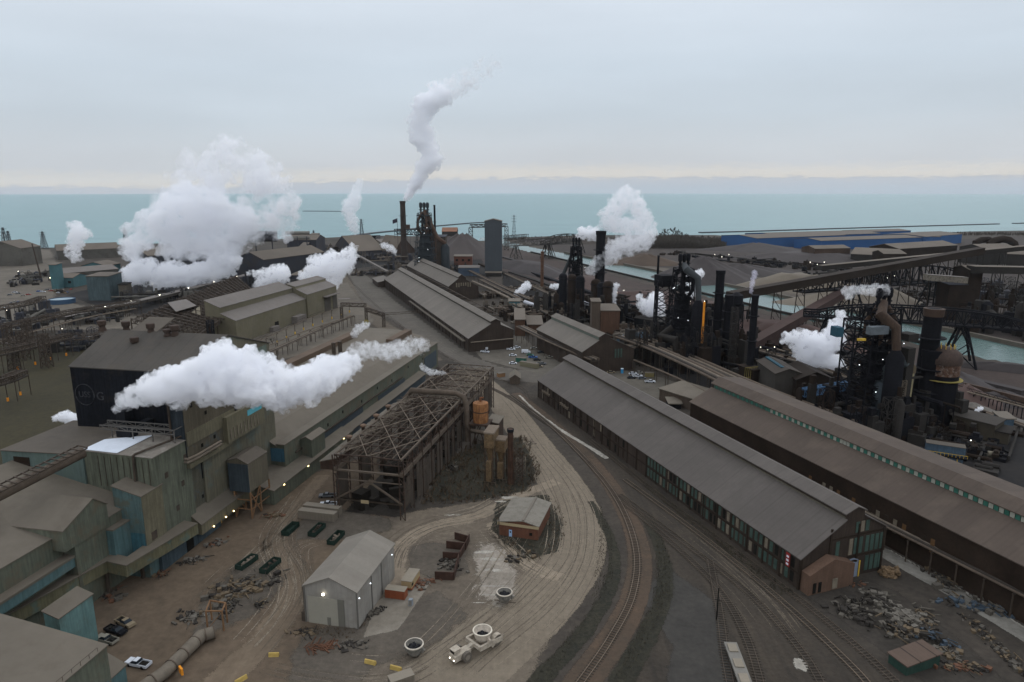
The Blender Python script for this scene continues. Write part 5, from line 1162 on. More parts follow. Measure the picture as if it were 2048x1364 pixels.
heap(380, 1235, 5, 3, 34, [0, 3, 1], 'scattered pale blocks left of the portal frame', 5, .6, bars=.2)
heap(322, 1148, 3, 1.4, 22, [1, 4, 2], 'dark beams stacked at the foot of the low blue block', 6, .7, bars=.7)
heap(385, 1122, 3.4, 1.6, 30, [3, 0, 1], 'pale sheets and parts dumped below the furnace tower', 7, .7)
heap(432, 1088, 3, 1.8, 26, [1, 3, 2], 'bins and red parts outside the lit workshop', 8, 1.2, bars=.2)
heap(545, 1032, 3, 1.6, 22, [4, 2, 1], 'orange and tan gear below the stilted box', 9, 1.0)
heap(215, 1190, 6, 2.5, 30, [1, 0, 2], 'dark rubble under the curved gallery', 10, .7)
heap(638, 1296, 3.2, 1.6, 26, [2, 2], 'pile of rusty red pipes below the grey shed', 11, .4, bars=1.0, size=1.3)
heap(700, 1290, 3.5, 2, 24, [0, 1], 'low debris in front of the grey shed corner', 12, .4)
heap(745, 1228, 4, 1.2, 22, [1, 0], 'dark spare parts along the right wall of the grey shed', 13, .8)
heap(845, 1165, 3, 2, 26, [2, 0], 'rusty debris right of the cream cabin', 14, .5)
heap(902, 1128, 4, 3, 30, [0, 1], 'slag and rubble behind the steel plate bins', 15, .8, bars=.15)
heap(1040, 1115, 5, 2, 24, [4, 1, 0], 'timber crates and brush beside the small brick building', 16, .8)
heap(610, 1265, 4, 2, 16, [1, 4], 'beams and weeds left of the grey shed front', 17, .4, bars=.8)
heap(905, 940, 3, 2, 20, [0, 1], 'grey boxes at the foot of the steel frame', 18, 2)
# scrap yard in front of the brick mill
heap(1700, 1222, 5, 4, 60, [1, 0], 'dark wrecked machine frame in the scrap yard before the brick mill', 21, 1.6, size=1.2)
heap(1722, 1240, 3, 2, 30, [1], 'black lump heap next to the wrecked frame', 22, 1.2)
heap(1760, 1205, 7, 4, 60, [0, 1, 3], 'grey plates and sheets in the middle of the scrap yard', 23, 1.0)
heap(1795, 1262, 5, 4, 70, [4, 0, 1], 'tan grid frames and coils in the scrap yard', 24, 1.6, size=1.1)
heap(1810, 1235, 5, 3, 40, [3, 0], 'pale sheet metal pile in the scrap yard', 25, .9, bars=.2, size=1.4)
heap(1870, 1280, 4, 2.5, 34, [5, 1], 'blue machinery wreck beside the yard road', 26, 1.5, size=1.1)
heap(1885, 1308, 4, 2, 30, [4, 0], 'tan and yellow scraps below the blue machinery', 27, .8)
heap(1850, 1240, 7, 2, 40, [4, 0, 1], 'long boards stacked behind the pale sheets', 28, .5, bars=.8)
heap(1690, 1165, 4, 1.6, 26, [1, 2], 'crates and rusty bins near the arched blue door', 29, .9, bars=.2)
heap(1920, 1335, 5, 2, 40, [4, 1, 2], 'brown brush and bars at the lower end of the scrap yard', 30, .8)
heap(1990, 1290, 12, 2, 60, [1, 0, 4], 'long line of dark debris on the far side of the grey road', 31, .8)
heap(1880, 1150, 12, 3, 90, [1, 0, 4], 'coiled cables and sacks under the striped mill pipe rack', 32, 1.2, size=1.3)
heap(1960, 1215, 10, 3, 70, [1, 5, 0], 'blue-tinged scrap under the striped mill pipe rack farther down', 33, 1.2, size=1.3)
c = G(1780, 1150); T = thing('brick_rubble_bin', 'tan box-shaped heap of crumbled brick at the corner of the brick mill', 'rubble heap', base(c)); b = MB()
rn = random.Random(5)
for k in range(60): b.ico(c + Vector((rn.uniform(-2.2, 2.2), rn.uniform(-1.4, 1.4), rn.uniform(0, 1.6))), rn.uniform(.4, .9), k, .4)
b.build('rubble', mat('tan_rubble', (.12, .085, .055), amt=.35, sc=.8), T)
T = thing('green_lean_shed', 'green-walled shed with two rusty brown roof sheets in the bottom right', 'shed', base(G(1815, 1345)))
q = G(1812, 1352); dd = D(62); mill(T, q, D(-20), 4.5, [(0, 2.2), (9.5, 2.8)], mat('dark_green_sheet', (.02, .045, .034), amt=.2, streak=.2), mat('rust_brown_roof', (.085, .062, .054), amt=.15, seam=(4.6, 70, .8)), oh=.3)
c = G(1799, 1330); T = thing('round_table_drum', 'round flat grey drum with a pale top beside the green shed', 'drum', base(c)); b = MB(); b.lathe(c, [(.9, 0), (.9, .7)], 20, False); b.build('base', darkm, T, True); b = MB(); b.lathe(c, [(1.4, .7), (1.4, .85), (.05, .9)], 24); b.build('top', mat('pale_drum', (.2, .2, .2), amt=.1), T, True)
c = G(1600, 1330); tag(sheet('ash_patch', None, [tuple((c + Vector((3.2 * math.cos(a) * random.uniform(.6, 1.1), 3.6 * math.sin(a) * random.uniform(.6, 1.1), 0)))[:2]) for a in [i * .6 for i in range(10)]], .045, salt, 1.5, 30, world=True), kind='stuff')
# railcar and pole
c = G(1478, 1345); T = thing('flat_railcar', 'grey flat railcar with two square hatches at the bottom edge', 'railcar', base(c)); dd = D(4); ee = Vector((dd.y, -dd.x, 0)); q = c - ee * 1.4 - dd * 6
b = MB(); b.ob(q, dd * 14, ee * 2.8, 1.0, 1.5); b.build('deck', greyc, T)
for k in (1.0, 5.6, 10.6): b = MB(); b.ob(q + ee * .45 + dd * k, dd * 2.6, ee * 1.9, 1.505, 1.75); b.build('hatch', mat('pale_lid', None), T)
for k in (1.5, 11.5): b = MB(); b.ob(q + ee * .3 + dd * k, dd * 1.8, ee * 2.2, .25, .95); b.build('bogie', darkm, T)
c = G(1433, 1240); T = thing('rail_pole', 'lone dark wooden pole with a short crossarm in the rail yard', 'pole', base(c)); h = HZ(c, 1176); b = MB(); b.tube(c, c + UP * h, .2, .14, n=8); b.build('post', darkm, T); b = MB(); b.beam(c - ee * .8 + UP * (h * .65), c + ee * .9 + UP * (h * .6), .12); b.build('crossarm', darkm, T)
c = G(998, 1078); T = thing('yard_pole', 'thin wooden pole at the left corner of the small brick building', 'pole', base(c)); b = MB(); b.tube(c, c + UP * HZ(c, 1012), .18, .12, n=8); b.build('post', steel, T)
# pickups
paint = {'white': (.55, .57, .6), 'black': (.012, .012, .014), 'silver': (.22, .22, .21), 'tan': (.2, .17, .13), 'grey': (.1, .105, .11), 'blue': (.03, .1, .28), 'red': (.25, .03, .02), 'green': (.04, .14, .09), 'yellow': (.4, .3, .03)}
PR = {}
def car(px, py, ang, col, lab, kind='pickup', group='pickups and cars parked in the works', P=None):
 key = (col, kind); c = P or G(px, py)
 if key in PR:
  return copytree(PR[key], base(c), R(-ang), lab)
 body = mat('paint_' + col, paint[col], rough=.35, amt=.05, sc=1); glass = mat('car_glass', (.02, .025, .03), rough=.15, amt=.05)
 T = thing('parked_' + kind, lab, {'pickup': 'pickup', 'car': 'car', 'van': 'van'}[kind], (0, 0, 0), group)
 L = 5.6 if kind == 'pickup' else 4.7 if kind == 'car' else 5.6; w = 1.95 if kind != 'car' else 1.8; h = 1.0 if kind == 'pickup' else .85 if kind == 'car' else 1.1
 b = MB(); O = Vector((0, 0, 0)); Y = Vector((0, 1, 0)); X = Vector((1, 0, 0))
 def lay(y0, y1, z0, z1, i0=0, i1=0, w0=w, w1=w):
  b.hexa([(-w0 / 2, y0, z0), (w0 / 2, y0, z0), (w0 / 2, y1, z0), (-w0 / 2, y1, z0)], [(-w1 / 2, y0 + i0, z1), (w1 / 2, y0 + i0, z1), (w1 / 2, y1 - i1, z1), (-w1 / 2, y1 - i1, z1)])
 if kind == 'pickup':
  lay(-.35, L / 2, .42, h, 0, .12, w, w - .12)
  lay(-L / 2, -.36, .42, .62)
  for s in (-1, 1): b.ob(Vector((s * w / 2 - (.12 if s > 0 else 0), -L / 2, 0)), Y * (L / 2 - .37), X * .12, .62, 1.05)
  b.ob(Vector((-w / 2 + .12, -L / 2, 0)), Y * .1, X * (w - .24), .62, 1.05)
  b.build('body', body, T); b = MB(); lay(-.5, 1.45, h + .002, 1.5, .2, .75, w - .14, w - .5); g_ = b.build('cabin_glass', glass, T)
  b = MB(); b.ob(Vector((-.68, -.28, 0)), Y * .98, X * 1.36, 1.5, 1.56); b.build('cabin_roof', body, T)
  b = MB(); b.ob(Vector((-w / 2 + .13, -L / 2 + .11, 0)), Y * (L / 2 - .5), X * (w - .26), .625, .7); b.ico((0, -1.6, .8), .35, 2, .5); b.ico((-.4, -2.2, .8), .25, 3, .5); b.build('load_bed', mat('bed_black', (.02, .02, .02), amt=.3), T)
 elif kind == 'car':
  lay(-L / 2, L / 2, .3, h, .1, .2, w, w - .1); b.build('body', body, T); b = MB(); lay(-1.7, 1.1, h + .002, 1.38, .5, .8, w - .14, w - .5); b.build('cabin_glass', glass, T)
  b = MB(); b.ob(Vector((-.62, -1.2, 0)), Y * 1.5, X * 1.24, 1.38, 1.43); b.build('cabin_roof', body, T)
 else:
  lay(-L / 2, L / 2, .35, 1.25, .05, .1); lay(-L / 2 + .05, L / 2 - .9, 1.25, 2.1, .05, .5, w, w - .25); b.build('body', body, T)
  b = MB(); lay(L / 2 - 1.3, L / 2 - .85, 1.3, 1.95, .3, .45, w - .2, w - .3); b.build('windscreen', glass, T)
 for s in (-1, 1):
  for y_ in (-L * .31, L * .31):
   b = MB(); b.tube((s * (w / 2 - .2), y_, .38), (s * (w / 2 + .02), y_, .38), .38, n=12); o = b.build('wheel', mat('car_tyre', (.02, .02, .02), amt=.2), T)
 T.location = base(c); T.rotation_euler = (0, 0, R(-ang)); PR[key] = T; return T
for a in [(251, 1249, 118, 'tan', 'tan pickup farthest back of the four beside the teal tower'), (232, 1265, 112, 'black', 'black pickup between the tan and the silver one'), (214, 1283, 290, 'silver', 'silver pickup nearest the teal tower wall'),
          (277, 1331, 285, 'white', 'white pickup alone beside the big ground pipe'), (657, 1011, 268, 'white', 'white pickup beside the grey containers'), (655, 994, 265, 'grey', 'dusty grey flatbed pickup behind the white one at the steel frame')]: car(*a)
# ------------------------------------------------------------------ middle left: olive halls, racks, bare frames
d = D(aM); e = Vector((d.y, -d.x, 0))
oliveB = mat('olive_hall_sheet', (.125, .118, .092), amt=.14, sc=.05, fine=.5, streak=.15, stain=(.105, .10, .065), stainamt=.5)
roofG = mat('slate_grey_roof', (.125, .118, .122), amt=.1, sc=.05, fine=.4, stain=(.11, .10, .10), stainamt=.4)
zo = HZ(G(614, 637), 598); A = G(471, 642, zo); Bq = G(611, 598, zo); dg = Bq - A; aO = math.degrees(math.atan2(dg.x, dg.y)); dO = D(aO); eO = Vector((dO.y, -dO.x, 0)); LO = dg.length
T = thing('olive_hall', 'large olive-grey hall with stepped slate roofs left of the pipe racks', 'factory hall', base(A))
pr = [PL(Vector(base(A)), eO, *p) for p in [(408, 601.6), (439.5, 615.8), (440, 627.4)]] + [(0, zo)]
mill(T, A, dO, LO, pr, oliveB, roofG, oh=.3)
b = MB(); q = Vector(base(A)); b.ob(q + eO * .05 + dO * LO * .42, eO * 3, dO * 9, 0, 3.6); b.build('side_annexe', roofG, T); b = MB(); b.ob(q + eO * .05 + dO * LO * .75, eO * 5, dO * 14, 0, 5.6); b.build('side_annexe', roofG, T)
b = MB(); b.ob(q + eO * .05 + dO * LO * .5, eO * .2, dO * 5, 0, 6); b.build('loading_door', darkm, T)
z2_ = zo + 4; A = Vector(base(A)) + dO * (LO + .3); T = thing('tall_olive_hall', 'taller olive-grey hall with big dark doorways beyond the large olive hall', 'factory hall', base(A))
zq = HZ(G(616, 637), 589.5); pr = [PL(A, eO, *p) for p in [(584, 568.5), (590, 572.6), (592, 579), (613.7, 589.5)]]
pr = [(min(pr[0][0], -16), pr[0][1]), (pr[1][0], pr[1][1] - .5), (pr[2][0] - .01, pr[2][1]), (pr[3][0], pr[3][1])]
if pr[2][0] <= pr[1][0]: pr[2] = (pr[1][0] + .05, pr[2][1])
E_ = A + eO * pr[3][0]; E_.z = pr[3][1]; L3 = run(E_, dO, px=672.6)
mill(T, A, dO, L3, pr, oliveB, roofG, oh=.3)
b = MB(); b.ob(A + eO * (pr[3][0] + .05) + dO * L3 * .55, eO * .2, dO * 11, 0, 12); b.ob(A + eO * (pr[3][0] + .05) + dO * L3 * .84, eO * .2, dO * 8, 0, 12); b.build('large_door', mat('door_shadow_grey', (.06, .058, .055), amt=.1), T)
b = MB(); b.ob(A + eO * (pr[3][0] + .05) + dO * L3 * .5, eO * 4, dO * L3 * .45, 13, 13.6); b.build('canopy', roofG, T)
# white glazed gable end and L roof
p0, p1 = G(368, 672), G(408, 680); h0 = HZ(p0, 640); T = thing('white_glazed_gable', 'standing gable wall of dirty white glazing in dark bars left of the olive hall', 'wall', base(p0))
h1 = HZ(p1, 610); b = MB(); n_ = (p1 - p0).normalized(); m_ = Vector((n_.y, -n_.x, 0)) * .4
b.hexa([p0, p1, p1 - m_, p0 - m_], [p0 + UP * h0, p1 + UP * h1, p1 - m_ + UP * h1, p0 - m_ + UP * h0]); b.build('glazing', mat('dirty_glazing', (.34, .32, .28), amt=.2, sc=.3), T)
b = MB(); W_ = (p1 - p0).length
for i in range(5): f = i / 4; b.beam(p0 + (p1 - p0) * f + m_ * .4, p0 + (p1 - p0) * f + m_ * .4 + UP * (h0 + (h1 - h0) * f), .5)
for z_ in range(2, int(h1), 3): b.beam(p0 + m_ * .4 + (p1 - p0) * max(0, (z_ - h0) / (h1 - h0 + .01)) + UP * z_, p1 + m_ * .4 + UP * z_, .3)
b.build('glazing_bars', steel, T)
T = thing('bare_frame_yard', 'long dark field of roofless rusty trusses beside the olive halls', 'steel frame', base(G(400, 640)))
dk = mat('dark_brown_steel', (.045, .035, .029), amt=.35, sc=.3)
hF = 17.0
Q = [G(262, 640, hF), G(398, 668, hF), G(512, 588, hF), G(470, 553, hF)]
def bl(u, v): return Q[0].lerp(Q[1], u).lerp(Q[3].lerp(Q[2], u), v)
for k in range(7):
 b = MB(); u = k / 6; b.truss(bl(u, 0) - UP * 2.5, bl(u, 1) - UP * 2.5, 2.5, 30, .4)
 for i in range(13): c = bl(u, i / 12); b.beam(Vector((c.x, c.y, 0)), c, .6)
 b.build('column_line', dk, T)
for i in range(26):
 b = MB(); v = i / 25; b.truss(bl(0, v) - UP * 2, bl(1, v) - UP * 2, 3.0, 14, .35); b.build('roof_truss', dk, T)
rn = random.Random(5); b = MB()
for _ in range(3000):
 c = bl(rn.random(), .12 + .88 * rn.random()) + UP * rn.uniform(-1, 1.2); a = rn.uniform(0, 3.14); l = rn.uniform(1.5, 5); b.beam(c, c + Vector((l * math.cos(a), l * math.sin(a), rn.uniform(-.5, .5))), .28)
b.build('tangled_purlins', dk, T)
rl = [G(335, 605, hF + 3), G(372, 598, hF + 3), G(393, 611, hF + 3), G(352, 623, hF + 3)]
b = MB(); b.hexa([q - UP * .3 for q in rl[::-1]], [q for q in rl[::-1]]); b.build('patch_roof', roofG, T)
def posts_rack(pix, zt, n, lab, npipe=2, yb=False, m=steel, w=1.6, name='pipe_rack', gap=.0, r=.3, T=None, lat=False, at=False):
 P = catmull([Vector((q.x, q.y, 0)) for q in (G(*p, zt if at else 0) for p in pix)], 6); T = T or thing(name, lab, 'pipe rack', base(P[0]), 'pipe racks and galleries on posts')
 Ls = [0]
 for i in range(len(P) - 1): Ls.append(Ls[-1] + (P[i + 1] - P[i]).length)
 def at(s):
  for i in range(len(P) - 1):
   if Ls[i + 1] >= s: t = (s - Ls[i]) / (Ls[i + 1] - Ls[i]); return P[i].lerp(P[i + 1], t), (P[i + 1] - P[i]).normalized()
  return P[-1], (P[-1] - P[-2]).normalized()
 for i in range(n):
  c, dd = at(Ls[-1] * i / (n - 1) * .9999); ee = Vector((dd.y, -dd.x, 0)); b = MB()
  b.beam(c - ee * w / 2, c - ee * w / 2 + UP * zt, .3)
  if w > 1: b.beam(c + ee * w / 2, c + ee * w / 2 + UP * zt, .3)
  b.beam(c - ee * (w / 2 + .4) + UP * (zt - .2), c + ee * (w / 2 + .4) + UP * (zt - .2), .3); o = b.build('post', m, T)
  if yb: b = MB(); b.cb(c - ee * w / 2, .7, .7, 1.8, 10); b.build('yellow_guard', yellow if yb == 1 else orange, o)
 for k in range(npipe):
  b = MB(); off = (k - (npipe - 1) / 2) * (w / max(1, npipe - 1)) if npipe > 1 else 0
  pts_ = []
  for i in range(0, 13):
   c, dd = at(Ls[-1] * i / 12 * .9999); ee = Vector((dd.y, -dd.x, 0)); pts_.append(c + ee * off + UP * (zt + r + .05))
  b.path(pts_, r * (1 if k % 2 == 0 else .7), n=8); b.build('pipe', [pipeb, steelp, piped][k % 3], T, True)
 if lat:
  b = MB()
  for i in range(24):
   c, dd = at(Ls[-1] * i / 24); c2, _ = at(Ls[-1] * (i + 1) / 24 * .9999); b.beam(c + UP * (zt + 2), c2 + UP * (zt + 2), .2); b.beam(c + UP * (zt + (0 if i % 2 else 2)), c2 + UP * (zt + (2 if i % 2 else 0)), .15)
  b.build('lattice', m, T)
 return T
posts_rack([(512, 708), (560, 685), (620, 655), (700, 625)], 7, 11, 'single row of posts with yellow feet carrying thin pipes beside the olive hall', 2, 1, w=.8, r=.18, lat=True)
posts_rack([(505, 742), (580, 706), (660, 668), (706, 648)], 6, 12, 'double pipe rack with thick dusty pipes nearer the teal mill roof', 4, 0, w=3.4, r=.42)
posts_rack([(532, 720), (600, 690), (705, 652)], 7.5, 9, 'upper thin pipe rack just behind the thick dusty pipes', 2, 0, w=1.2, r=.25)
T = thing('pipe_bridge', 'lattice portal bridge crossing the yard beside the long pale mill', 'bridge', base(G(684, 640)))
a, b_2, c_ = G(684, 640), G(733, 642), G(768, 654); b = MB(); h_ = HZ(a, 607)
b.truss(a + UP * (h_ - 2), b_2 + UP * (h_ - 2), 2.6, 8, .3, 2); b.build('truss', steel, T)
b = MB(); b.truss(b_2 + UP * (h_ - 5), c_ + UP * (h_ - 5), 2.4, 5, .35, 2); b.build('truss', steel, T)
b = MB(); q = G(842, 650); b.truss(c_ + UP * (h_ - 4), q + UP * 9.5, 1.4, 10, .22); b.build('walkway', steel, T)
for q in (a, b_2, c_):
 b = MB(); b.tower(q, h_ - 3, .9, .9, 4, .3); b.build('leg', steel, T)
b = MB(); q = G(706, 640, 0); b.cb(G(690, 632, 0) + UP * (h_ + .0) * 0 + UP * (h_ + .8), 5, 9, .3, 80); b.build('deck', roofG, T)
c = G(733, 650); tag(MB().cb(c, 3, 3, 3.2, 0).ico(c + UP * 3, 1.3, 1, .5).build('yellow_platform', mat('dirty_yellow', (.2, .17, .05), amt=.4)), 'dirty yellow gear box at the foot of the pipe bridge', 'gear box')
# near roof edge lattice mast at the teal gable
c = G(425, 700, 48); T = thing('gable_mast', 'dark lattice mast rising at the gable of the melt shop roof', 'mast', base(c)); b = MB(); b.tower(Vector((c.x, c.y, 40)), 18, .9, .8, 6, .25); b.build('lattice', black, T); b = MB(); b.lathe(Vector((c.x, c.y, 40)), [(.45, 0), (.45, 17)], 8); b.build('pipe', rf, T, True)
# dark lattice jungle at the far left over the field
for i, (pix, z_, n_, lab) in enumerate([([(-60, 700), (60, 672), (150, 650), (280, 628)], 9, 14, 'long dark lattice gallery on posts running up from the left edge'), ([(-40, 760), (60, 735), (140, 712)], 11, 6, 'dark lattice gantry over the green field with orange post feet'),
     ([(-60, 830), (20, 805), (52, 790)], 10, 4, 'short dark gantry with orange feet at the left edge over the field'), ([(-40, 660), (60, 640), (90, 628)], 12, 7, 'dark pipe jungle at the far left behind the field')]):
 T = posts_rack(pix, z_, n_, lab, 3, 2 if i in (1, 2) else 0, m=dk, w=5, name='lattice_gantry', lat=True)
 P = [G(*p, 0) for p in pix]; b = MB()
 for k in range(len(P) - 1): b.truss(P[k] + UP * z_, P[k + 1] + UP * z_, 3, 6, .35, 5)
 b.build('truss', dk, T)
for i, (px, py, pt) in enumerate([(20, 700, 650), (50, 720, 662), (95, 735, 668), (60, 700, 640), (30, 740, 700)]):
 c = G(px, py); T = thing('lattice_mast', ['dark lattice mast leftmost above the field', 'dark lattice mast second from the left edge', 'dark lattice mast nearest the melt shop corner', 'tallest dark lattice mast behind the field', 'low dark lattice mast at the field edge'][i], 'mast', base(c), 'dark masts over the field'); b = MB(); b.tower(c, HZ(c, pt), 2.2, 1.8, 4, .45); b.build('lattice', dk, T)
tag(net(G(-20, 690, 9), D(75) * 55, D(165) * -26, 420, 8, .3).build('fallen_steelwork', dk), 'tangle of dark fallen beams at the left edge behind the field', 'steelwork', kind='stuff')
# long covered conveyor with lamps
def gallery(p, q, w, h, lab, m, rm_, n=6, T=None, name='conveyor_gallery', leg=True, lamps=0, legh=None):
 T = T or thing(name, lab, 'conveyor', base(p), 'inclined conveyors and galleries')
 dd = (q - p); hd = Vector((dd.x, dd.y, 0)).normalized(); ee = Vector((hd.y, -hd.x, 0)) * w / 2
 b = MB(); b.hexa([p - ee, p + ee, q + ee, q - ee], [k + UP * h for k in (p - ee, p + ee, q + ee, q - ee)]); b.build('gallery', m, T)
 b = MB(); e2 = ee * 1.08; b.hexa([k + UP * (h + .01) for k in (p - e2, p + e2, q + e2, q - e2)], [k + UP * (h + .35) for k in (p - e2, p + e2, q + e2, q - e2)]); b.build('roof', rm_, T)
 if leg:
  for i in range(1, n):
   c = p.lerp(q, i / n)
   if c.z < 2.5: continue
   b = MB(); g = Vector((c.x, c.y, 0)); sp = min(6, 1 + c.z * .12)
   for s in (-1, 1): b.beam(c + ee * s * .9, g + ee * s * .9 + ee.normalized() * s * sp * .4, .5)
   for k in range(max(1, int(c.z / 6))): z0_, z1_ = c.z * k / max(1, int(c.z / 6)), c.z * (k + 1) / max(1, int(c.z / 6)); b.beam(g + ee * .9 + UP * z0_, g - ee * .9 + UP * z1_, .3)
   b.build('trestle', m, T)
 for i in range(lamps): lamp(p.lerp(q, (i + .5) / lamps) + UP * (h + .8), T, .5, (1, .97, .85), 14)
 return T
cdk = mat('conveyor_dark', (.05, .045, .042), amt=.3, sc=.1)
gallery(G(124, 640, 4), G(287, 604, 4), 8, 2.2, 'long dark covered conveyor with lamps left of the steam', cdk, roofG, 12, lamps=3)
gallery(G(287, 604, 4) + D(90) * .5, G(495, 553, 6), 8, 2.2, 'continuation of the dark covered conveyor toward the coke works', cdk, roofG, 12, lamps=4)
posts_rack([(0, 700), (90, 672), (180, 648), (272, 630)], 5, 16, 'low pipeline on trestles below the long covered conveyor', 2, 0, w=2, r=.4)
# far left works
tl = mat('far_teal_sheet', (.055, .125, .135), amt=.25, sc=.05, streak=.2); fr = mat('far_brown_roof', (.10, .088, .08), amt=.2, sc=.02); fw_ = mat('far_grey_wall', (.085, .085, .085), amt=.3, sc=.03, stain=(.05, .045, .042), stainamt=.6)
fdk = mat('far_dark_wall', (.034, .036, .044), amt=.35, sc=.03, stain=(.05, .04, .036), stainamt=.5)
def fbox(px0, py0, px1, pyt, dep, lab, wall, roof, ang=8, rise=.12, name='works_building', cat='building', group='distant works buildings', gable_=True, py1=None, win=0):
 """far building: front wall from picture x px0 to px1 along its foot py0, roof line at pyt, dep metres deep"""
 a_ = G(px0, py0); a2 = G(px1, py0 if py1 is None else py1); h = HZ(a_, pyt); ee = (a2 - a_); w = ee.length; ee.normalize(); dd = Vector((-ee.y, ee.x, 0))
 T = thing(name, lab, cat, base(a_), group)
 if gable_ is True: mill(T, a_ + dd * dep, ee, w, [(0, h), (dep / 2, h + dep * rise), (dep, h)], wall, roof, oh=.6, th=.5)
 elif gable_ == 'end': mill(T, a_, dd, dep, [(0, h), (w / 2, h + w * rise), (w, h)], wall, roof, oh=.6, th=.5)
 else: mill(T, a_ + dd * dep, ee, w, [(0, h + 1), (dep, h)], wall, roof, oh=.6, th=.5)
 if win:
  b = MB()
  for i in range(win): b.ob(a_ + ee * (w * (i + .3) / win) - dd * .4, ee * (w * .4 / win), dd * .3, h * .45, h * .7)
  b.build('window_band', darkm, T)
 return T, a_, ee, dd, w, h
fbox(-30, 532, 46, 497, 40, 'grey gabled building with dark wall at the left edge', fw_, fr, gable_='end', rise=.18)
fbox(105, 575, 148, 556, 26, 'small teal building with three lamps left of the steam', tl, fr, win=3)
T, a_, ee, dd, w, h = fbox(104, 578, 118, 530, 10, 'narrow teal tower beside the small teal building', tl, fr, gable_=False)
for i in range(3): lamp(G(106 + i * 17, 572) + UP * 9 - dd * 2, T, .8, (1, .95, .6), 20)
fbox(120, 566, 238, 548, 34, 'long low hall with grey roof behind the small teal building', fw_, roofG, py1=555)
fbox(164, 546, 215, 532, 30, 'teal gabled hall farther back left of the steam', tl, fr, gable_='end', rise=.14)
fbox(116, 520, 240, 502, 60, 'wide brown roofed hall near the lake shore left of the steam', fw_, fr, py1=514)
fbox(186, 512, 236, 497, 30, 'brown roofed shed at the lake shore behind the steam', fw_, fr)
fbox(178, 601, 222, 553, 22, 'tall grey-teal box building with dark stained foot beside the steam source', mat('teal_grey_sheet', (.06, .085, .09), amt=.25, streak=.35), fr, gable_=False)
T, a_, ee, dd, w, h = fbox(240, 600, 256, 570, 9, 'narrow grey quench tower at the source of the big steam cloud', mat('quench_grey', (.085, .078, .07), amt=.2, streak=.2), darkm, gable_=False, name='quench_tower', cat='tower')
T = thing('water_tank', 'round open tank with pale blue-grey rim and dark blue wall', 'tank', base(G(125, 606))); c = G(125, 606); b = MB(); b.lathe(c, [(10.5, 0), (10.5, 4), (9.8, 4.1), (9.8, 3.6)], 30, False); b.build('shell', mat('tank_blue', (.035, .07, .12), amt=.2), T, True); b = MB(); b.lathe(c, [(9.9, 3.3), (9.9, 3.5)], 30); b.build('cover', mat('tank_top', (.25, .32, .36), amt=.1), T)
c = G(66, 623); T = thing('silo_group', 'pair of short grey silos left of the round blue tank', 'silo', base(c))
for k, m_ in ((0, greyc), (9, fdk)): b = MB(); b.lathe(c + Vector((k, k * .2, 0)), [(4.5 if k else 3, 0), (4.5 if k else 3, 9), (.2, 9.6)], 16); b.build('silo', m_, T, True)
heap(175, 620, 9, 4, 40, [0, 1], 'grey hulks and pipes right of the round blue tank', 41, 3, size=3.5)
heap(120, 585, 7, 3, 24, [4, 1], 'yellow machines below the small teal building', 42, 3, size=2.5)
def pylon(px, py, pt, lab, w=4.5):
 c = G(px, py); h = HZ(c, pt); T = thing('pylon', lab, 'pylon', base(c), 'lattice pylons by the lake'); b = MB(); b.tower(c, h, w, .8, 7, .55); b.build('lattice', mat('pylon_grey', (.07, .08, .085), amt=.1), T)
 b = MB()
 for f in (.72, .84, .95): b.beam(c + UP * h * f - Vector((w * 1.3, 0, 0)), c + UP * h * f + Vector((w * 1.3, 0, 0)), .5)
 b.build('crossarm', mat('pylon_grey', None), T)
pylon(14, 512, 455, 'leftmost lattice pylon at the shore'); pylon(21, 500, 462, 'second lattice pylon close behind the leftmost one', 3.5); pylon(89, 497, 463, 'lattice pylon right of the tall dark pole'); pylon(253, 490, 455, 'lattice pylon at the left edge of the big steam cloud')
pylon(724, 478, 438, 'lattice pylon right of the thin middle steam'); pylon(1028, 476, 430, 'tall lattice pylon right of the grey tower'); pylon(628, 478, 461, 'tiny pylon left of the thin middle steam', 2)
c = G(84, 562); T = thing('tall_pole', 'tall leaning dark pole in the far left car park', 'pole', base(c)); b = MB(); b.tube(c, c + UP * HZ(c, 487) + Vector((-5, 0, 0)), .9, .6, n=8); b.build('shaft', dk, T)
# coke works behind the big steam cloud
fbox(300, 545, 470, 512, 60, 'dark coke oven hall seen through the steam', fdk, fr, py1=530)
fbox(420, 560, 560, 543, 30, 'dark blue hall under the edge of the steam', mat('dark_blue_hall', (.02, .045, .075), amt=.35, streak=.2), fr, py1=545)
fbox(530, 560, 650, 520, 40, 'dark sloped roof hall behind the twin steam puffs', fdk, fr, py1=540, rise=.2)
fbox(576, 515, 634, 480, 50, 'dark crusher building with stacked pipes on the roof', fdk, fr)
fbox(520, 556, 536, 515, 8, 'tan upright bin left of the twin steam puffs', mat('tan_bin', (.10, .085, .07), amt=.2), fr, gable_=False)
fbox(622, 508, 637, 469, 14, 'transfer tower at the head of the inclined conveyor', fdk, fr, gable_=False, name='transfer_tower', cat='tower')
gallery(G(560, 545, 4), GY(628, 475, G(628, 505).y), 9, 4, 'steep inclined conveyor climbing to the transfer tower', fdk, fr, 6)
gallery(G(586, 558, 3), GY(640, 535, G(640, 550).y), 9, 4, 'short low conveyor behind the right steam puff', fdk, fr, 3)
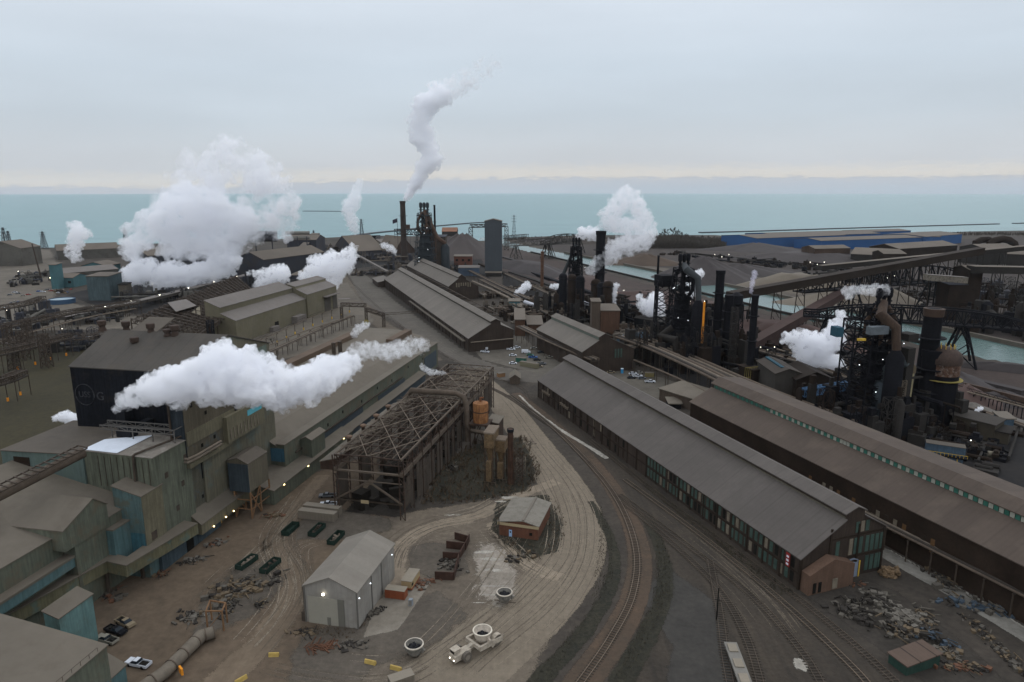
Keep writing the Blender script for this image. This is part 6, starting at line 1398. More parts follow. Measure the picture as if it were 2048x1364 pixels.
for k, (px, py, L_, lab) in enumerate([(510, 468, 60, 'long dark horizontal tank showing through the steam'), (594, 466, 34, 'stack of pale horizontal pipes on the crusher building')]):
 c = GY(px, py, G(px, 520).y); T = thing('horizontal_tank', lab, 'tank', base(c));
 for j in range(2): b = MB(); b.tube(c - Vector((L_ / 2, 0, j * 7)), c + Vector((L_ / 2, 4, -j * 7)), 4.2 if k == 0 else 2.6, n=12); b.build('tank', fdk if k == 0 else greyc, T, True)
 for s in (-.4, 0, .4): b = MB(); b.beam(c + Vector((L_ * s, 0, -5)), Vector((c.x + L_ * s, c.y, 0)), 1.2); b.build('support', fdk, T)
# far left parked cars
rn = random.Random(12); cols = ['white', 'grey', 'black', 'silver', 'white', 'blue', 'red', 'silver']
spots = [(20 + i * 9 + rn.uniform(-2, 2), 588 + rn.uniform(-4, 6)) for i in range(5)] + [(78 + i * 8, 583 + rn.uniform(-4, 4)) for i in range(9)] + [(22 + i * 7, 606 + rn.uniform(-3, 3)) for i in range(3)] + [(5, 638), (90, 638), (104, 634), (112, 640), (8, 618), (45, 545), (58, 543), (30, 555)]
ORD = ['first', 'second', 'third', 'fourth', 'fifth', 'sixth', 'seventh', 'eighth', 'ninth', 'tenth', 'eleventh', 'twelfth']
def LOTS(px, py, i):
 if i < 5: return '%s in the row near the left edge below the far road' % ORD[i]
 if i < 14: return '%s in the row below the small teal building' % ORD[i - 5]
 if i < 17: return '%s in the short row left of the grey silos' % ORD[i - 14]
 return '%s among the scattered ones in the far left lots' % ORD[i - 17]
for i, (px, py) in enumerate(spots):
 c_ = cols[rn.randrange(8)]; T = car(px, py, rn.choice([70, 75, 160, 250]), c_, '%s car parked %s' % (c_, LOTS(px, py, i)), 'car', 'x'); T['group'] = 'cars parked in the far left lots'
# breakwaters and far shore
bw = mat('breakwater_rock', (.06, .062, .065), amt=.3)
def bwk(pix, lab, w=6):
 P = [G(*p) for p in pix]; T = MB()
 for i in range(len(P) - 1): T.beam(P[i] + UP * .8, P[i + 1] + UP * .8, w, 3)
 tag(T.build('breakwater', bw), lab, 'breakwater')
bwk([(608, 422.5), (690, 423)], 'straight breakwater end just left of the thin middle steam', 30)
bwk([(690, 475), (745, 467), (800, 461.5), (870, 453), (945, 446.5), (1000, 444)], 'long thin breakwater behind the far furnace', 14)
bwk([(1400, 466), (1500, 463.5), (1650, 458.5), (1800, 454), (1995, 448.5)], 'long thin breakwater off the right shore', 14)
bwk([(2028, 447.5), (2120, 445)], 'breakwater tip at the right edge of the picture', 14)
# ------------------------------------------------------------------ furnaces and works right of the grey road
soot = mat('soot_steel', (.009, .009, .011), amt=.4, sc=.1); sootb = mat('soot_brown', (.020, .015, .013), amt=.4, sc=.1); sootg = mat('soot_grey', (.027, .026, .027), amt=.3, sc=.1)
browncl = mat('brown_clad', (.058, .040, .033), amt=.3, sc=.06, streak=.3); rpipe = mat('rust_pipe', (.085, .048, .034), amt=.35, sc=.2, streak=.2)
def stack(px, py, pt, r, lab, m=soot, r2=None, name='stack', rim=None, cat='stack', group='works stacks'):
 c = G(px, py); h = HZ(c, pt); T = thing(name, lab, cat, base(c), group); r2 = r2 or r * .85
 b = MB(); b.lathe(c, [(r * 1.1, 0), (r, h * .3), (r2, h)], 16); b.build('shaft', m, T, True)
 b = MB(); b.lathe(c, [(r2 * 1.1, h - r * .8), (r2 * 1.15, h + .05), (r2 * .8, h + .05)], 16, False); b.build('rim', rim or m, T, True)
 b = MB()
 for f in (.45, .75): b.lathe(c, [(r * 1.0, h * f), (r * 1.5, h * f), (r * 1.5, h * f + .4), (r, h * f + .4)], 12, False)
 b.build('platform', m, T); return T, c, h
def furnace(px, py, pt, lab, ang=40, s=1.0, m=soot, pm=None, down=None, lamps=6, twr=1.0):
 """blast furnace: shell, platforms, bleeder drums, uptakes, downcomer and lattice frame"""
 c = G(px, py); h = HZ(c, pt); T = thing('blast_furnace', lab, 'blast furnace', base(c), 'blast furnaces'); w = h * .11 * s; pm = pm or m
 dd = D(ang); ee = Vector((dd.y, -dd.x, 0)); rn = random.Random(int(px))
 b = MB(); b.lathe(c, [(w * 1.1, 0), (w * 1.1, h * .18), (w * 1.25, h * .28), (w * .8, h * .56), (w * .45, h * .62)], 18); b.build('shell', m, T, True)
 for k, (sa, sb) in enumerate(((1, 1), (-1, 1), (-1, -1), (1, -1))):
  o = (dd * sa + ee * sb).normalized(); b = MB(); b.path([c + o * w * .5 + UP * h * .58, c + o * w * 1.15 + UP * h * .66, c + o * w * 1.1 + UP * h * .76, c + o * w * .35 + UP * h * .87], w * .2, n=10); b.build('uptake_pipe', pm, T, True)
 b = MB()
 for k in (-1, 0, 1): b.lathe(c + ee * k * w * .6 + UP * h * .86, [(w * .16, 0), (w * .16, h * .06), (w * .26, h * .075), (w * .26, h * .12), (w * .15, h * .135)], 10)
 b.beam(c - ee * w * .9 + UP * h * .90, c + ee * w * .9 + UP * h * .90, w * .12); b.build('bleeder_stacks', m, T)
 if down:
  b = MB(); pts_ = [c + UP * h * .89]
  for q in down: pts_.append(GY(q[0], q[1], c.y + q[2] - w * 1.6))
  b.path(pts_, w * .35, n=14); b.build('downcomer', pm if pm is not m else mat('downcomer_grey', (.045, .05, .052), amt=.2), T, True)
  e_ = pts_[-1]; b = MB(); b.lathe(Vector((e_.x, e_.y, 0)), [(w * .4, 0), (w * .7, h * .08), (w * .7, max(h * .1, e_.z - h * .05)), (w * .3, e_.z)], 16); b.build('dust_catcher', m, T, True)
 for k in range(9):
  z = h * (.14 + .085 * k); r_ = w * (1.75 - .09 * k) * twr; b = MB(); b.cb(c + UP * z, r_ * 2, r_ * 2, .35, ang)
  for sx_ in (-1, 1):
   for sy_ in (-1, 1):
    p_ = c + dd * r_ * sx_ + ee * r_ * sy_ + UP * z; q_ = c + dd * r_ * sx_ * (1 if sx_ * sy_ > 0 else -1) + ee * r_ * sy_ * (-1 if sx_ * sy_ > 0 else 1) + UP * z
    b.beam(p_ + UP * 1.2, q_ + UP * 1.2, .14); b.beam(p_, p_ + UP * 1.3, .2)
  for _ in range(7): b.cb(c + dd * rn.uniform(-.9, .9) * r_ + ee * rn.uniform(-.9, .9) * r_ + UP * (z + .3), rn.uniform(.8, 3), rn.uniform(.8, 3), rn.uniform(.8, 3.2), ang)
  b.build('platform', m, T)
 b = MB(); b.tower(c, h * .86, w * 1.9 * twr, w * 1.0, 9, .55); b.build('frame', m, T)
 for k in range(lamps): a = rn.uniform(3.3, 6.1); lamp(c + Vector((math.cos(a) * w * 1.9, math.sin(a) * w * 1.9, h * rn.uniform(.12, .7))), T, .22 * h / 60, (.9, .95, 1), 14)
 return T, c, h, w
def clutter(cx, cy_, rx, ry, n, zmax, ang, lab, m, seed, name='works_block', group='dark plant between the furnaces', pipes=8, box=1.0, ms=None):
 """one plant block: boxes, vessels and pipe runs standing together"""
 rn = random.Random(seed); c = G(cx, cy_); T = thing(name, lab, 'plant', base(c), group); dd = D(ang); ee = Vector((dd.y, -dd.x, 0)); ms = ms or [m]
 parts = {}
 def P(k): return parts.setdefault(k, [MB() for _ in ms])[rn.randrange(len(ms))]
 for _ in range(int(n * 1.7)):
  p = c + dd * rn.uniform(-ry, ry) + ee * rn.uniform(-rx, rx); k = rn.random(); z = zmax * rn.uniform(.2, 1) ** 1.3
  if k < .6: P('block').cb(p, rn.uniform(1.2, 6) * box, rn.uniform(1.2, 6) * box, z * .8, ang); P('block').cb(p + UP * z * .8, rn.uniform(.6, 2.5), rn.uniform(.6, 2.5), z * .15 + .5, ang)
  elif k < .8: r_ = rn.uniform(1, 2.6) * box; P('vessel').lathe(p, [(r_, 0), (r_, z * .8), (r_ * .4, z * .9)], 10)
  else: P('frame').tower(p, z, 2 * box, 2 * box, 3, .3)
 for _ in range(pipes):
  z = rn.uniform(1.5, zmax * .6); a = rn.random() < .6; u = dd if a else ee; v = ee if a else dd; L_ = (ry if a else rx); o = rn.uniform(-1, 1) * (rx if a else ry)
  x0, x1 = sorted((rn.uniform(-1, 1), rn.uniform(-1, 1)))
  if x1 - x0 < .5: x1 = x0 + .5
  P('pipe').path([c + v * o + u * L_ * x0 + UP * (z - 1.4), c + v * o + u * L_ * x0 + UP * z, c + v * o + u * L_ * x1 + UP * z, c + v * o + u * L_ * x1 + UP * max(.2, z - 3)], rn.uniform(.35, .8), n=8)
  for f in (.2, .5, .8): q = c + v * o + u * L_ * (x0 + (x1 - x0) * f); P('frame').beam(q, q + UP * z, .3)
 for k, l in parts.items():
  for i, q in enumerate(l):
   if q.v: q.build(k, ms[i], T, k in ('vessel', 'pipe'))['kind'] = 'stuff'
 return T
# --- grey tower
fbox(970, 551, 1004, 443, 22, 'tall plain dark grey tower block beside the ore bridges', mat('slate_tower', (.055, .063, .070), amt=.12, sc=.03, streak=.1), fr, gable_='end', rise=.12, name='grey_tower', cat='tower')
T, a_, ee, dd, w, h = fbox(971, 553, 1003, 546, 3, 'low lit doorway strip at the foot of the grey tower', sootg, fr, gable_=False)
# --- far furnace and its stack
T, c, h, w = furnace(852, 556, 404, 'farthest blast furnace standing dark against the lake', ang=20, s=.75, m=mat('far_furnace_steel', (.028, .034, .038), amt=.3), pm=mat('far_furnace_brown', (.07, .045, .036), amt=.3), down=[(874, 475, 10), (890, 487, 14)], lamps=8, twr=.9)
for k, (px, r_, m_, pt) in enumerate([(847, 4.2, mat('slate_blue_shaft', (.035, .045, .05), amt=.2), 500), (858, 4.6, mat('tan_shaft', (.14, .105, .08), amt=.3, streak=.3), 440), (866, 5, mat('far_furnace_brown', None), 460)]):
 q = G(px, 552); b = MB(); b.lathe(q, [(r_, 0), (r_, HZ(q, pt)), (r_ * .3, HZ(q, pt - 3))], 12); b.build('tall_vessel', m_, T, True)
b = MB(); q0, q1 = G(892, 520) , c; b.truss(G(893, 528, 6), c + UP * h * .8, 6, 16, .7, 7); b.build('skip_bridge', mat('far_furnace_steel', None), T)
T, a_, ee, dd, w, h = fbox(866, 550, 892, 474, 24, 'brown-grey clad casthouse under the skip bridge of the far furnace', mat('brown_grey_clad', (.065, .055, .05), amt=.25, streak=.2), fdk, gable_=False)
stack(809, 520, 402, 4.3, 'tall dark stack giving off the highest steam plume', mat('stack_dark', (.035, .028, .026), amt=.3), 3.8)
stack(864 + 8, 545, 410, 1.4, 'thin dark pole stack right of the far furnace top', soot)
stack(747, 500, 471, 4, 'short dark stack left of the pitched ore sheds', soot, 4)
T = posts_rack([(793, 505), (845, 508)], 34, 5, 'high lattice bridge between the tall stack and the far furnace', 0, 0, m=mat('far_furnace_steel', None), w=7, name='lattice_bridge')
b = MB(); b.truss(G(793, 505) + UP * 30, G(848, 508) + UP * 30, 8, 8, .8, 7); b.build('truss', mat('far_furnace_steel', None), T)
b = MB(); b.ob(G(806, 503), Vector((12, 0, 0)), Vector((0, 8, 0)), 36, 44); b.build('cabin', browncl, T)
def shedp(px0, py0, px1, py1, pxr, pyr, lab, wall, roof, dep=50):
 """pitched shed seen end on: foot from p0 to p1, ridge point r"""
 a_, b_ = G(px0, py0), G(px1, py1); ee = (b_ - a_); w = ee.length; ee.normalize(); dd = Vector((-ee.y, ee.x, 0)); s_, z_ = PL(a_, ee, pxr, pyr)
 T = thing('ore_shed', lab, 'shed', base(a_), 'pitched ore sheds'); mill(T, a_, dd, dep, [(0, 4), (min(max(s_, w * .2), w * .8), z_), (w, 4)], wall, roof, oh=.6, th=.5); return T
shedp(790, 508, 830, 505, 806, 473, 'brown pitched shed with red-brown end wall below the tall stack', browncl, fr)
shedp(762, 505, 800, 505, 780, 482, 'pale pitched shed left of the red-brown ended one', fr, roofG)
shedp(668, 500, 712, 508, 684, 472, 'dark pitched building with sloped conveyor near the middle steam', fdk, fr)
shedp(742, 492, 770, 494, 752, 479, 'small pitched shed far left of the tall stack', fr, roofG)
b = MB(); tag(b.truss(G(700, 478, 8), G(760, 476, 8), 5, 12, .7, 5).build('far_gallery', fdk), 'low dark gallery along the lake shore right of the middle steam', 'gallery')
for sd, (px, py, rx, ry, n, z, lab) in enumerate([(700, 500, 55, 25, 26, 14, 'low dark plant left of the pitched ore sheds'), (780, 520, 60, 30, 34, 14, 'dark pipe-filled plant below the far furnace sheds'), (740, 520, 40, 20, 20, 10, 'dark low sheds at the head of the grey road'), (830, 535, 45, 20, 26, 12, 'dark vessels and pipes at the foot of the far furnace'), (895, 545, 30, 25, 24, 11, 'dark blocks between far furnace and red brick house'), (660, 520, 40, 30, 22, 12, 'dark sheds between the steam puffs'), (770, 548, 40, 12, 22, 8, 'low pipe stands above the long pale mill end')]):
 clutter(px, py, rx, ry, n, z, -20, lab, fdk, 100 + sd, ms=[fdk, fr, sootg], pipes=12)
gallery(G(715, 512, 14), G(775, 545, 6), 3, 1.5, 'pale thin inclined gallery running down toward the long pale mill', roofG, roofG, 4)
gallery(G(835, 545, 8), G(880, 522, 14), 4, 2, 'grey inclined gallery behind the back mill ridge', sootg, fr, 4)
fbox(908, 530, 944, 513, 16, 'red brick house with dark window gap left of the grey tower', mat('red_house_brick', (.10, .045, .036), amt=.15), fr, gable_=False, win=3)
fbox(917, 552, 958, 536, 18, 'long house with grey roof and blue band left of the grey tower', mat('blue_band_wall', (.06, .085, .12), amt=.2), roofG, gable_=False)
c = G(800, 500); c = G(797, 512); T = thing('flagpole', 'flagpole with a dark flag left of the tall stack', 'flagpole', base(c)); h = HZ(c, 436); b = MB(); b.tube(c, c + UP * h, .35, .25, n=6); b.build('pole', sootg, T)
b = MB(); q = c + UP * (h - .5)
for i in range(6): b.quad(q + Vector((-i * 1.2, .5 * math.sin(i), -i * .4)), q + Vector((-(i + 1) * 1.2, .5 * math.sin(i + 1), -(i + 1) * .4)), q + Vector((-(i + 1) * 1.2, .5 * math.sin(i + 1), -6 - (i + 1) * .4)), q + Vector((-i * 1.2, .5 * math.sin(i), -6 - i * .4)))
b.build('flag', mat('dark_flag', (.04, .035, .05), amt=.3), T)
# --- piles
def pile(px, py, pt, rx, ry, lab, m, seed, ang=0, name='ore_pile', cone=1.0, n=40, top=.08):
 c = G(px, py); h = HZ(c, pt); rn = random.Random(seed); dd = D(ang); ee = Vector((dd.y, -dd.x, 0)); b = MB(); rings = 9; vs = []; ph = [rn.uniform(0, 6.28) for _ in range(5)]
 for i in range(rings + 1):
  f = i / rings
  for j in range(n):
   a = 2 * math.pi * j / n; w_ = 1 + .10 * math.sin(3 * a + ph[0]) + .07 * math.sin(5 * a + ph[1]) + .04 * math.sin(11 * a + ph[2]); r_ = (1 - f) * (1 - top) + top
   z_ = h * (f ** cone) * (1 + .05 * math.sin(4 * a + ph[3]) + rn.uniform(-.03, .03)); p = c + ee * (rx * r_ * w_ * math.cos(a)) + dd * (ry * r_ * w_ * math.sin(a)); vs.append((p.x, p.y, z_ if i else -.3))
 fs = [(i * n + j, i * n + (j + 1) % n, (i + 1) * n + (j + 1) % n, (i + 1) * n + j) for i in range(rings) for j in range(n)] + [tuple(rings * n + j for j in range(n))]
 b.add(vs, fs); return tag(b.build(name, m, None, True), lab, 'pile', 'stock piles')
coalm = mat('coal_purple', (.050, .044, .047), amt=.15, sc=.03, fine=.3); orem = mat('ore_red_pile', (.060, .040, .039), amt=.2, sc=.03, fine=.3); darkp = mat('dark_pile', (.038, .034, .038), amt=.25, sc=.02, fine=.2); sandp = mat('sand_pile', (.115, .102, .09), amt=.12, sc=.02, fine=.2); greyp = mat('grey_slag_pile', (.105, .10, .10), amt=.2, sc=.05, fine=.4, stain=(.16, .155, .15), stainamt=.5)
pile(925, 512, 468, 55, 70, 'big purple-grey ore pile right of the far furnace', coalm, 1, top=.12)
pile(900, 498, 473, 45, 40, 'broad purple ore pile behind the first one', coalm, 2)
fbox(884, 476, 914, 463, 30, 'far building with orange-tiled roof behind the ore pile', sootg, mat('orange_roof', (.19, .10, .07), amt=.2), rise=.25)
pile(1060, 540, 524, 30, 110, 'long brown ore pile between rail lines and canal', darkp, 3, -25, top=.3)
pile(1170, 568, 553, 30, 60, 'brown ore pile left of the canal near the middle', orem, 4, -25, top=.3)
pile(1330, 608, 588, 30, 90, 'red-brown ore pile along the canal behind the lattice mast furnace', orem, 5, -40, top=.3)
pile(1560, 680, 645, 22, 60, 'dark red ore pile under the sloping conveyors', orem, 6, -50, top=.3)
pile(2030, 742, 728, 8, 40, 'dark row of ridged coal heaps along the canal edge', darkp, 7, -60, top=.3)
pile(1900, 770, 738, 22, 26, 'dark ore pile right of the domed stove', darkp, 8, 0)
pile(1930, 800, 770, 16, 18, 'red ore pile right of the domed stove', orem, 9, 0)
pile(2000, 800, 780, 16, 16, 'grey gravel pile in the bunker at the right edge', darkp, 10, 0)
pile(1900, 798, 783, 14, 12, 'pale grey slag pile left in the bunker', greyp, 11); pile(1945, 825, 806, 12, 10, 'pale grey slag pile middle in the bunker', greyp, 12); pile(2010, 850, 832, 14, 12, 'pale grey slag pile right in the bunker', greyp, 13)
pile(1405, 560, 514, 60, 50, 'big dark cone of ore across the canal', darkp, 14, 30); pile(1480, 548, 528, 70, 30, 'long dark heap right of the big dark cone', darkp, 15)
pile(1590, 575, 548, 60, 30, 'tan sand pile across the canal', sandp, 16, 20, top=.3); pile(1660, 605, 585, 50, 28, 'pale sand pile beyond the furnace top left side', sandp, 17); pile(1760, 610, 572, 40, 30, 'pale sand pile beyond the furnace top right side', sandp, 18)
pile(1290, 528, 508, 60, 30, 'brown mound across the canal behind the rising steam', mat('brown_mound', (.060, .045, .037), amt=.25, sc=.03), 19); pile(1510, 500, 486, 90, 50, 'dark low mound before the blue mill', darkp, 20); pile(1160, 486, 474, 80, 30, 'low brown bank on the far shore right of the canal mouth', mat('bank_brown', (.046, .040, .038), amt=.2, sc=.02), 21, top=.4); pile(1075, 482, 474, 36, 24, 'dark heap near the canal mouth', darkp, 22); pile(1620, 520, 505, 120, 50, 'broad dark flat mound right across the canal', darkp, 23, top=.4)
# canal walls
quay = mat('quay_wall', (.085, .078, .072), amt=.2, sc=.1)
def wallp(pix, h, w, lab, m=quay, name='quay_wall', kind=None):
 P = [G(*p) for p in pix]; b = MB()
 for i in range(len(P) - 1): b.beam(P[i] + UP * h / 2, P[i + 1] + UP * h / 2, w, h)
 return tag(b.build(name, m), lab, 'wall', None)
wallp([(1130, 507), (1250, 531), (1404, 562), (1600, 603), (1750, 635), (1951, 675), (2100, 708)], 3, 3, 'pale quay wall on the far side of the canal')
wallp([(1062, 505), (1220, 543), (1306, 564), (1560, 626), (1900, 700)], 2, 2, 'low dark quay wall on the near side of the canal', sootg)
# --- ore bridges
def orebridge(p, q, zb, hh, wd, lab, legs, n=20, m=sootg, arch=True, lw=7):
 T = thing('ore_bridge', lab, 'ore bridge', base(p), 'ore bridge cranes'); P_ = Vector((p.x, p.y, zb)); Q_ = Vector((q.x, q.y, zb)); dd = (Q_ - P_); L_ = dd.length; u = dd.normalized(); s_ = Vector((u.y, -u.x, 0)) * wd / 2
 for sg in (-1, 1):
  b = MB(); top = []; bot = []
  for i in range(n + 1):
   f = i / n; k = (1 - abs(2 * f - 1) ** 3) if arch else 1; bot.append(P_ + dd * f + s_ * sg); top.append(P_ + dd * f + s_ * sg + UP * hh * max(.35, k))
  for i in range(n):
   b.beam(bot[i], bot[i + 1], .9); b.beam(top[i], top[i + 1], .9); b.beam(bot[i], top[i], .5); b.beam(bot[i] if i % 2 else top[i], top[i + 1] if i % 2 else bot[i + 1], .5)
  b.beam(bot[n], top[n], .5); b.build('side_truss', m, T)
 b = MB()
 for i in range(n + 1): c = P_ + dd * i / n; b.beam(c - s_, c + s_, .5)
 for i in range(n): b.beam(P_ + dd * i / n + (s_ if i % 2 else -s_), P_ + dd * (i + 1) / n + (-s_ if i % 2 else s_), .4)
 b.ob(P_ - s_ * .3, dd, s_ * .6, zb - .3, zb + .3); b.build('deck', m, T)
 for f in legs:
  c = P_ + dd * f; g = Vector((c.x, c.y, 0)); b = MB()
  for sg in (-1, 1):
   for sh in (-1, 1): b.beam(c + s_ * sg * .6 + u * sh * 1.5, g + s_ * sg * 1.7 + u * sh * lw, 1.0)
   k_ = max(2, int(zb / 9))
   for i in range(k_):
    z0, z1 = zb * i / k_, zb * (i + 1) / k_; f0, f1 = i / k_, (i + 1) / k_; W0 = s_ * (1.7 - 1.1 * f0) * sg; W1 = s_ * (1.7 - 1.1 * f1) * sg; l0, l1 = lw + (1.5 - lw) * f0, lw + (1.5 - lw) * f1
    b.beam(g + W0 - u * l0 + UP * z0, g + W1 + u * l1 + UP * z1, .5); b.beam(g + W0 + u * l0 + UP * z0, g + W1 - u * l1 + UP * z1, .5)
    b.beam(g + W1 + u * l1 + UP * z1, g - W1 + u * l1 + UP * z1, .4)
  b.build('leg', m, T)
 return T
orebridge(G(1008, 520), G(1160, 512), 20, 9, 9, 'arched lattice ore bridge right of the grey tower', (.15, .58), 18, m=mat('bridge_grey', (.055, .055, .058), amt=.2))
orebridge(G(1085, 518), G(1165, 505), 21, 12, 9, 'second lattice ore bridge behind the arched one', (.1, .9), 12, m=sootg)
c0, c1 = G(942, 503), G(1013, 500); T = thing('portal_crane', 'pale square portal crane standing behind the grey tower', 'crane', base(c0)); hh = HZ(c0, 449); b = MB(); b.truss(c0 + UP * (hh - 5), c1 + UP * (hh - 5), 5, 14, .8, 6); b.build('girder', mat('bridge_grey', None), T)
for q in (c0, c1): b = MB(); b.tower(q, hh - 5, 3.5, 3, 6, .7); b.build('leg', mat('bridge_grey', None), T)
stack(1084, 578, 503, 1.7, 'thin rusty lattice-like pole stack left of the second furnace', rpipe, 1.6)
b = MB(); tag(b.truss(G(1005, 478, 3), G(1055, 474, 3), 6, 10, .6, 6).build('shore_frame', mat('bridge_grey', None)), 'low lattice frame on the shore below the tall pylon', 'frame')
TB = orebridge(G(1590, 660), G(1935, 622), 28, 14, 10, 'huge dark arched ore bridge spanning behind the nearest furnace', (.28, .75), 26, m=soot, lw=9)
TB2 = orebridge(G(1600, 705), G(2080, 745), 24, 9, 9, 'dark ore bridge right behind the nearest furnace ending over the canal', (.12, .68), 28, m=soot, lw=8)
gallery(GY(1850, 560, TB.location.y - 3), GY(1930, 566, TB.location.y - 3), 6, 4, 'pale grey machinery house on the huge ore bridge', mat('pale_house', (.14, .13, .12), amt=.3, sc=.3, stain=(.06, .05, .045), stainamt=.8), roofG, leg=False)
# --- conveyors on the right
cvb = mat('conveyor_brown', (.026, .021, .019), amt=.25, sc=.08)
gallery(GY(1458, 600, G(1480, 680).y), GY(1960, 508, G(1850, 625).y), 7, 5, 'very long sloping brown conveyor gallery rising to the right', cvb, mat('conveyor_roof', (.032, .027, .026), amt=.15), 12)
gallery(G(1500, 700, 4), GY(1700, 585, G(1700, 650).y), 7, 5, 'red-brown conveyor gallery climbing under the huge ore bridge', mat('conveyor_red', (.045, .028, .027), amt=.25), mat('conveyor_red_roof', (.045, .028, .027), amt=.15), 7)
gallery(GY(1640, 540, G(1640, 600).y), GY(2050, 500, G(2000, 590).y), 7, 4, 'upper grey conveyor gallery crossing toward the right edge', sootg, fr, 9)
gallery(GY(1940, 545, G(1940, 640).y), GY(2100, 548, G(2048, 640).y), 10, 5, 'level dark gallery leaving the right edge at mid height', sootg, fr, 3)
fbox(1925, 640, 1952, 540, 20, 'dark transfer tower where the galleries meet on the right', sootb, fr, name='transfer_tower', cat='tower')
fbox(1890, 640, 1925, 570, 16, 'brown bin house under the pale machinery house', sootb, fdk, gable_=False)
clutter(2010, 650, 60, 30, 40, 26, -50, 'dark open plant at the right edge below the level gallery', soot, 400, ms=[soot, sootb, sootg], pipes=16, box=1.6)
clutter(1985, 590, 60, 30, 36, 16, -50, 'dark sheds and conveyors at the right edge before the grey hall', sootg, 401, ms=[sootg, sootb, fdk], pipes=12, box=1.6)
clutter(1800, 600, 60, 30, 20, 10, -50, 'low dark huts beyond the huge ore bridge', sootg, 402, ms=[sootg, sootb], pipes=8, box=1.4)
# --- blue mill far right and brown sheds before it
bm = mat('blue_mill_sheet', (.022, .075, .19), amt=.12, sc=.02); bmr = mat('blue_mill_roof', (.095, .086, .082), amt=.08, sc=.01)
for (a0, y0, a1, y1, yt, dep, lab, rr) in [(1512, 497, 1690, 489, 477, 90, 'front bay of the bright blue mill at the left end', .04), (1560, 489, 1760, 482, 473, 100, 'long grey-roofed bay of the blue mill', .04), (1640, 501, 1880, 491, 482, 60, 'nearest long bay of the bright blue mill', .05), (1730, 480, 1820, 477, 464, 60, 'taller blue bay at the back of the blue mill', .04), (1850, 493, 1922, 486, 474, 80, 'square blue hall at the right end of the blue mill', .04)]:
 fbox(a0, y0, a1, yt, dep, lab, bm, bmr, py1=y1, rise=rr, name='blue_mill', group='bays of the blue mill')
for (a0, y0, a1, y1, yt, dep, lab) in [(1628, 522, 1698, 520, 498, 30, 'brown block of bins with lamps before the blue mill'), (1700, 525, 1790, 530, 508, 60, 'sawtooth grey-roofed shed before the blue mill'), (1795, 523, 1912, 514, 498, 46, 'long brown gabled hall before the blue mill on the right'), (1765, 532, 1810, 532, 508, 30, 'small square hall between the sawtooth shed and brown hall'), (1965, 530, 2030, 528, 498, 40, 'grey hall under the big looping pipe at the right edge'), (2010, 540, 2100, 545, 508, 40, 'blue-grey hall cut by the right edge')]:
 fbox(a0, y0, a1, yt, dep, lab, browncl if 'bins' in lab else sootb if 'brown' in lab else sootg, fr, py1=y1)
T = thing('looping_pipe', 'big brown pipe looping over the grey hall near the right edge', 'pipe', base(G(1990, 520))); Yp = G(1990, 520).y; b = MB()
b.path([GY(x, y, Yp) for x, y in [(1978, 497), (1980, 488), (1990, 481), (2005, 478), (2018, 480), (2028, 487), (2031, 500)]], 5, n=12); b.path([GY(x, y, Yp + 8) for x, y in [(1950, 495), (1952, 485), (1962, 480), (1975, 479), (1988, 484), (1998, 492)]], 4.5, n=12); b.build('pipe', sootb, T, True)
# --- bare trees on the far shore
treem = mat('bare_twigs', (.045, .04, .036), amt=.3); trunkm = mat('bark', (.05, .042, .036), amt=.2)
def bare_tree(px, py, pt, seed, lab, P=None, h=None, density=1.3, grp='bare trees across the canal'):
 c = P or G(px, py); h = h or HZ(c, pt); rn = random.Random(seed); T = thing('bare_tree', lab, 'tree', base(c), grp); tr = MB(); tw = MB(); wv = max(.07, h * .022 if h > 12 else h * .011)
 def br(p, d_, l, r_, k):
  q = p + d_ * l; (tr if k < 2 else tw).tube(p, q, r_, r_ * .65, n=5 if k < 2 else 3, cap=False)
  if k < 5:
   for _ in range(3 if k < 4 else int(4 * density)):
    v = (d_ + Vector((rn.gauss(0, .55), rn.gauss(0, .55), rn.gauss(.12, .3)))).normalized(); br(p.lerp(q, rn.uniform(.45, 1)), v, l * rn.uniform(.62, .85), max(r_ * .6, wv * .35), k + 1)
 br(c, Vector((rn.gauss(0, .05), rn.gauss(0, .05), 1)).normalized(), h * .3, h * .028, 0); tr.build('trunk', trunkm, T); tw.build('crown', treem, T); return T
for i, (px, py, pt) in enumerate([(1330, 478, 452), (1345, 476, 450), (1358, 478, 455), (1318, 482, 461), (1300, 484, 463), (1282, 487, 468), (1372, 482, 462), (1388, 482, 465), (1403, 480, 467), (1418, 481, 469), (1430, 479, 468), (1268, 488, 470), (1340, 486, 466), (1362, 488, 469)]):
 bare_tree(px, py, pt, i, ['tallest bare tree in the clump across the canal', 'bare tree crowning the clump beside the tallest', 'bare tree right of the clump top', 'bare tree left of the clump top', 'smaller bare tree at the left of the clump', 'bare tree partly behind the rising steam', 'bare tree at the right shoulder of the clump', 'low bare tree right of the shoulder', 'low bare tree farther right of the clump', 'low bare tree near the right end of the clump', 'last bare tree at the right end of the clump', 'leftmost low bare tree behind the steam', 'bare tree at the front of the clump', 'bare tree at the front right of the clump'][i])
bs = MB(); rn = random.Random(77)
for _ in range(6500):
 px = rn.uniform(1260, 1450); c = G(px, rn.uniform(482, 497)); l = rn.uniform(3, 9) + (7 * max(0, 1 - abs(px - 1345) / 70)); a = rn.uniform(0, 6.28); bs.beam(c, c + Vector((l * .4 * math.cos(a), l * .4 * math.sin(a), l)), .5)
tag(bs.build('brush', treem), 'dark leafless brush below the bare trees', 'brush', kind='stuff')
bs = MB()
for _ in range(1500):
 px = rn.choice([rn.uniform(1010, 1260), rn.uniform(1450, 1520), rn.uniform(1850, 2048)]); c = G(px, 478 - (px > 1800) * 10 + rn.uniform(-1, 3)); l = rn.uniform(1.5, 6); bs.beam(c, c + Vector((rn.uniform(-1, 1), 0, l)), .7)
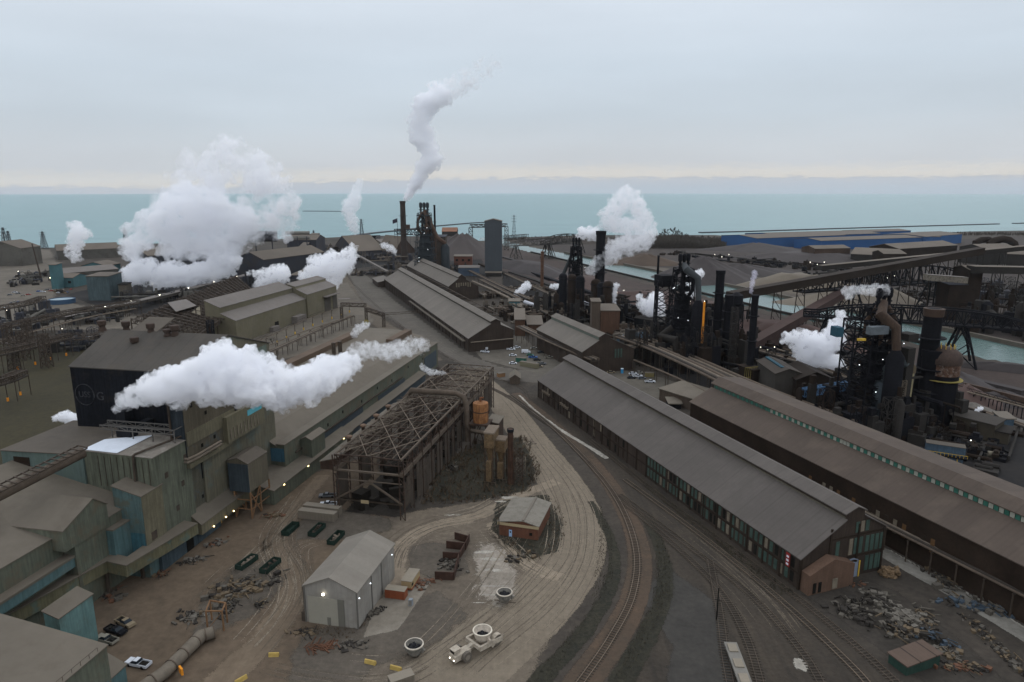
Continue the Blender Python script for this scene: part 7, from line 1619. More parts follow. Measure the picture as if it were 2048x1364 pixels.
tag(bs.build('shore_scrub', treem), 'thin scrub along the far shore', 'scrub', kind='stuff')
# ------------------------------------------------------------------ the dark furnaces, stoves and pipe runs on the right
T, c, h, w = furnace(1150, 612, 474, 'dark blast furnace left of the tall rising steam column', ang=25, s=.66, down=[(1128, 545, 12), (1120, 575, 14)], lamps=5, twr=.85)
stack(1198, 612, 462, 4.2, 'thick dark stack half wrapped by the rising steam column', soot, 4.0)
for i, (px, pt, r_) in enumerate([(1125, 546, 3.4), (1143, 548, 3.6), (1159, 551, 3.6), (1190, 558, 3.8), (1204, 564, 4.4), (1214, 562, 4.0)]):
 c = G(px, 625 + i * 3); h = HZ(c, pt); T = thing('hot_stove', ['leftmost of the six dark stoves before the second furnace', 'second dark stove from the left before the second furnace', 'third dark stove from the left, left of the steam', 'fourth dark stove, just right of the steam foot', 'fifth and thickest dark stove of the six', 'rightmost of the six dark stoves'][i], 'stove', base(c), 'stoves of the second furnace')
 b = MB(); b.lathe(c, [(r_, 0), (r_, h * .93), (r_ * .8, h * .97), (r_ * .35, h)], 14); b.build('shell', sootb if i % 2 else soot, T, True)
 b = MB(); b.lathe(c, [(r_ * 1.2, h * .86), (r_ * 1.2, h * .875)], 12, True); b.build('platform', soot, T)
T, c, h, w = furnace(1358, 716, 506, 'tall black blast furnace with long grey downcomer pipe right of centre', ang=-25, s=.70, down=[(1352 + 22, 540, -2), (1396, 556, -3), (1397, 600, -3)], lamps=9, twr=.8)
b = MB(); b.path([GY(1345, 655, c.y - 14), GY(1320, 672, c.y - 14), GY(1350, 680, c.y - 20), GY(1352, 700, c.y - 20)], 2.0, n=12); b.build('elbow_pipe', sootg, T, True)
b = MB(); q = G(1322, 700); b.tower(q, HZ(q, 560), 5, 4.4, 8, .6); b.build('hoist_tower', soot, T)
b = MB(); b.cb(q + UP * HZ(q, 572), 9, 9, 7, -20); b.build('hoist_house', soot, T)
stack(1309, 690, 511, .9, 'very thin tall black mast stack left of the black furnace', soot, .7)
for i, (px, by, pt, r_, lab) in enumerate([(1430, 718, 541, 2.6, 'tall black chimney right of the yellow ladder'), (1450, 722, 590, 2.5, 'shorter black chimney touching the tall one'), (1498, 756, 590, 1.9, 'slim black chimney with violet fume and upper platforms')]):
 stack(px, by, pt, r_, lab, soot, r_ * .95)
c = G(1401, 732); T = thing('yellow_ladder', 'bright yellow caged ladder column before the black chimneys', 'ladder', base(c)); h = HZ(c, 604); b = MB(); b.beam(c, c + UP * h, 1.0, 1.0); b.build('column', orange, T); b = MB()
for i in range(int(h / 3)): b.beam(c - Vector((4, 0, 0)) + UP * (i * 3), c + Vector((1, 0, 0)) + UP * (i * 3), .15)
b.build('rungs', soot, T)
c = G(1462, 740); T = thing('ladder_tower', 'pale lattice ladder tower between the chimneys', 'tower', base(c)); b = MB(); b.tower(c, HZ(c, 615), 1.6, 1.6, 12, .35); b.build('lattice', sootg, T)
c = G(1466, 700); T = thing('round_hopper', 'round dark hopper on top of the braced tower right of the chimneys', 'hopper', base(c)); b = MB(); z_ = HZ(c, 600); b.lathe(c + UP * z_, [(.5, -6), (4, -2), (4, 3), (1, 5)], 14); b.build('hopper', soot, T, True); b = MB(); b.tower(c, z_ - 2, 4, 3.5, 6, .5); b.build('frame', soot, T)
# nearest furnace
T, c, h, w = furnace(1738, 850, 574, 'nearest black blast furnace with brown downcomer on the right', ang=-20, s=.74, down=[(1762, 630, 0), (1792, 655, -2), (1793, 700, -3)], lamps=10, twr=.9, pm=mat('downcomer_brown', (.052, .036, .029), amt=.35, sc=.1, streak=.3))
q = G(1700, 850); b = MB(); b.tower(q, HZ(q, 640), 5, 5, 8, .55); b.build('side_frame', soot, T)
b = MB(); b.cb(GY(1673, 672, c.y - 4), 4.5, 3, 4, 80); b.build('teal_cabin', mat('teal_cabin_sheet', (.02, .065, .09), amt=.2), T)
b = MB(); b.cb(GY(1754, 668, c.y - 10), 3, 8.5, 3.2, 75); b.build('pale_cabin', mat('pale_cabin_sheet', (.10, .115, .125), amt=.25, sc=.4), T)
b = MB(); b.beam(GY(1715, 679, c.y - 10), GY(1731, 679, c.y - 10), 1, .9); b.build('yellow_beam', yellow, T)
b = MB(); b.cb(GY(1815, 680, c.y - 6), 5.5, 5.5, 3, 70); b.cb(Vector(GY(1816, 700, c.y - 6)) - UP * 25, 4, 4, 26, 70); b.build('grey_head_box', sootg, T)
stack(1838, 845, 617, 4.0, 'thick black stack with rusty rim right of the nearest furnace', soot, 3.6, rim=mat('rim_rust', (.045, .03, .024), amt=.3))
c = G(1870, 850); T = thing('domed_stove', 'round brown domed stove with orange patch beside the thick black stack', 'stove', base(c)); h = HZ(c, 693); rr = 6.3
b = MB(); b.lathe(c, [(rr, 0), (rr, h * .66)], 22); b.build('lower_shell', soot, T, True); b = MB(); b.lathe(c, [(rr * 1.02, h * .66), (rr * 1.02, h * .80)], 22); b.build('upper_shell', mat('stove_orange', (.09, .05, .035), amt=.5, sc=.3, streak=.5, stain=(.16, .14, .14), stainamt=.9), T, True)
b = MB(); b.lathe(c, [(rr * 1.1, h * .80), (rr * 1.1, h * .86), (rr * .95, h * .93), (rr * .5, h * .99), (.3, h)], 22); b.build('dome', mat('stove_dome', (.045, .032, .029), amt=.3, sc=.3), T, True)
b = MB(); b.lathe(c, [(rr * 1.25, h * .60), (rr * 1.25, h * .606)], 22); b.build('yellow_walkway', mat('dirty_yellow', None), T)
b = MB()
for k in range(12): a0 = k * .52; q = c + UP * h + Vector((rr * .55 * math.cos(a0), rr * .55 * math.sin(a0), -.6)); b.beam(q, q + UP * 1.6, .2)
b.build('yellow_railing', yellow, T)
stack(1845, 850, 700, 3.6, 'short black vessel hidden behind the thick stack', soot, 3.6, name='vessel', cat='vessel')
Yc = G(1790, 850).y
c = G(1795, 862); T = thing('gas_vessels', 'blue-grey gas cleaning vessel with bent head pipe before the nearest furnace', 'vessel', base(c))
gv = mat('gas_vessel', (.028, .036, .042), amt=.35, sc=.2, stain=(.06, .07, .075), stainamt=.4); q = G(1757, 860); hh = HZ(q, 762); b = MB(); b.lathe(q, [(3.4, 0), (3.9, hh * .3), (3.9, hh * .9), (3.4, hh)], 18); b.build('vessel', gv, T, True)
b = MB(); b.path([q + UP * hh, q + UP * (hh + 5), q + Vector((2, 0, hh + 9)), q + Vector((5, 0, hh + 9.5)), q + Vector((8, -1, hh + 7))], 1.4, n=12); b.build('head_pipe', mat('head_pipe_grey', (.05, .06, .064), amt=.35, sc=.4), T, True)
b = MB(); q2 = G(1808, 850); h2 = HZ(q2, 745); b.path([q2 + Vector((-4, 0, h2 + 4)), q2 + Vector((-1.5, 0, h2 + 4)), q2 + UP * (h2 + 2), q2 + UP * h2], 1.8, n=12); b.build('elbow_pipe', mat('tan_elbow', (.11, .09, .065), amt=.3), T, True)
b = MB(); b.tube(q2 + UP * h2, q2 + UP * (h2 - 16), 1.35, n=12); b.build('cream_pipe', mat('cream_pipe', (.36, .33, .22), amt=.2, sc=.5, streak=.25), T, True)
b = MB(); b.beam(q + Vector((0, -3, hh + 1)), q2 + Vector((3, -3, h2 - 1)), 1.6, .5); b.build('platform', sootg, T)
b = MB(); q3 = q.lerp(q2, .48) + Vector((0, -5, 0)); b.tower(q3, h2 - 1, .9, .9, 12, .25); b.build('ladder', steelp, T)
b = MB(); b.cb(q2 + Vector((-1, -1, h2 - 20)), 6, 5, 3.5, 0); b.build('cream_box', mat('cream_pipe', None), T)
b = MB(); b.lathe(q.lerp(q2, .35) + UP * (hh + 3), [(1.2, 0), (1.5, 2), (1, 5)], 10); b.build('blue_valve', mat('blue_valve', (.04, .12, .28), amt=.2), T, True)
for sd, (px, py, rx, ry, n, z, a, lab) in enumerate([(1735, 852, 26, 22, 40, 24, -20, 'black mass of plant at the foot of the nearest furnace'), (1820, 850, 22, 18, 30, 22, -20, 'black plant between gas vessels and thick stack'), (1715, 800, 22, 22, 26, 14, -20, 'black casthouse roofs left of the nearest furnace'), (1370, 722, 30, 26, 44, 26, -20, 'black mass of plant at the foot of the black furnace'), (1430, 712, 26, 30, 34, 24, -20, 'black blocks around the chimneys'), (1180, 640, 40, 30, 40, 24, -20, 'black plant around the stoves and steam foot'),
     (1560, 700, 60, 30, 34, 10, -40, 'dark low sheds between the chimneys and the nearest furnace'), (1250, 640, 34, 30, 26, 14, -20, 'dark flat roofed houses left of the thin mast stack'), (1640, 740, 40, 20, 24, 10, -20, 'dark bins and frames below the big right steam'), (1900, 860, 30, 12, 20, 7, -50, 'dark low plant right of the domed stove')]):
 clutter(px, py, rx, ry, n, z, a, lab, soot, 200 + sd, ms=[soot, sootb, sootg], pipes=12, box=1.1 if z > 15 else 1)
# casthouse with blue clerestory, blue bridge, trailers and sheds
T, a_, ee, dd, w, h = fbox(1548, 790, 1600, 748, 26, 'brown roofed casthouse with teal clerestory below the big right steam', mat('casthouse_wall', (.045, .043, .042), amt=.25), mat('casthouse_roof', (.042, .036, .033), amt=.15), gable_='end', rise=.18)
b = MB(); q = a_ + dd * 4 + ee * w * .5 + UP * (h + w * .09); b.ob(q - ee * 2.5, dd * 22, ee * 3, q.z, q.z + 1.4); b.build('ridge_clerestory', mat('teal_cabin_sheet', None), T)
fbox(1590, 795, 1665, 760, 22, 'dark maroon roofed hall beside the brown casthouse', sootb, mat('maroon_dark_roof', (.024, .02, .019), amt=.2), gable_='end', rise=.2)
c = GY(1606, 792, G(1606, 838).y); c2 = GY(1692, 778, G(1692, 838).y); T = thing('blue_truss_bridge', 'blue lattice footbridge below the nearest furnace', 'bridge', base(c)); b = MB(); b.truss(c, c2, 3.2, 12, .4, 3); b.build('truss', mat('bridge_blue', (.05, .11, .2), amt=.2), T); b = MB(); b.beam(Vector(base(c)), c, .6); b.beam(Vector(base(c2)), c2, .6); b.build('support', soot, T)
c = G(1500, 760); T = thing('railed_platform', 'yellow-railed dark platform frame left of the brown casthouse', 'frame', base(c)); b = MB(); b.cb(c + UP * 7, 14, 8, .4, 70); b.cb(c + UP * 0, 12, 6, 6.6, 70); b.build('deck', sootb, T); b = MB()
for i in range(12): q = c + D(70) * (-7 + i * 1.25) + D(160) * 4; b.beam(q + UP * 2, q + UP * 8.4, .2)
b.beam(c - D(70) * 7 + D(160) * 4 + UP * 8.4, c + D(70) * 7 + D(160) * 4 + UP * 8.4, .2); b.beam(c - D(70) * 7 + D(160) * 4 + UP * 3, c + D(70) * 7 + D(160) * 4 + UP * 3, .25); b.build('yellow_railing', mat('dirty_yellow', None), T)
c = G(1848, 925); T = thing('blue_trailer', 'pale blue trailer raised on a yellow-railed deck at the right', 'trailer', base(c)); dd = D(118); ee = Vector((dd.y, -dd.x, 0)); z_ = 4.0
b = MB(); b.ob(c - ee * 1, dd * 12.5, -ee * 4.2, z_, z_ + 3.4); b.build('body', mat('trailer_blue', (.05, .08, .11), amt=.25, sc=.3, streak=.2), T); b = MB(); b.ob(c - ee * .9 - dd * .1, dd * 12.7, -ee * 4.4, z_ + 3.404, z_ + 3.6); b.build('roof', mat('trailer_roof', (.075, .068, .063), amt=.15), T)
b = MB(); b.ob(c + ee * .6 - dd * .6, dd * 14, -ee * 7, z_ - .4, z_ - .05); b.build('deck', soot, T); b = MB()
for i in range(12): q = c + ee * .6 + dd * (i * 1.2); b.beam(q + UP * z_, q + UP * (z_ + 1.1), .1)
b.beam(c + ee * .6 + UP * (z_ + 1.1), c + ee * .6 + dd * 13.2 + UP * (z_ + 1.1), .12); b.build('yellow_railing', yellow, T); b = MB(); b.ob(c + dd * 8, dd * 4, -ee * 4, 0, z_ - .5); b.build('lower_room', mat('trailer_blue', None), T)
b = MB()
for i in range(4): b.beam(c + dd * i * 3.4, c + dd * i * 3.4 + UP * (z_ - .4), .3)
b.build('leg', yellow, T)
c = G(1990, 915); T = thing('rounded_tank', 'small tan tank lying on the dark apron near the right edge', 'tank', base(c)); b = MB(); dd = D(108); b.path([c - dd * 2.6 + UP * 1.2, c - dd * 2.2 + UP * 1.2, c + dd * 2.2 + UP * 1.2, c + dd * 2.6 + UP * 1.2], 1.2, n=12); b.build('tank', mat('tan_tank', (.15, .14, .12), amt=.2), T, True); b = MB(); b.cb(c - dd * 1.6, 1.6, .5, .5, 18); b.cb(c + dd * 1.6, 1.6, .5, .5, 18); b.build('saddle', soot, T)
fbox(1900, 862, 1985, 830, 8, 'long low shed with tan wall and grey roof on the dark apron', mat('tan_shed_wall', (.045, .040, .033), amt=.2), mat('shed_grey_roof', (.038, .035, .034), amt=.15), py1=885, gable_=False)
fbox(1986, 884, 2015, 862, 6, 'small tan-walled end shed beside the long low one', mat('tan_shed_wall', None), sootg, py1=890, gable_=False)
fbox(2000, 862, 2025, 838, 5, 'small white-roofed kiosk in the right works near the edge', mat('trailer_blue', None), roofM, gable_=False)
wallp([(1870, 770), (1950, 790), (2100, 830)], 5, 1.5, 'rust-brown retaining wall of the ore bunker at the right edge', browncl, 'retaining_wall')
wallp([(1890, 800), (1960, 830), (2100, 880)], 1.2, 1, 'low pale kerb wall of the slag bunker', sootg, 'retaining_wall')
posts_rack([(1890, 792), (1960, 812), (2100, 852)], 5, 14, 'dark conveyor on posts running past the slag bunker to the right edge', 2, 0, m=soot, w=3, r=.5, lat=True)
posts_rack([(1900, 815), (1980, 842), (2100, 885)], 2.5, 10, 'low dark double pipe run beside the long low shed', 3, 0, m=soot, w=3, r=.5)
# pipe rack along the striped mill's left foot and right edge
q0 = M2A - M2e * 9; T = posts_rack([(1700, 1015), (1790, 1060), (1930, 1130), (2100, 1215)], 6.5, 9, 'long pipe rack on posts running beside the striped mill', 4, 0, m=steel, w=3.5, r=.5, at=True)
T = posts_rack([(1775, 890), (1870, 930), (1960, 975), (2100, 1035)], 12, 10, 'thin pipe line with round dark drums along the back eave of the striped mill', 1, 0, m=soot, w=1, r=.3, at=True)
for i, (px, py) in enumerate([(1948, 962), (1978, 975), (2033, 998)]):
 c = G(px, py, 13); b = MB(); b.lathe(c - UP * 1.2, [(1.1, 0), (1.1, 2.2), (.3, 2.5)], 10); o = b.build('pipe_drum', soot, None, True); tag(o, ['left one of three black drums on the thin pipe line', 'middle one of three black drums on the thin pipe line', 'right one of three black drums on the thin pipe line'][i], 'drum', 'black drums on the thin pipe line')
# big dusty pipes in the middle
posts_rack([(1040, 655), (1100, 684), (1165, 712), (1190, 722)], 9, 12, 'bundle of thick dusty pipes along the left eave of the small mill', 4, 0, m=steel, w=5, r=.8, at=True)
posts_rack([(1165, 712), (1220, 702), (1290, 692), (1330, 690)], 9.5, 8, 'thick dusty pipes bending around the gable of the small mill', 4, 0, m=steel, w=6, r=.8, at=True)
posts_rack([(1240, 676), (1300, 697), (1400, 742), (1500, 792), (1560, 815)], 11, 16, 'thick dusty pipe bundle crossing from the small mill to the striped mill', 4, 0, m=steel, w=7, r=1.0, at=True)
posts_rack([(1290, 680), (1400, 727), (1520, 780), (1700, 850)], 8, 16, 'darker pipe bundle behind the thick crossing bundle', 3, 0, m=soot, w=6, r=.9, at=True)
posts_rack([(1268, 722), (1340, 752), (1430, 795)], 6, 8, 'single lower pipe over the right car park', 1, 0, m=steel, w=1.5, r=.55, at=True)
posts_rack([(1560, 700), (1700, 740), (1900, 800)], 7, 10, 'dark conveyor line between ore yard and nearest furnace', 2, 0, m=soot, w=5, r=.7, at=True, lat=True)
posts_rack([(1460, 690), (1560, 715), (1700, 760)], 6, 10, 'blue-grey roofed conveyor line behind the slim chimney', 3, 0, m=sootg, w=5, r=.7, at=True)
for i, (pix, lab) in enumerate([([(1010, 548), (1100, 590), (1190, 632)], 'pipe run from the grey tower toward the stoves'), ([(960, 560), (1040, 600), (1130, 645)], 'pale pipe run behind the long pale mill'), ([(935, 540), (985, 565), (1060, 600)], 'grey pipe run left of the grey tower foot')]):
 posts_rack(pix, 6, 12, lab, 3, 0, m=steel, w=4, r=.6, at=True)
b = MB(); pw_ = [G(x, y, 8) for x, y in [(945, 563), (985, 580), (1020, 597)]]; b.path(pw_, 1.1, n=10)
for q in pw_: b.beam(Vector(base(q)), q, .6)
tag(b.build('white_pipe', steelp, None, True), 'long pale round duct right of the back mill', 'duct')
# ore trestles / rail lines in the ore yard
for i, (x0, y0, x1, y1, h_, lab) in enumerate([(900, 492, 1330, 640, 3, 'long dark ore trestle nearest the canal piles'), (960, 530, 1120, 590, 2.5, 'dark ore trestle right of the grey tower'), (1005, 515, 1290, 600, 2, 'low ore trestle between the piles'), (1020, 545, 1120, 578, 1.5, 'pale rail viaduct edge right of the grey tower'), (1440, 640, 1900, 770, 3, 'dark ore trestle under the arched bridges'), (1480, 665, 1880, 790, 2.5, 'second dark trestle under the arched bridges'), (1820, 735, 2048, 790, 2.5, 'ore trestle leaving at the right edge')]):
 wallp([(x0, y0), (x1, y1)], h_, 5, lab, [soot, sootb, darkp, sootg][i % 4], 'ore_trestle'); SC.objects[-1]
# mixed dusty plant between long pale mill and furnaces
dus = mat('dusty_brown_block', (.080, .064, .055), amt=.25, sc=.1, streak=.2); dus2 = mat('dusty_grey_block', (.11, .10, .092), amt=.2, sc=.1)
for sd, (px, py, rx, ry, n, z, lab) in enumerate([(1020, 625, 18, 26, 26, 9, 'dusty blocks and vessels just right of the long pale mill'), (1070, 640, 24, 24, 30, 10, 'dusty plant before the small mill'), (1110, 605, 30, 22, 30, 9, 'dusty roofs and sheds before the stoves'), (985, 592, 16, 18, 16, 7, 'low dusty sheds right of the back mill'), (1260, 672, 20, 20, 18, 8, 'dusty blue-grey pipes right of the small mill'), (1040, 580, 26, 14, 16, 6, 'dusty yard huts below the ore trestles')]):
 clutter(px, py, rx, ry, n, z, -20, lab, dus, 300 + sd, ms=[dus, dus2, sootb], pipes=14)
fbox(1200, 676, 1238, 622, 22, 'orange-brown clad block with flat roof behind the small mill', mat('orange_brown_clad', (.080, .046, .033), amt=.25, sc=.08, streak=.3), fr, gable_=False)
fbox(1182, 676, 1199, 604, 8, 'tall brown shaft beside the orange-brown block', dus, fr, gable_=False, name='shaft_tower', cat='tower')
fbox(1030, 672, 1050, 640, 40, 'narrow rusty brown wall building right of the long pale mill gable', mat('orange_brown_clad', None), fr, gable_=False)
fbox(1055, 668, 1085, 650, 30, 'rusty brown wall building left of the small mill', mat('orange_brown_clad', None), fr, gable_=False)
fbox(1018, 620, 1040, 603, 8, 'small teal box house with pale roof in the dusty plant', tl, roofM, gable_=False)
for i, (px, py) in enumerate([(1035, 622), (1045, 628), (1056, 634), (1090, 606), (1110, 612)]):
 fbox(px, py, px + 18, py - 11, 8, ['pale roofed cube left of three in the dusty plant', 'pale roofed cube middle of three in the dusty plant', 'pale roofed cube right of three in the dusty plant', 'grey roofed cube left of the stoves', 'second grey roofed cube left of the stoves'][i], dus2, roofM, gable_=False, name='cooling_unit', cat='cooling unit', group='pale roofed cubes')
for i, (x0, y0, x1, y1) in enumerate([(1050, 604, 1076, 613), (1147, 596, 1182, 612)]):
 p_, q_ = G(x0, y0, 8), G(x1, y1, 8); tag(MB().tube(p_, q_, 1.6, n=12).build('white_vessel', mat('white_vessel_paint', (.42, .43, .46), amt=.1), None, True), ['white horizontal vessel behind the pale roofed cubes', 'white horizontal vessel below the stoves'][i], 'vessel')
fbox(1268, 655, 1345, 636, 12, 'long flat dark roof left of the black furnace', soot, sootg, py1=668, gable_=False)
fbox(1225, 640, 1260, 618, 14, 'dark flat roofed house right of the tall brown shaft', sootb, sootg, gable_=False)
c = G(1255, 690); T = thing('blue_pipes', 'blue-grey pipes and pumps right of the small mill gable', 'pump station', base(c)); b = MB(); rn = random.Random(2)
for k in range(7): q = c + Vector((rn.uniform(-8, 8), rn.uniform(-6, 6), 0)); b.path([q, q + UP * 6, q + Vector((5, 2, 7)), q + Vector((8, 2, 4))], .9, n=8)
b.build('pipes', mat('blue_grey_pipe', (.05, .085, .12), amt=.3), T, True)
# small things around the grey road
fbox(1020, 768, 1040, 757, 10, 'small brown gabled hut at the rail junction', dus, ltroof, gable_='end', rise=.35, name='hut', cat='hut')
fbox(1318, 800, 1385, 778, 16, 'long flat dusty roof left of the striped mill end', dus, ltroof, py1=822, gable_=False)
fbox(1338, 818, 1362, 808, 6, 'small dark block below the long flat dusty roof', soot, ltroof, gable_=False)
c = G(966, 700); T = thing('utility_crane', 'white utility truck with folded boom at the foot of the long pale mill', 'truck', base(c)); dd = D(110); b = MB(); b.cb(c + UP * .8, 2.2, 7, 1.4, 110); b.build('body', mat('paint_white', None), T); b = MB(); b.cb(c + UP * 2.2 - dd * 1.5, 1, 7, .5, 100); b.build('boom', white, T)
for k in (-2.4, 2.4): b = MB(); b.tube(c + dd * k - D(20) * 1.2 + UP * .5, c + dd * k + D(20) * 1.2 + UP * .5, .5, n=10); b.build('wheel', darkm, T)
T = thing('green_container', 'dark green container standing in the car park', 'container', base(G(1033, 722))); container(T, G(1034, 722), D(110), 6, 2.4, 2.6, mat('container_green', (.03, .10, .075), amt=.15), dus2)
T = thing('tan_container', 'long tan container beside the green one in the car park', 'container', base(G(1045, 726))); container(T, G(1044, 730), D(125), 12, 2.5, 2.7, mat('container_tan', (.15, .145, .11), amt=.15), dus2)
T = thing('yellowish_container', 'small yellow-grey container in the right car park', 'container', base(G(1292, 750))); container(T, G(1290, 752), D(100), 5, 2.4, 2.4, mat('container_yellowgrey', (.16, .14, .07), amt=.15), dus2)
CP = [(1022, 700, 92, 'white', 'pickup', 'white pickup alone at the left of the car park'), (1034, 696, 80, 'white', 'car', 'white car behind the lone white pickup'), (1026, 712, 85, 'white', 'car', 'white car left of the green container'), (1052, 706, 88, 'white', 'van', 'white van above the tan container'), (1060, 711, 95, 'green', 'car', 'pale green car under the white van'), (1066, 716, 95, 'blue', 'pickup', 'blue pickup in the car park row'), (1074, 721, 95, 'black', 'car', 'black car below the blue pickup'), (1026, 728, 90, 'white', 'car', 'white car below the green container'), (1083, 729, 100, 'grey', 'pickup', 'grey pickup at the lower end of the car park row'), (1078, 734, 100, 'tan', 'car', 'tan car at the bottom of the car park row'), (1068, 698, 80, 'silver', 'car', 'silver car on the pale strip beside the pipes'), (1082, 706, 80, 'black', 'car', 'dark car on the pale strip farther right'), (1098, 716, 80, 'silver', 'pickup', 'silver pickup at the end of the pale strip'), (970, 705, 110, 'white', 'pickup', 'white pickup in front of the utility truck'),
      (1266, 749, 88, 'white', 'car', 'white car in the back row of the right car park'), (1275, 754, 88, 'white', 'pickup', 'white pickup in the middle of the right car park'), (1263, 757, 88, 'black', 'car', 'black car left in the front row of the right car park'), (1284, 758, 88, 'grey', 'car', 'dark grey car right in the front row of the right car park'), (1300, 765, 92, 'white', 'pickup', 'white pickup alone in front of the right car park'), (1222, 746, 90, 'tan', 'car', 'tan car far left in the right car park'), (1279, 747, 88, 'silver', 'car', 'silver car at the back of the right car park'), (1295, 690, 60, 'white', 'car', 'white car on the road under the dark pipes')]
for px, py, a, c_, k_, lab in CP:
 T = car(px, py, a, c_, lab, k_)
T = thing('portable_toilet', 'small bright blue toilet cabin beside the right car park', 'toilet', base(G(1244, 746))); b = MB(); b.cb(G(1244, 746), 1.4, 1.4, 2.4, 10); b.build('cabin', mat('toilet_blue', (.03, .22, .42), amt=.1), T); b = MB(); b.cb(G(1244, 746) + UP * 2.4, 1.5, 1.5, .25, 10); b.build('roof', white, T)
T = thing('cable_reel', 'small brick-coloured block beside the rail junction', 'block', base(G(1002, 753))); b = MB(); b.cb(G(1002, 753), 2.5, 4, 2, 60); b.build('block', mat('brick_block', (.2, .12, .07), amt=.2), T); b = MB(); b.cb(G(1002, 753) + UP * 2, 2.7, 4.2, .2, 60); b.build('lid', dus2, T)
# weeds as small bushes around the frame and the brick building
def scrub(poly, n, seed, hmin, hmax, lab, m, name='scrub'):
 rn = random.Random(seed); P = [tuple(G(*p)[:2]) for p in poly]; X = [p[0] for p in P]; Y_ = [p[1] for p in P]; b = MB(); k = 0; t = 0
 while k < n and t < n * 8:
  t += 1; x, y = rn.uniform(min(X), max(X)), rn.uniform(min(Y_), max(Y_))
  if inside_dist(np.array([x]), np.array([y]), P)[0] < 0: continue
  k += 1; c = Vector((x, y, 0)); hh = rn.uniform(hmin, hmax)
  for _ in range(5):
   a = rn.uniform(0, 6.28); q = c + Vector((hh * .5 * math.cos(a), hh * .5 * math.sin(a), hh * rn.uniform(.5, 1))); s_ = Vector((math.sin(a), -math.cos(a), 0)) * hh * .07; b.add([c - s_, c + s_, q], [(0, 1, 2)])
   if _ % 2: q2 = c.lerp(q, .6) + Vector((rn.uniform(-.4, .4), rn.uniform(-.4, .4), .3)) * hh; b.add([c.lerp(q, .5), c.lerp(q, .6), q2], [(0, 1, 2)])
 return tag(b.build(name, m), lab, name, kind='stuff')
dry = mat('dry_scrub', (.075, .055, .038), amt=.45, sc=.3); drk_ = mat('dark_scrub', (.055, .050, .040), amt=.5, sc=.3)
scrub([(870, 930), (960, 880), (1050, 870), (1085, 940), (1060, 985), (960, 1005), (840, 1010)], 1500, 1, .5, 2.0, 'dry brown scrub between the steel frame and the haul road', dry)
scrub([(985, 1040), (1100, 985), (1135, 1050), (1125, 1105), (1060, 1125), (1000, 1090)], 330, 2, .3, 1.2, 'dry scrub around the small brick building', dry)
scrub([(1200, 1000), (1225, 1080), (1225, 1160), (1100, 1360), (1060, 1364), (1180, 1220), (1195, 1100)], 900, 3, .2, .6, 'dark weeds left of the curved track', drk_)
scrub([(1300, 1020), (1340, 1110), (1340, 1200), (1250, 1364), (1225, 1364), (1305, 1200), (1312, 1100)], 1000, 4, .2, .7, 'dark weeds right of the curved track', drk_)
scrub([(1280, 960), (1560, 1165), (1600, 1195), (1560, 1190), (1300, 985)], 600, 5, .4, 1.3, 'dark brush along the foot of the brick mill', drk_)
scrub([(700, 1250), (740, 1240), (700, 1280), (600, 1270), (600, 1255)], 160, 6, .3, .8, 'weeds in front of the grey shed', dry)
for i, (px, py, h_) in enumerate([(1066, 965, 7), (1060, 900, 6), (1052, 940, 5), (890, 985, 4.5), (545, 690, 8), (520, 700, 6)]):
 bare_tree(px, py, 0, 50 + i, ['bare young tree beside the filter towers', 'thin bare tree behind the filter towers', 'thin bare tree between stack and haul road', 'small bare tree under the steel frame', 'bare tree at the near corner of the olive hall', 'small bare bush at the near corner of the olive hall'][i], h=h_, density=.6, grp='bare trees inside the works')

# denser plant at the edges of the works
for sd, (px, py, rx, ry, n, z, a, ms_, lab) in enumerate([(60, 560, 60, 16, 16, 9, 60, 0, 'low grey sheds behind the far left car rows'), (210, 636, 26, 14, 24, 9, 70, 0, 'pipes and sheds along the long covered conveyor'), (40, 655, 40, 16, 30, 12, 70, 0, 'dark plant behind the field at the left edge'), (150, 690, 22, 12, 22, 10, 70, 0, 'dark vessels left of the melt shop ridge'), (330, 600, 40, 20, 30, 14, -10, 0, 'dark plant at the foot of the biggest steam cloud'), (470, 570, 40, 20, 28, 14, -10, 0, 'blue-black plant left of the twin steam puffs'), (600, 540, 30, 24, 26, 16, -10, 0, 'dark plant below the inclined conveyor'),
     (1450, 520, 120, 30, 26, 7, 60, 1, 'scattered dark machines and sheds on the far bank'), (1640, 540, 110, 30, 34, 9, 60, 1, 'lamp-lit dark plant before the brown bin block'), (1780, 570, 90, 30, 26, 9, 60, 1, 'dark sheds between sand piles and brown hall'), (1930, 520, 80, 30, 22, 9, 60, 1, 'low sheds before the looping pipe'), (1540, 720, 50, 16, 30, 7, -45, 1, 'tangle of dark lines left of the big right steam'), (1240, 600, 40, 20, 26, 8, -25, 1, 'dark sheds on the canal side behind the stoves'), (1400, 640, 40, 20, 30, 14, -25, 1, 'dark plant behind the black furnace'), (1960, 900, 40, 10, 16, 3, -50, 1, 'small dark gear on the apron at the right edge')]):
 T = clutter(px, py, rx, ry, n, z, a, lab, soot, 500 + sd, ms=[[fdk, fw_, sootg], [soot, sootb, sootg]][ms_], pipes=14, box=1.3)
 for k in range((3 if ms_ else 1) if n > 20 else 1): lamp(G(px + (k - 1.5) * 14, py + (k % 2) * 5) + UP * (z + 1), T, .2 * max(1, G(px, py).y / 500))
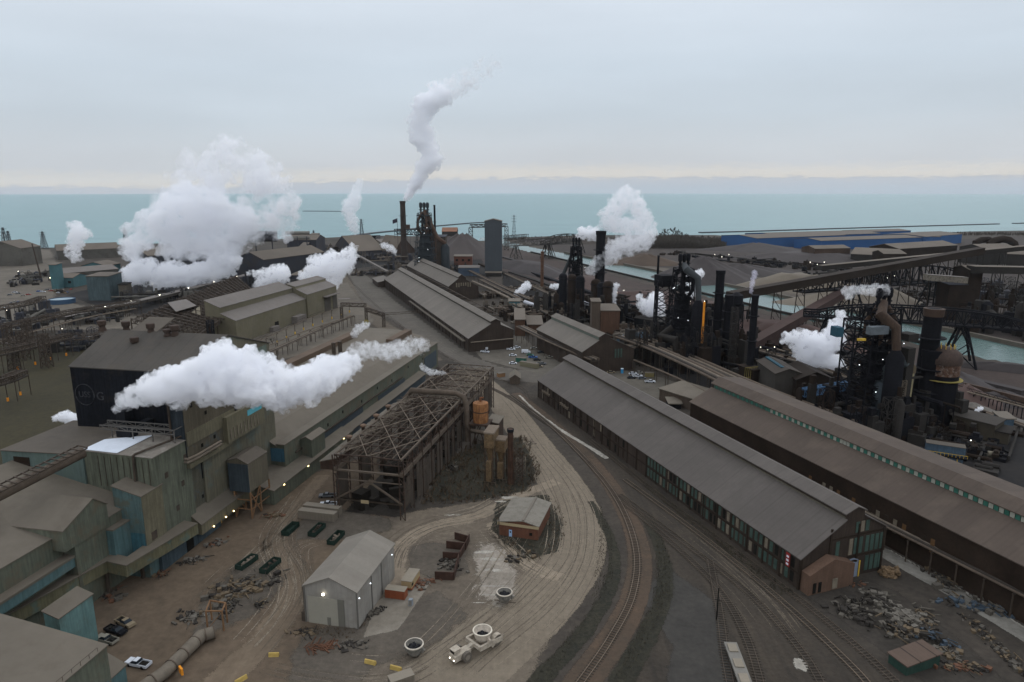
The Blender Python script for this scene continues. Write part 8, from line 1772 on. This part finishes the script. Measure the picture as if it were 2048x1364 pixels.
# ------------------------------------------------------------------ steam: closed, cauliflower-shaped volumes
def steam_mat(name, dens, col=(.985, .988, 1.0), noise_s=None, lo=.35, hi=.6, aniso=.1):
 m = bpy.data.materials.new(name); m.use_nodes = True; t = m.node_tree; n = t.nodes; L = t.links.new
 n.remove(n['Principled BSDF']); v = n.new('ShaderNodeVolumePrincipled'); L(v.outputs[0], n['Material Output'].inputs['Volume'])
 v.inputs['Color'].default_value = (*col, 1); v.inputs['Anisotropy'].default_value = aniso; v.inputs['Density'].default_value = dens
 if noise_s:
  g = n.new('ShaderNodeNewGeometry'); x = n.new('ShaderNodeTexNoise'); x.inputs['Scale'].default_value = noise_s; x.inputs['Detail'].default_value = 5; x.inputs['Roughness'].default_value = .66
  x.inputs['Distortion'].default_value = .8
  L(g.outputs['Position'], x.inputs['Vector']); r = n.new('ShaderNodeMapRange'); L(x.outputs[0], r.inputs[0])
  for i, q in enumerate((lo, hi, 0, dens)): r.inputs[i + 1].default_value = q
  L(r.outputs[0], v.inputs['Density']); m.cycles.volume_step_rate = .6
  m.cycles.homogeneous_volume = False
 else: m.cycles.homogeneous_volume = True
 return m
def ico_pts(sub=2):
 import bmesh
 bm = bmesh.new(); bmesh.ops.create_icosphere(bm, subdivisions=sub, radius=1); vs = [v.co.copy() for v in bm.verts]; fs = [tuple(v.index for v in f.verts) for f in bm.faces]; bm.free(); return vs, fs
IV, IF = ico_pts(2)
def steam(lab, cps, k=1.0, seed=0, puffs=7, vox=None, noise=None, disp=1.0, thin=False, hollow=0.0, col=(.985, .988, 1.0), group='steam plumes', aniso=.1, fat=1.22):
 """cps: (px, py, radius in picture points, world Y); spheres strewn along it, fused by a voxel remesh and roughened"""
 rn = random.Random(seed); b = MB(); P = []
 for px, py, r, Y in cps:
  r *= fat
  c = GY(px, py, Y); dep = c.y * cT - (c.z - CH) * sT; P.append((c, r * dep / F))
 rmean = sum(r for _, r in P) / len(P)
 for i in range(len(P)):
  c0, r0 = P[i]; c1, r1 = P[min(i + 1, len(P) - 1)]; seg = max(1, int((c1 - c0).length / (.45 * (r0 + r1) / 2 + .01))) if i < len(P) - 1 else 1
  for s_ in range(seg):
   f = s_ / seg; c, r = c0.lerp(c1, f), r0 + (r1 - r0) * f
   for q in range(puffs):
    v = Vector((rn.gauss(0, 1), rn.gauss(0, 1), rn.gauss(0, 1))).normalized(); rr = r * rn.uniform(.28, .62); o = c + v * (r - rr) * rn.uniform(.75, 1.12); b.add([o + x * rr for x in IV], IF)
   b.add([c + x * r * .68 for x in IV], IF)
 o = b.build('steam_plume', steam_mat('steam_%d' % seed, 1.45 * k / rmean, noise_s=((noise or 2.0) / rmean), lo=(.47 if noise else .40), hi=(.62 if noise else .58), col=col, aniso=aniso), None)
 rm_ = o.modifiers.new('fuse', 'REMESH'); rm_.mode = 'VOXEL'; rm_.voxel_size = vox or rmean / 17; rm_.use_smooth_shade = True
 for sc_, st in ((1.0, .6), (.45, .75), (.22, .55), (.11, .34)):
  tx = bpy.data.textures.new('billow', 'CLOUDS'); tx.noise_scale = rmean * sc_; tx.noise_depth = 2; tx.noise_type = 'SOFT_NOISE'
  dm = o.modifiers.new('billow', 'DISPLACE'); dm.texture = tx; dm.texture_coords = 'GLOBAL'; dm.strength = rmean * st * disp; dm.mid_level = .5
 r2_ = o.modifiers.new('close', 'REMESH'); r2_.mode = 'VOXEL'; r2_.voxel_size = (vox or rmean / 17); r2_.use_smooth_shade = True
 return tag(o, lab, 'steam', group)
Y1 = 172
steam('long low white steam plume drifting right from the black emblem wall', [(236, 812, 7, 182), (262, 802, 18, 180), (305, 778, 32, 178), (355, 768, 44, 177), (410, 755, 52, 177), (450, 742, 56, 178), (520, 768, 48, 180), (590, 775, 44, 186), (640, 752, 34, 196), (685, 735, 24, 208), (715, 724, 13, 216)], k=3.9, seed=1, puffs=7)
steam('thin ragged tail of the low plume over the teal mill roof', [(705, 705, 16, 215), (745, 700, 17, 230), (785, 702, 18, 245), (820, 693, 16, 262), (850, 690, 12, 270)], k=.8, seed=2, puffs=5, noise=1.6)
steam('small white wisp rising from the steel frame corner', [(893, 747, 2.5, 262), (878, 745, 5, 262), (860, 745, 7, 262), (845, 735, 7, 262)], k=.9, seed=3, puffs=5, noise=1.8)
Y2 = G(250, 590).y
steam('bright lower rolls of the biggest steam cloud over the coke works', [(246, 572, 8, Y2), (262, 552, 20, Y2), (285, 540, 24, Y2), (325, 550, 25, Y2 + 5), (375, 552, 26, Y2 + 20), (425, 540, 26, Y2 + 40), (465, 522, 20, Y2 + 50)], k=3.2, seed=4, puffs=8)
steam('bright tall middle of the biggest steam cloud over the coke works', [(258, 508, 20, Y2), (280, 478, 28, Y2), (320, 445, 36, Y2 + 10), (370, 415, 44, Y2 + 30), (425, 425, 46, Y2 + 50), (350, 490, 30, Y2 + 30), (400, 485, 34, Y2 + 40), (450, 490, 30, Y2 + 50), (475, 440, 34, Y2 + 60)], k=2.6, seed=44, puffs=8)
steam('thin right side of the biggest steam cloud drifting over the crusher', [(470, 490, 28, Y2 + 60), (500, 455, 34, Y2 + 80), (540, 430, 38, Y2 + 90), (525, 395, 40, Y2 + 90), (575, 400, 30, Y2 + 90), (560, 460, 22, Y2 + 90)], k=1.9, seed=45, puffs=7, noise=1.4)
steam('soft thin upper part of the biggest steam cloud rising into the sky', [(365, 360, 26, Y2 + 40), (375, 315, 17, Y2 + 50), (410, 350, 34, Y2 + 50), (455, 320, 38, Y2 + 60), (460, 288, 16, Y2 + 60), (510, 345, 36, Y2 + 80), (565, 360, 22, Y2 + 90)], k=1.9, seed=5, puffs=7, noise=1.3)
Y3 = G(809, 520).y
steam('tall narrow steam plume climbing from the far stack into the sky', [(811, 397, 4, Y3), (822, 382, 9, Y3), (842, 352, 16, Y3), (862, 318, 22, Y3), (853, 285, 24, Y3), (838, 250, 25, Y3), (850, 212, 27, Y3), (880, 190, 24, Y3)], k=2.8, seed=6, puffs=7)
steam('grey thinning top of the tall narrow steam plume', [(895, 180, 20, Y3), (925, 165, 22, Y3), (955, 145, 22, Y3), (990, 130, 16, Y3)], k=1.1, seed=7, puffs=6, noise=1.3)
steam('first white jet of the tall plume right at the mouth of the far stack', [(809.5, 401, 3, Y3), (812, 394, 4.5, Y3), (818, 385, 6.5, Y3), (827, 374, 9, Y3), (834, 364, 11, Y3)], k=2.2, seed=61, puffs=6)
Y4 = G(150, 528).y
steam('small lone steam puff at the far left before the lake', [(150, 518, 10, Y4), (147, 498, 15, Y4), (155, 470, 19, Y4), (150, 455, 14, Y4), (178, 470, 8, Y4)], k=1.7, seed=8, puffs=6)
Y5 = G(705, 478).y
steam('thin upright steam column left of the far stack', [(708, 462, 8, Y5), (704, 440, 13, Y5), (698, 415, 16, Y5), (708, 398, 14, Y5), (715, 378, 9, Y5), (718, 364, 7, Y5)], k=1.5, seed=9, puffs=6)
Y6 = G(560, 600).y
steam('left one of the twin steam puffs behind the olive halls', [(515, 570, 9, Y6), (540, 558, 15, Y6), (565, 545, 18, Y6), (500, 547, 5, Y6)], k=2.0, seed=10, puffs=6)
Y7 = G(650, 600).y
steam('right and larger one of the twin steam puffs behind the olive halls', [(612, 560, 16, Y7), (640, 540, 26, Y7), (665, 530, 26, Y7), (690, 530, 22, Y7), (706, 497, 9, Y7), (690, 515, 12, Y7), (660, 570, 16, Y7)], k=2.6, seed=11, puffs=7)
Y8 = G(1185, 612).y
steam('white steam column rising right of the dark stack and spreading over the canal', [(1180, 545, 7, Y8), (1196, 528, 13, Y8), (1220, 508, 20, Y8), (1250, 490, 22, Y8), (1285, 475, 22, Y8), (1305, 462, 14, Y8), (1275, 455, 18, Y8), (1240, 452, 18, Y8), (1215, 440, 20, Y8), (1232, 415, 22, Y8), (1250, 390, 18, Y8), (1278, 420, 20, Y8), (1290, 445, 16, Y8)], k=1.6, seed=12, puffs=6)
steam('white puff left of the dark stack at the second furnace top', [(1158, 474, 6, Y8 + 10), (1170, 465, 12, Y8 + 10), (1188, 468, 14, Y8 + 10)], k=2.4, seed=13, puffs=6)
Y9 = G(1300, 655).y
steam('white steam behind the thin mast left of the black furnace', [(1318, 625, 12, Y9), (1310, 600, 18, Y9), (1295, 620, 15, Y9), (1278, 596, 7, Y9)], k=2.2, seed=14, puffs=6)
steam('white steam glimpsed behind the grey downcomer of the black furnace', [(1385, 585, 12, 480), (1378, 560, 14, 480), (1400, 545, 9, 480)], k=2.0, seed=15, puffs=6)
Y10 = G(1640, 760).y
steam('thick white steam cloud left of the nearest furnace', [(1675, 728, 16, Y10), (1650, 722, 20, Y10), (1615, 712, 20, Y10), (1600, 692, 15, Y10), (1574, 675, 11, Y10), (1600, 668, 11, Y10), (1635, 692, 24, Y10), (1665, 690, 20, Y10), (1672, 655, 16, Y10), (1680, 630, 10, Y10)], k=3.4, seed=16, puffs=8)
for i, (lab, q, yb, k_) in enumerate([('small steam wisp left of the small mill', [(1030, 595, 6), (1036, 585, 8), (1055, 570, 8)], 600, 1.6), ('steam wisp right of the rightmost stove', [(1222, 608, 5), (1226, 592, 8), (1230, 572, 7)], 640, 1.6), ('small steam puff above the yellow-railed platform', [(1528, 732, 4), (1536, 724, 6)], 745, 2), ('white steam patch behind the wing roof at the far left', [(112, 836, 6), (132, 832, 13), (150, 842, 11)], 900, 2.5), ('short steam wisp over the stoves left side', [(1105, 573, 5), (1122, 574, 6)], 600, 1.8), ('faint steam around the nearest furnace top', [(1700, 590, 10), (1690, 580, 8), (1768, 580, 12)], 850, .5), ('tiny steam puff at the right works', [(1955, 822, 4), (1962, 816, 4)], 850, 2), ('steam leak over the near roof stacks', [(708, 668, 7), (720, 655, 9), (735, 650, 7)], 800, .5), ('violet fume above the slim black chimney', [(1502, 585, 3), (1504, 565, 5), (1510, 545, 6)], 756, .35), ('pale fume over the far furnace left side', [(790, 505, 5), (778, 495, 8), (765, 490, 6)], 530, .8)]):
 Yq = G(1000, yb).y if yb != 800 else 240
 steam(lab, [(*c, Yq) for c in q], k=k_ * 1.3, seed=30 + i, puffs=5, col=(.9, .88, 1.0) if 'violet' in lab else (.985, .988, 1.0), vox=None)
# ------------------------------------------------------------------ the air
hz = MB(); hz.add([(-19500, -400, -1), (19500, -400, -1), (19500, 20300, -1), (-19500, 20300, -1), (-19500, -400, 400), (19500, -400, 400), (19500, 20300, 400), (-19500, 20300, 400)], [(3, 2, 1, 0), (4, 5, 6, 7), (0, 1, 5, 4), (1, 2, 6, 5), (2, 3, 7, 6), (3, 0, 4, 7)])
hm = bpy.data.materials.new('haze_air'); hm.use_nodes = True; hn = hm.node_tree.nodes; hn.remove(hn['Principled BSDF']); hv = hn.new('ShaderNodeVolumePrincipled')
hv.inputs['Color'].default_value = (.90, .95, 1, 1); hv.inputs['Density'].default_value = .000016; hv.inputs['Anisotropy'].default_value = .2
hm.node_tree.links.new(hv.outputs[0], hn['Material Output'].inputs['Volume']); hm.cycles.homogeneous_volume = True
if HAZE: tag(hz.build('haze', hm), None, None, kind='stuff')
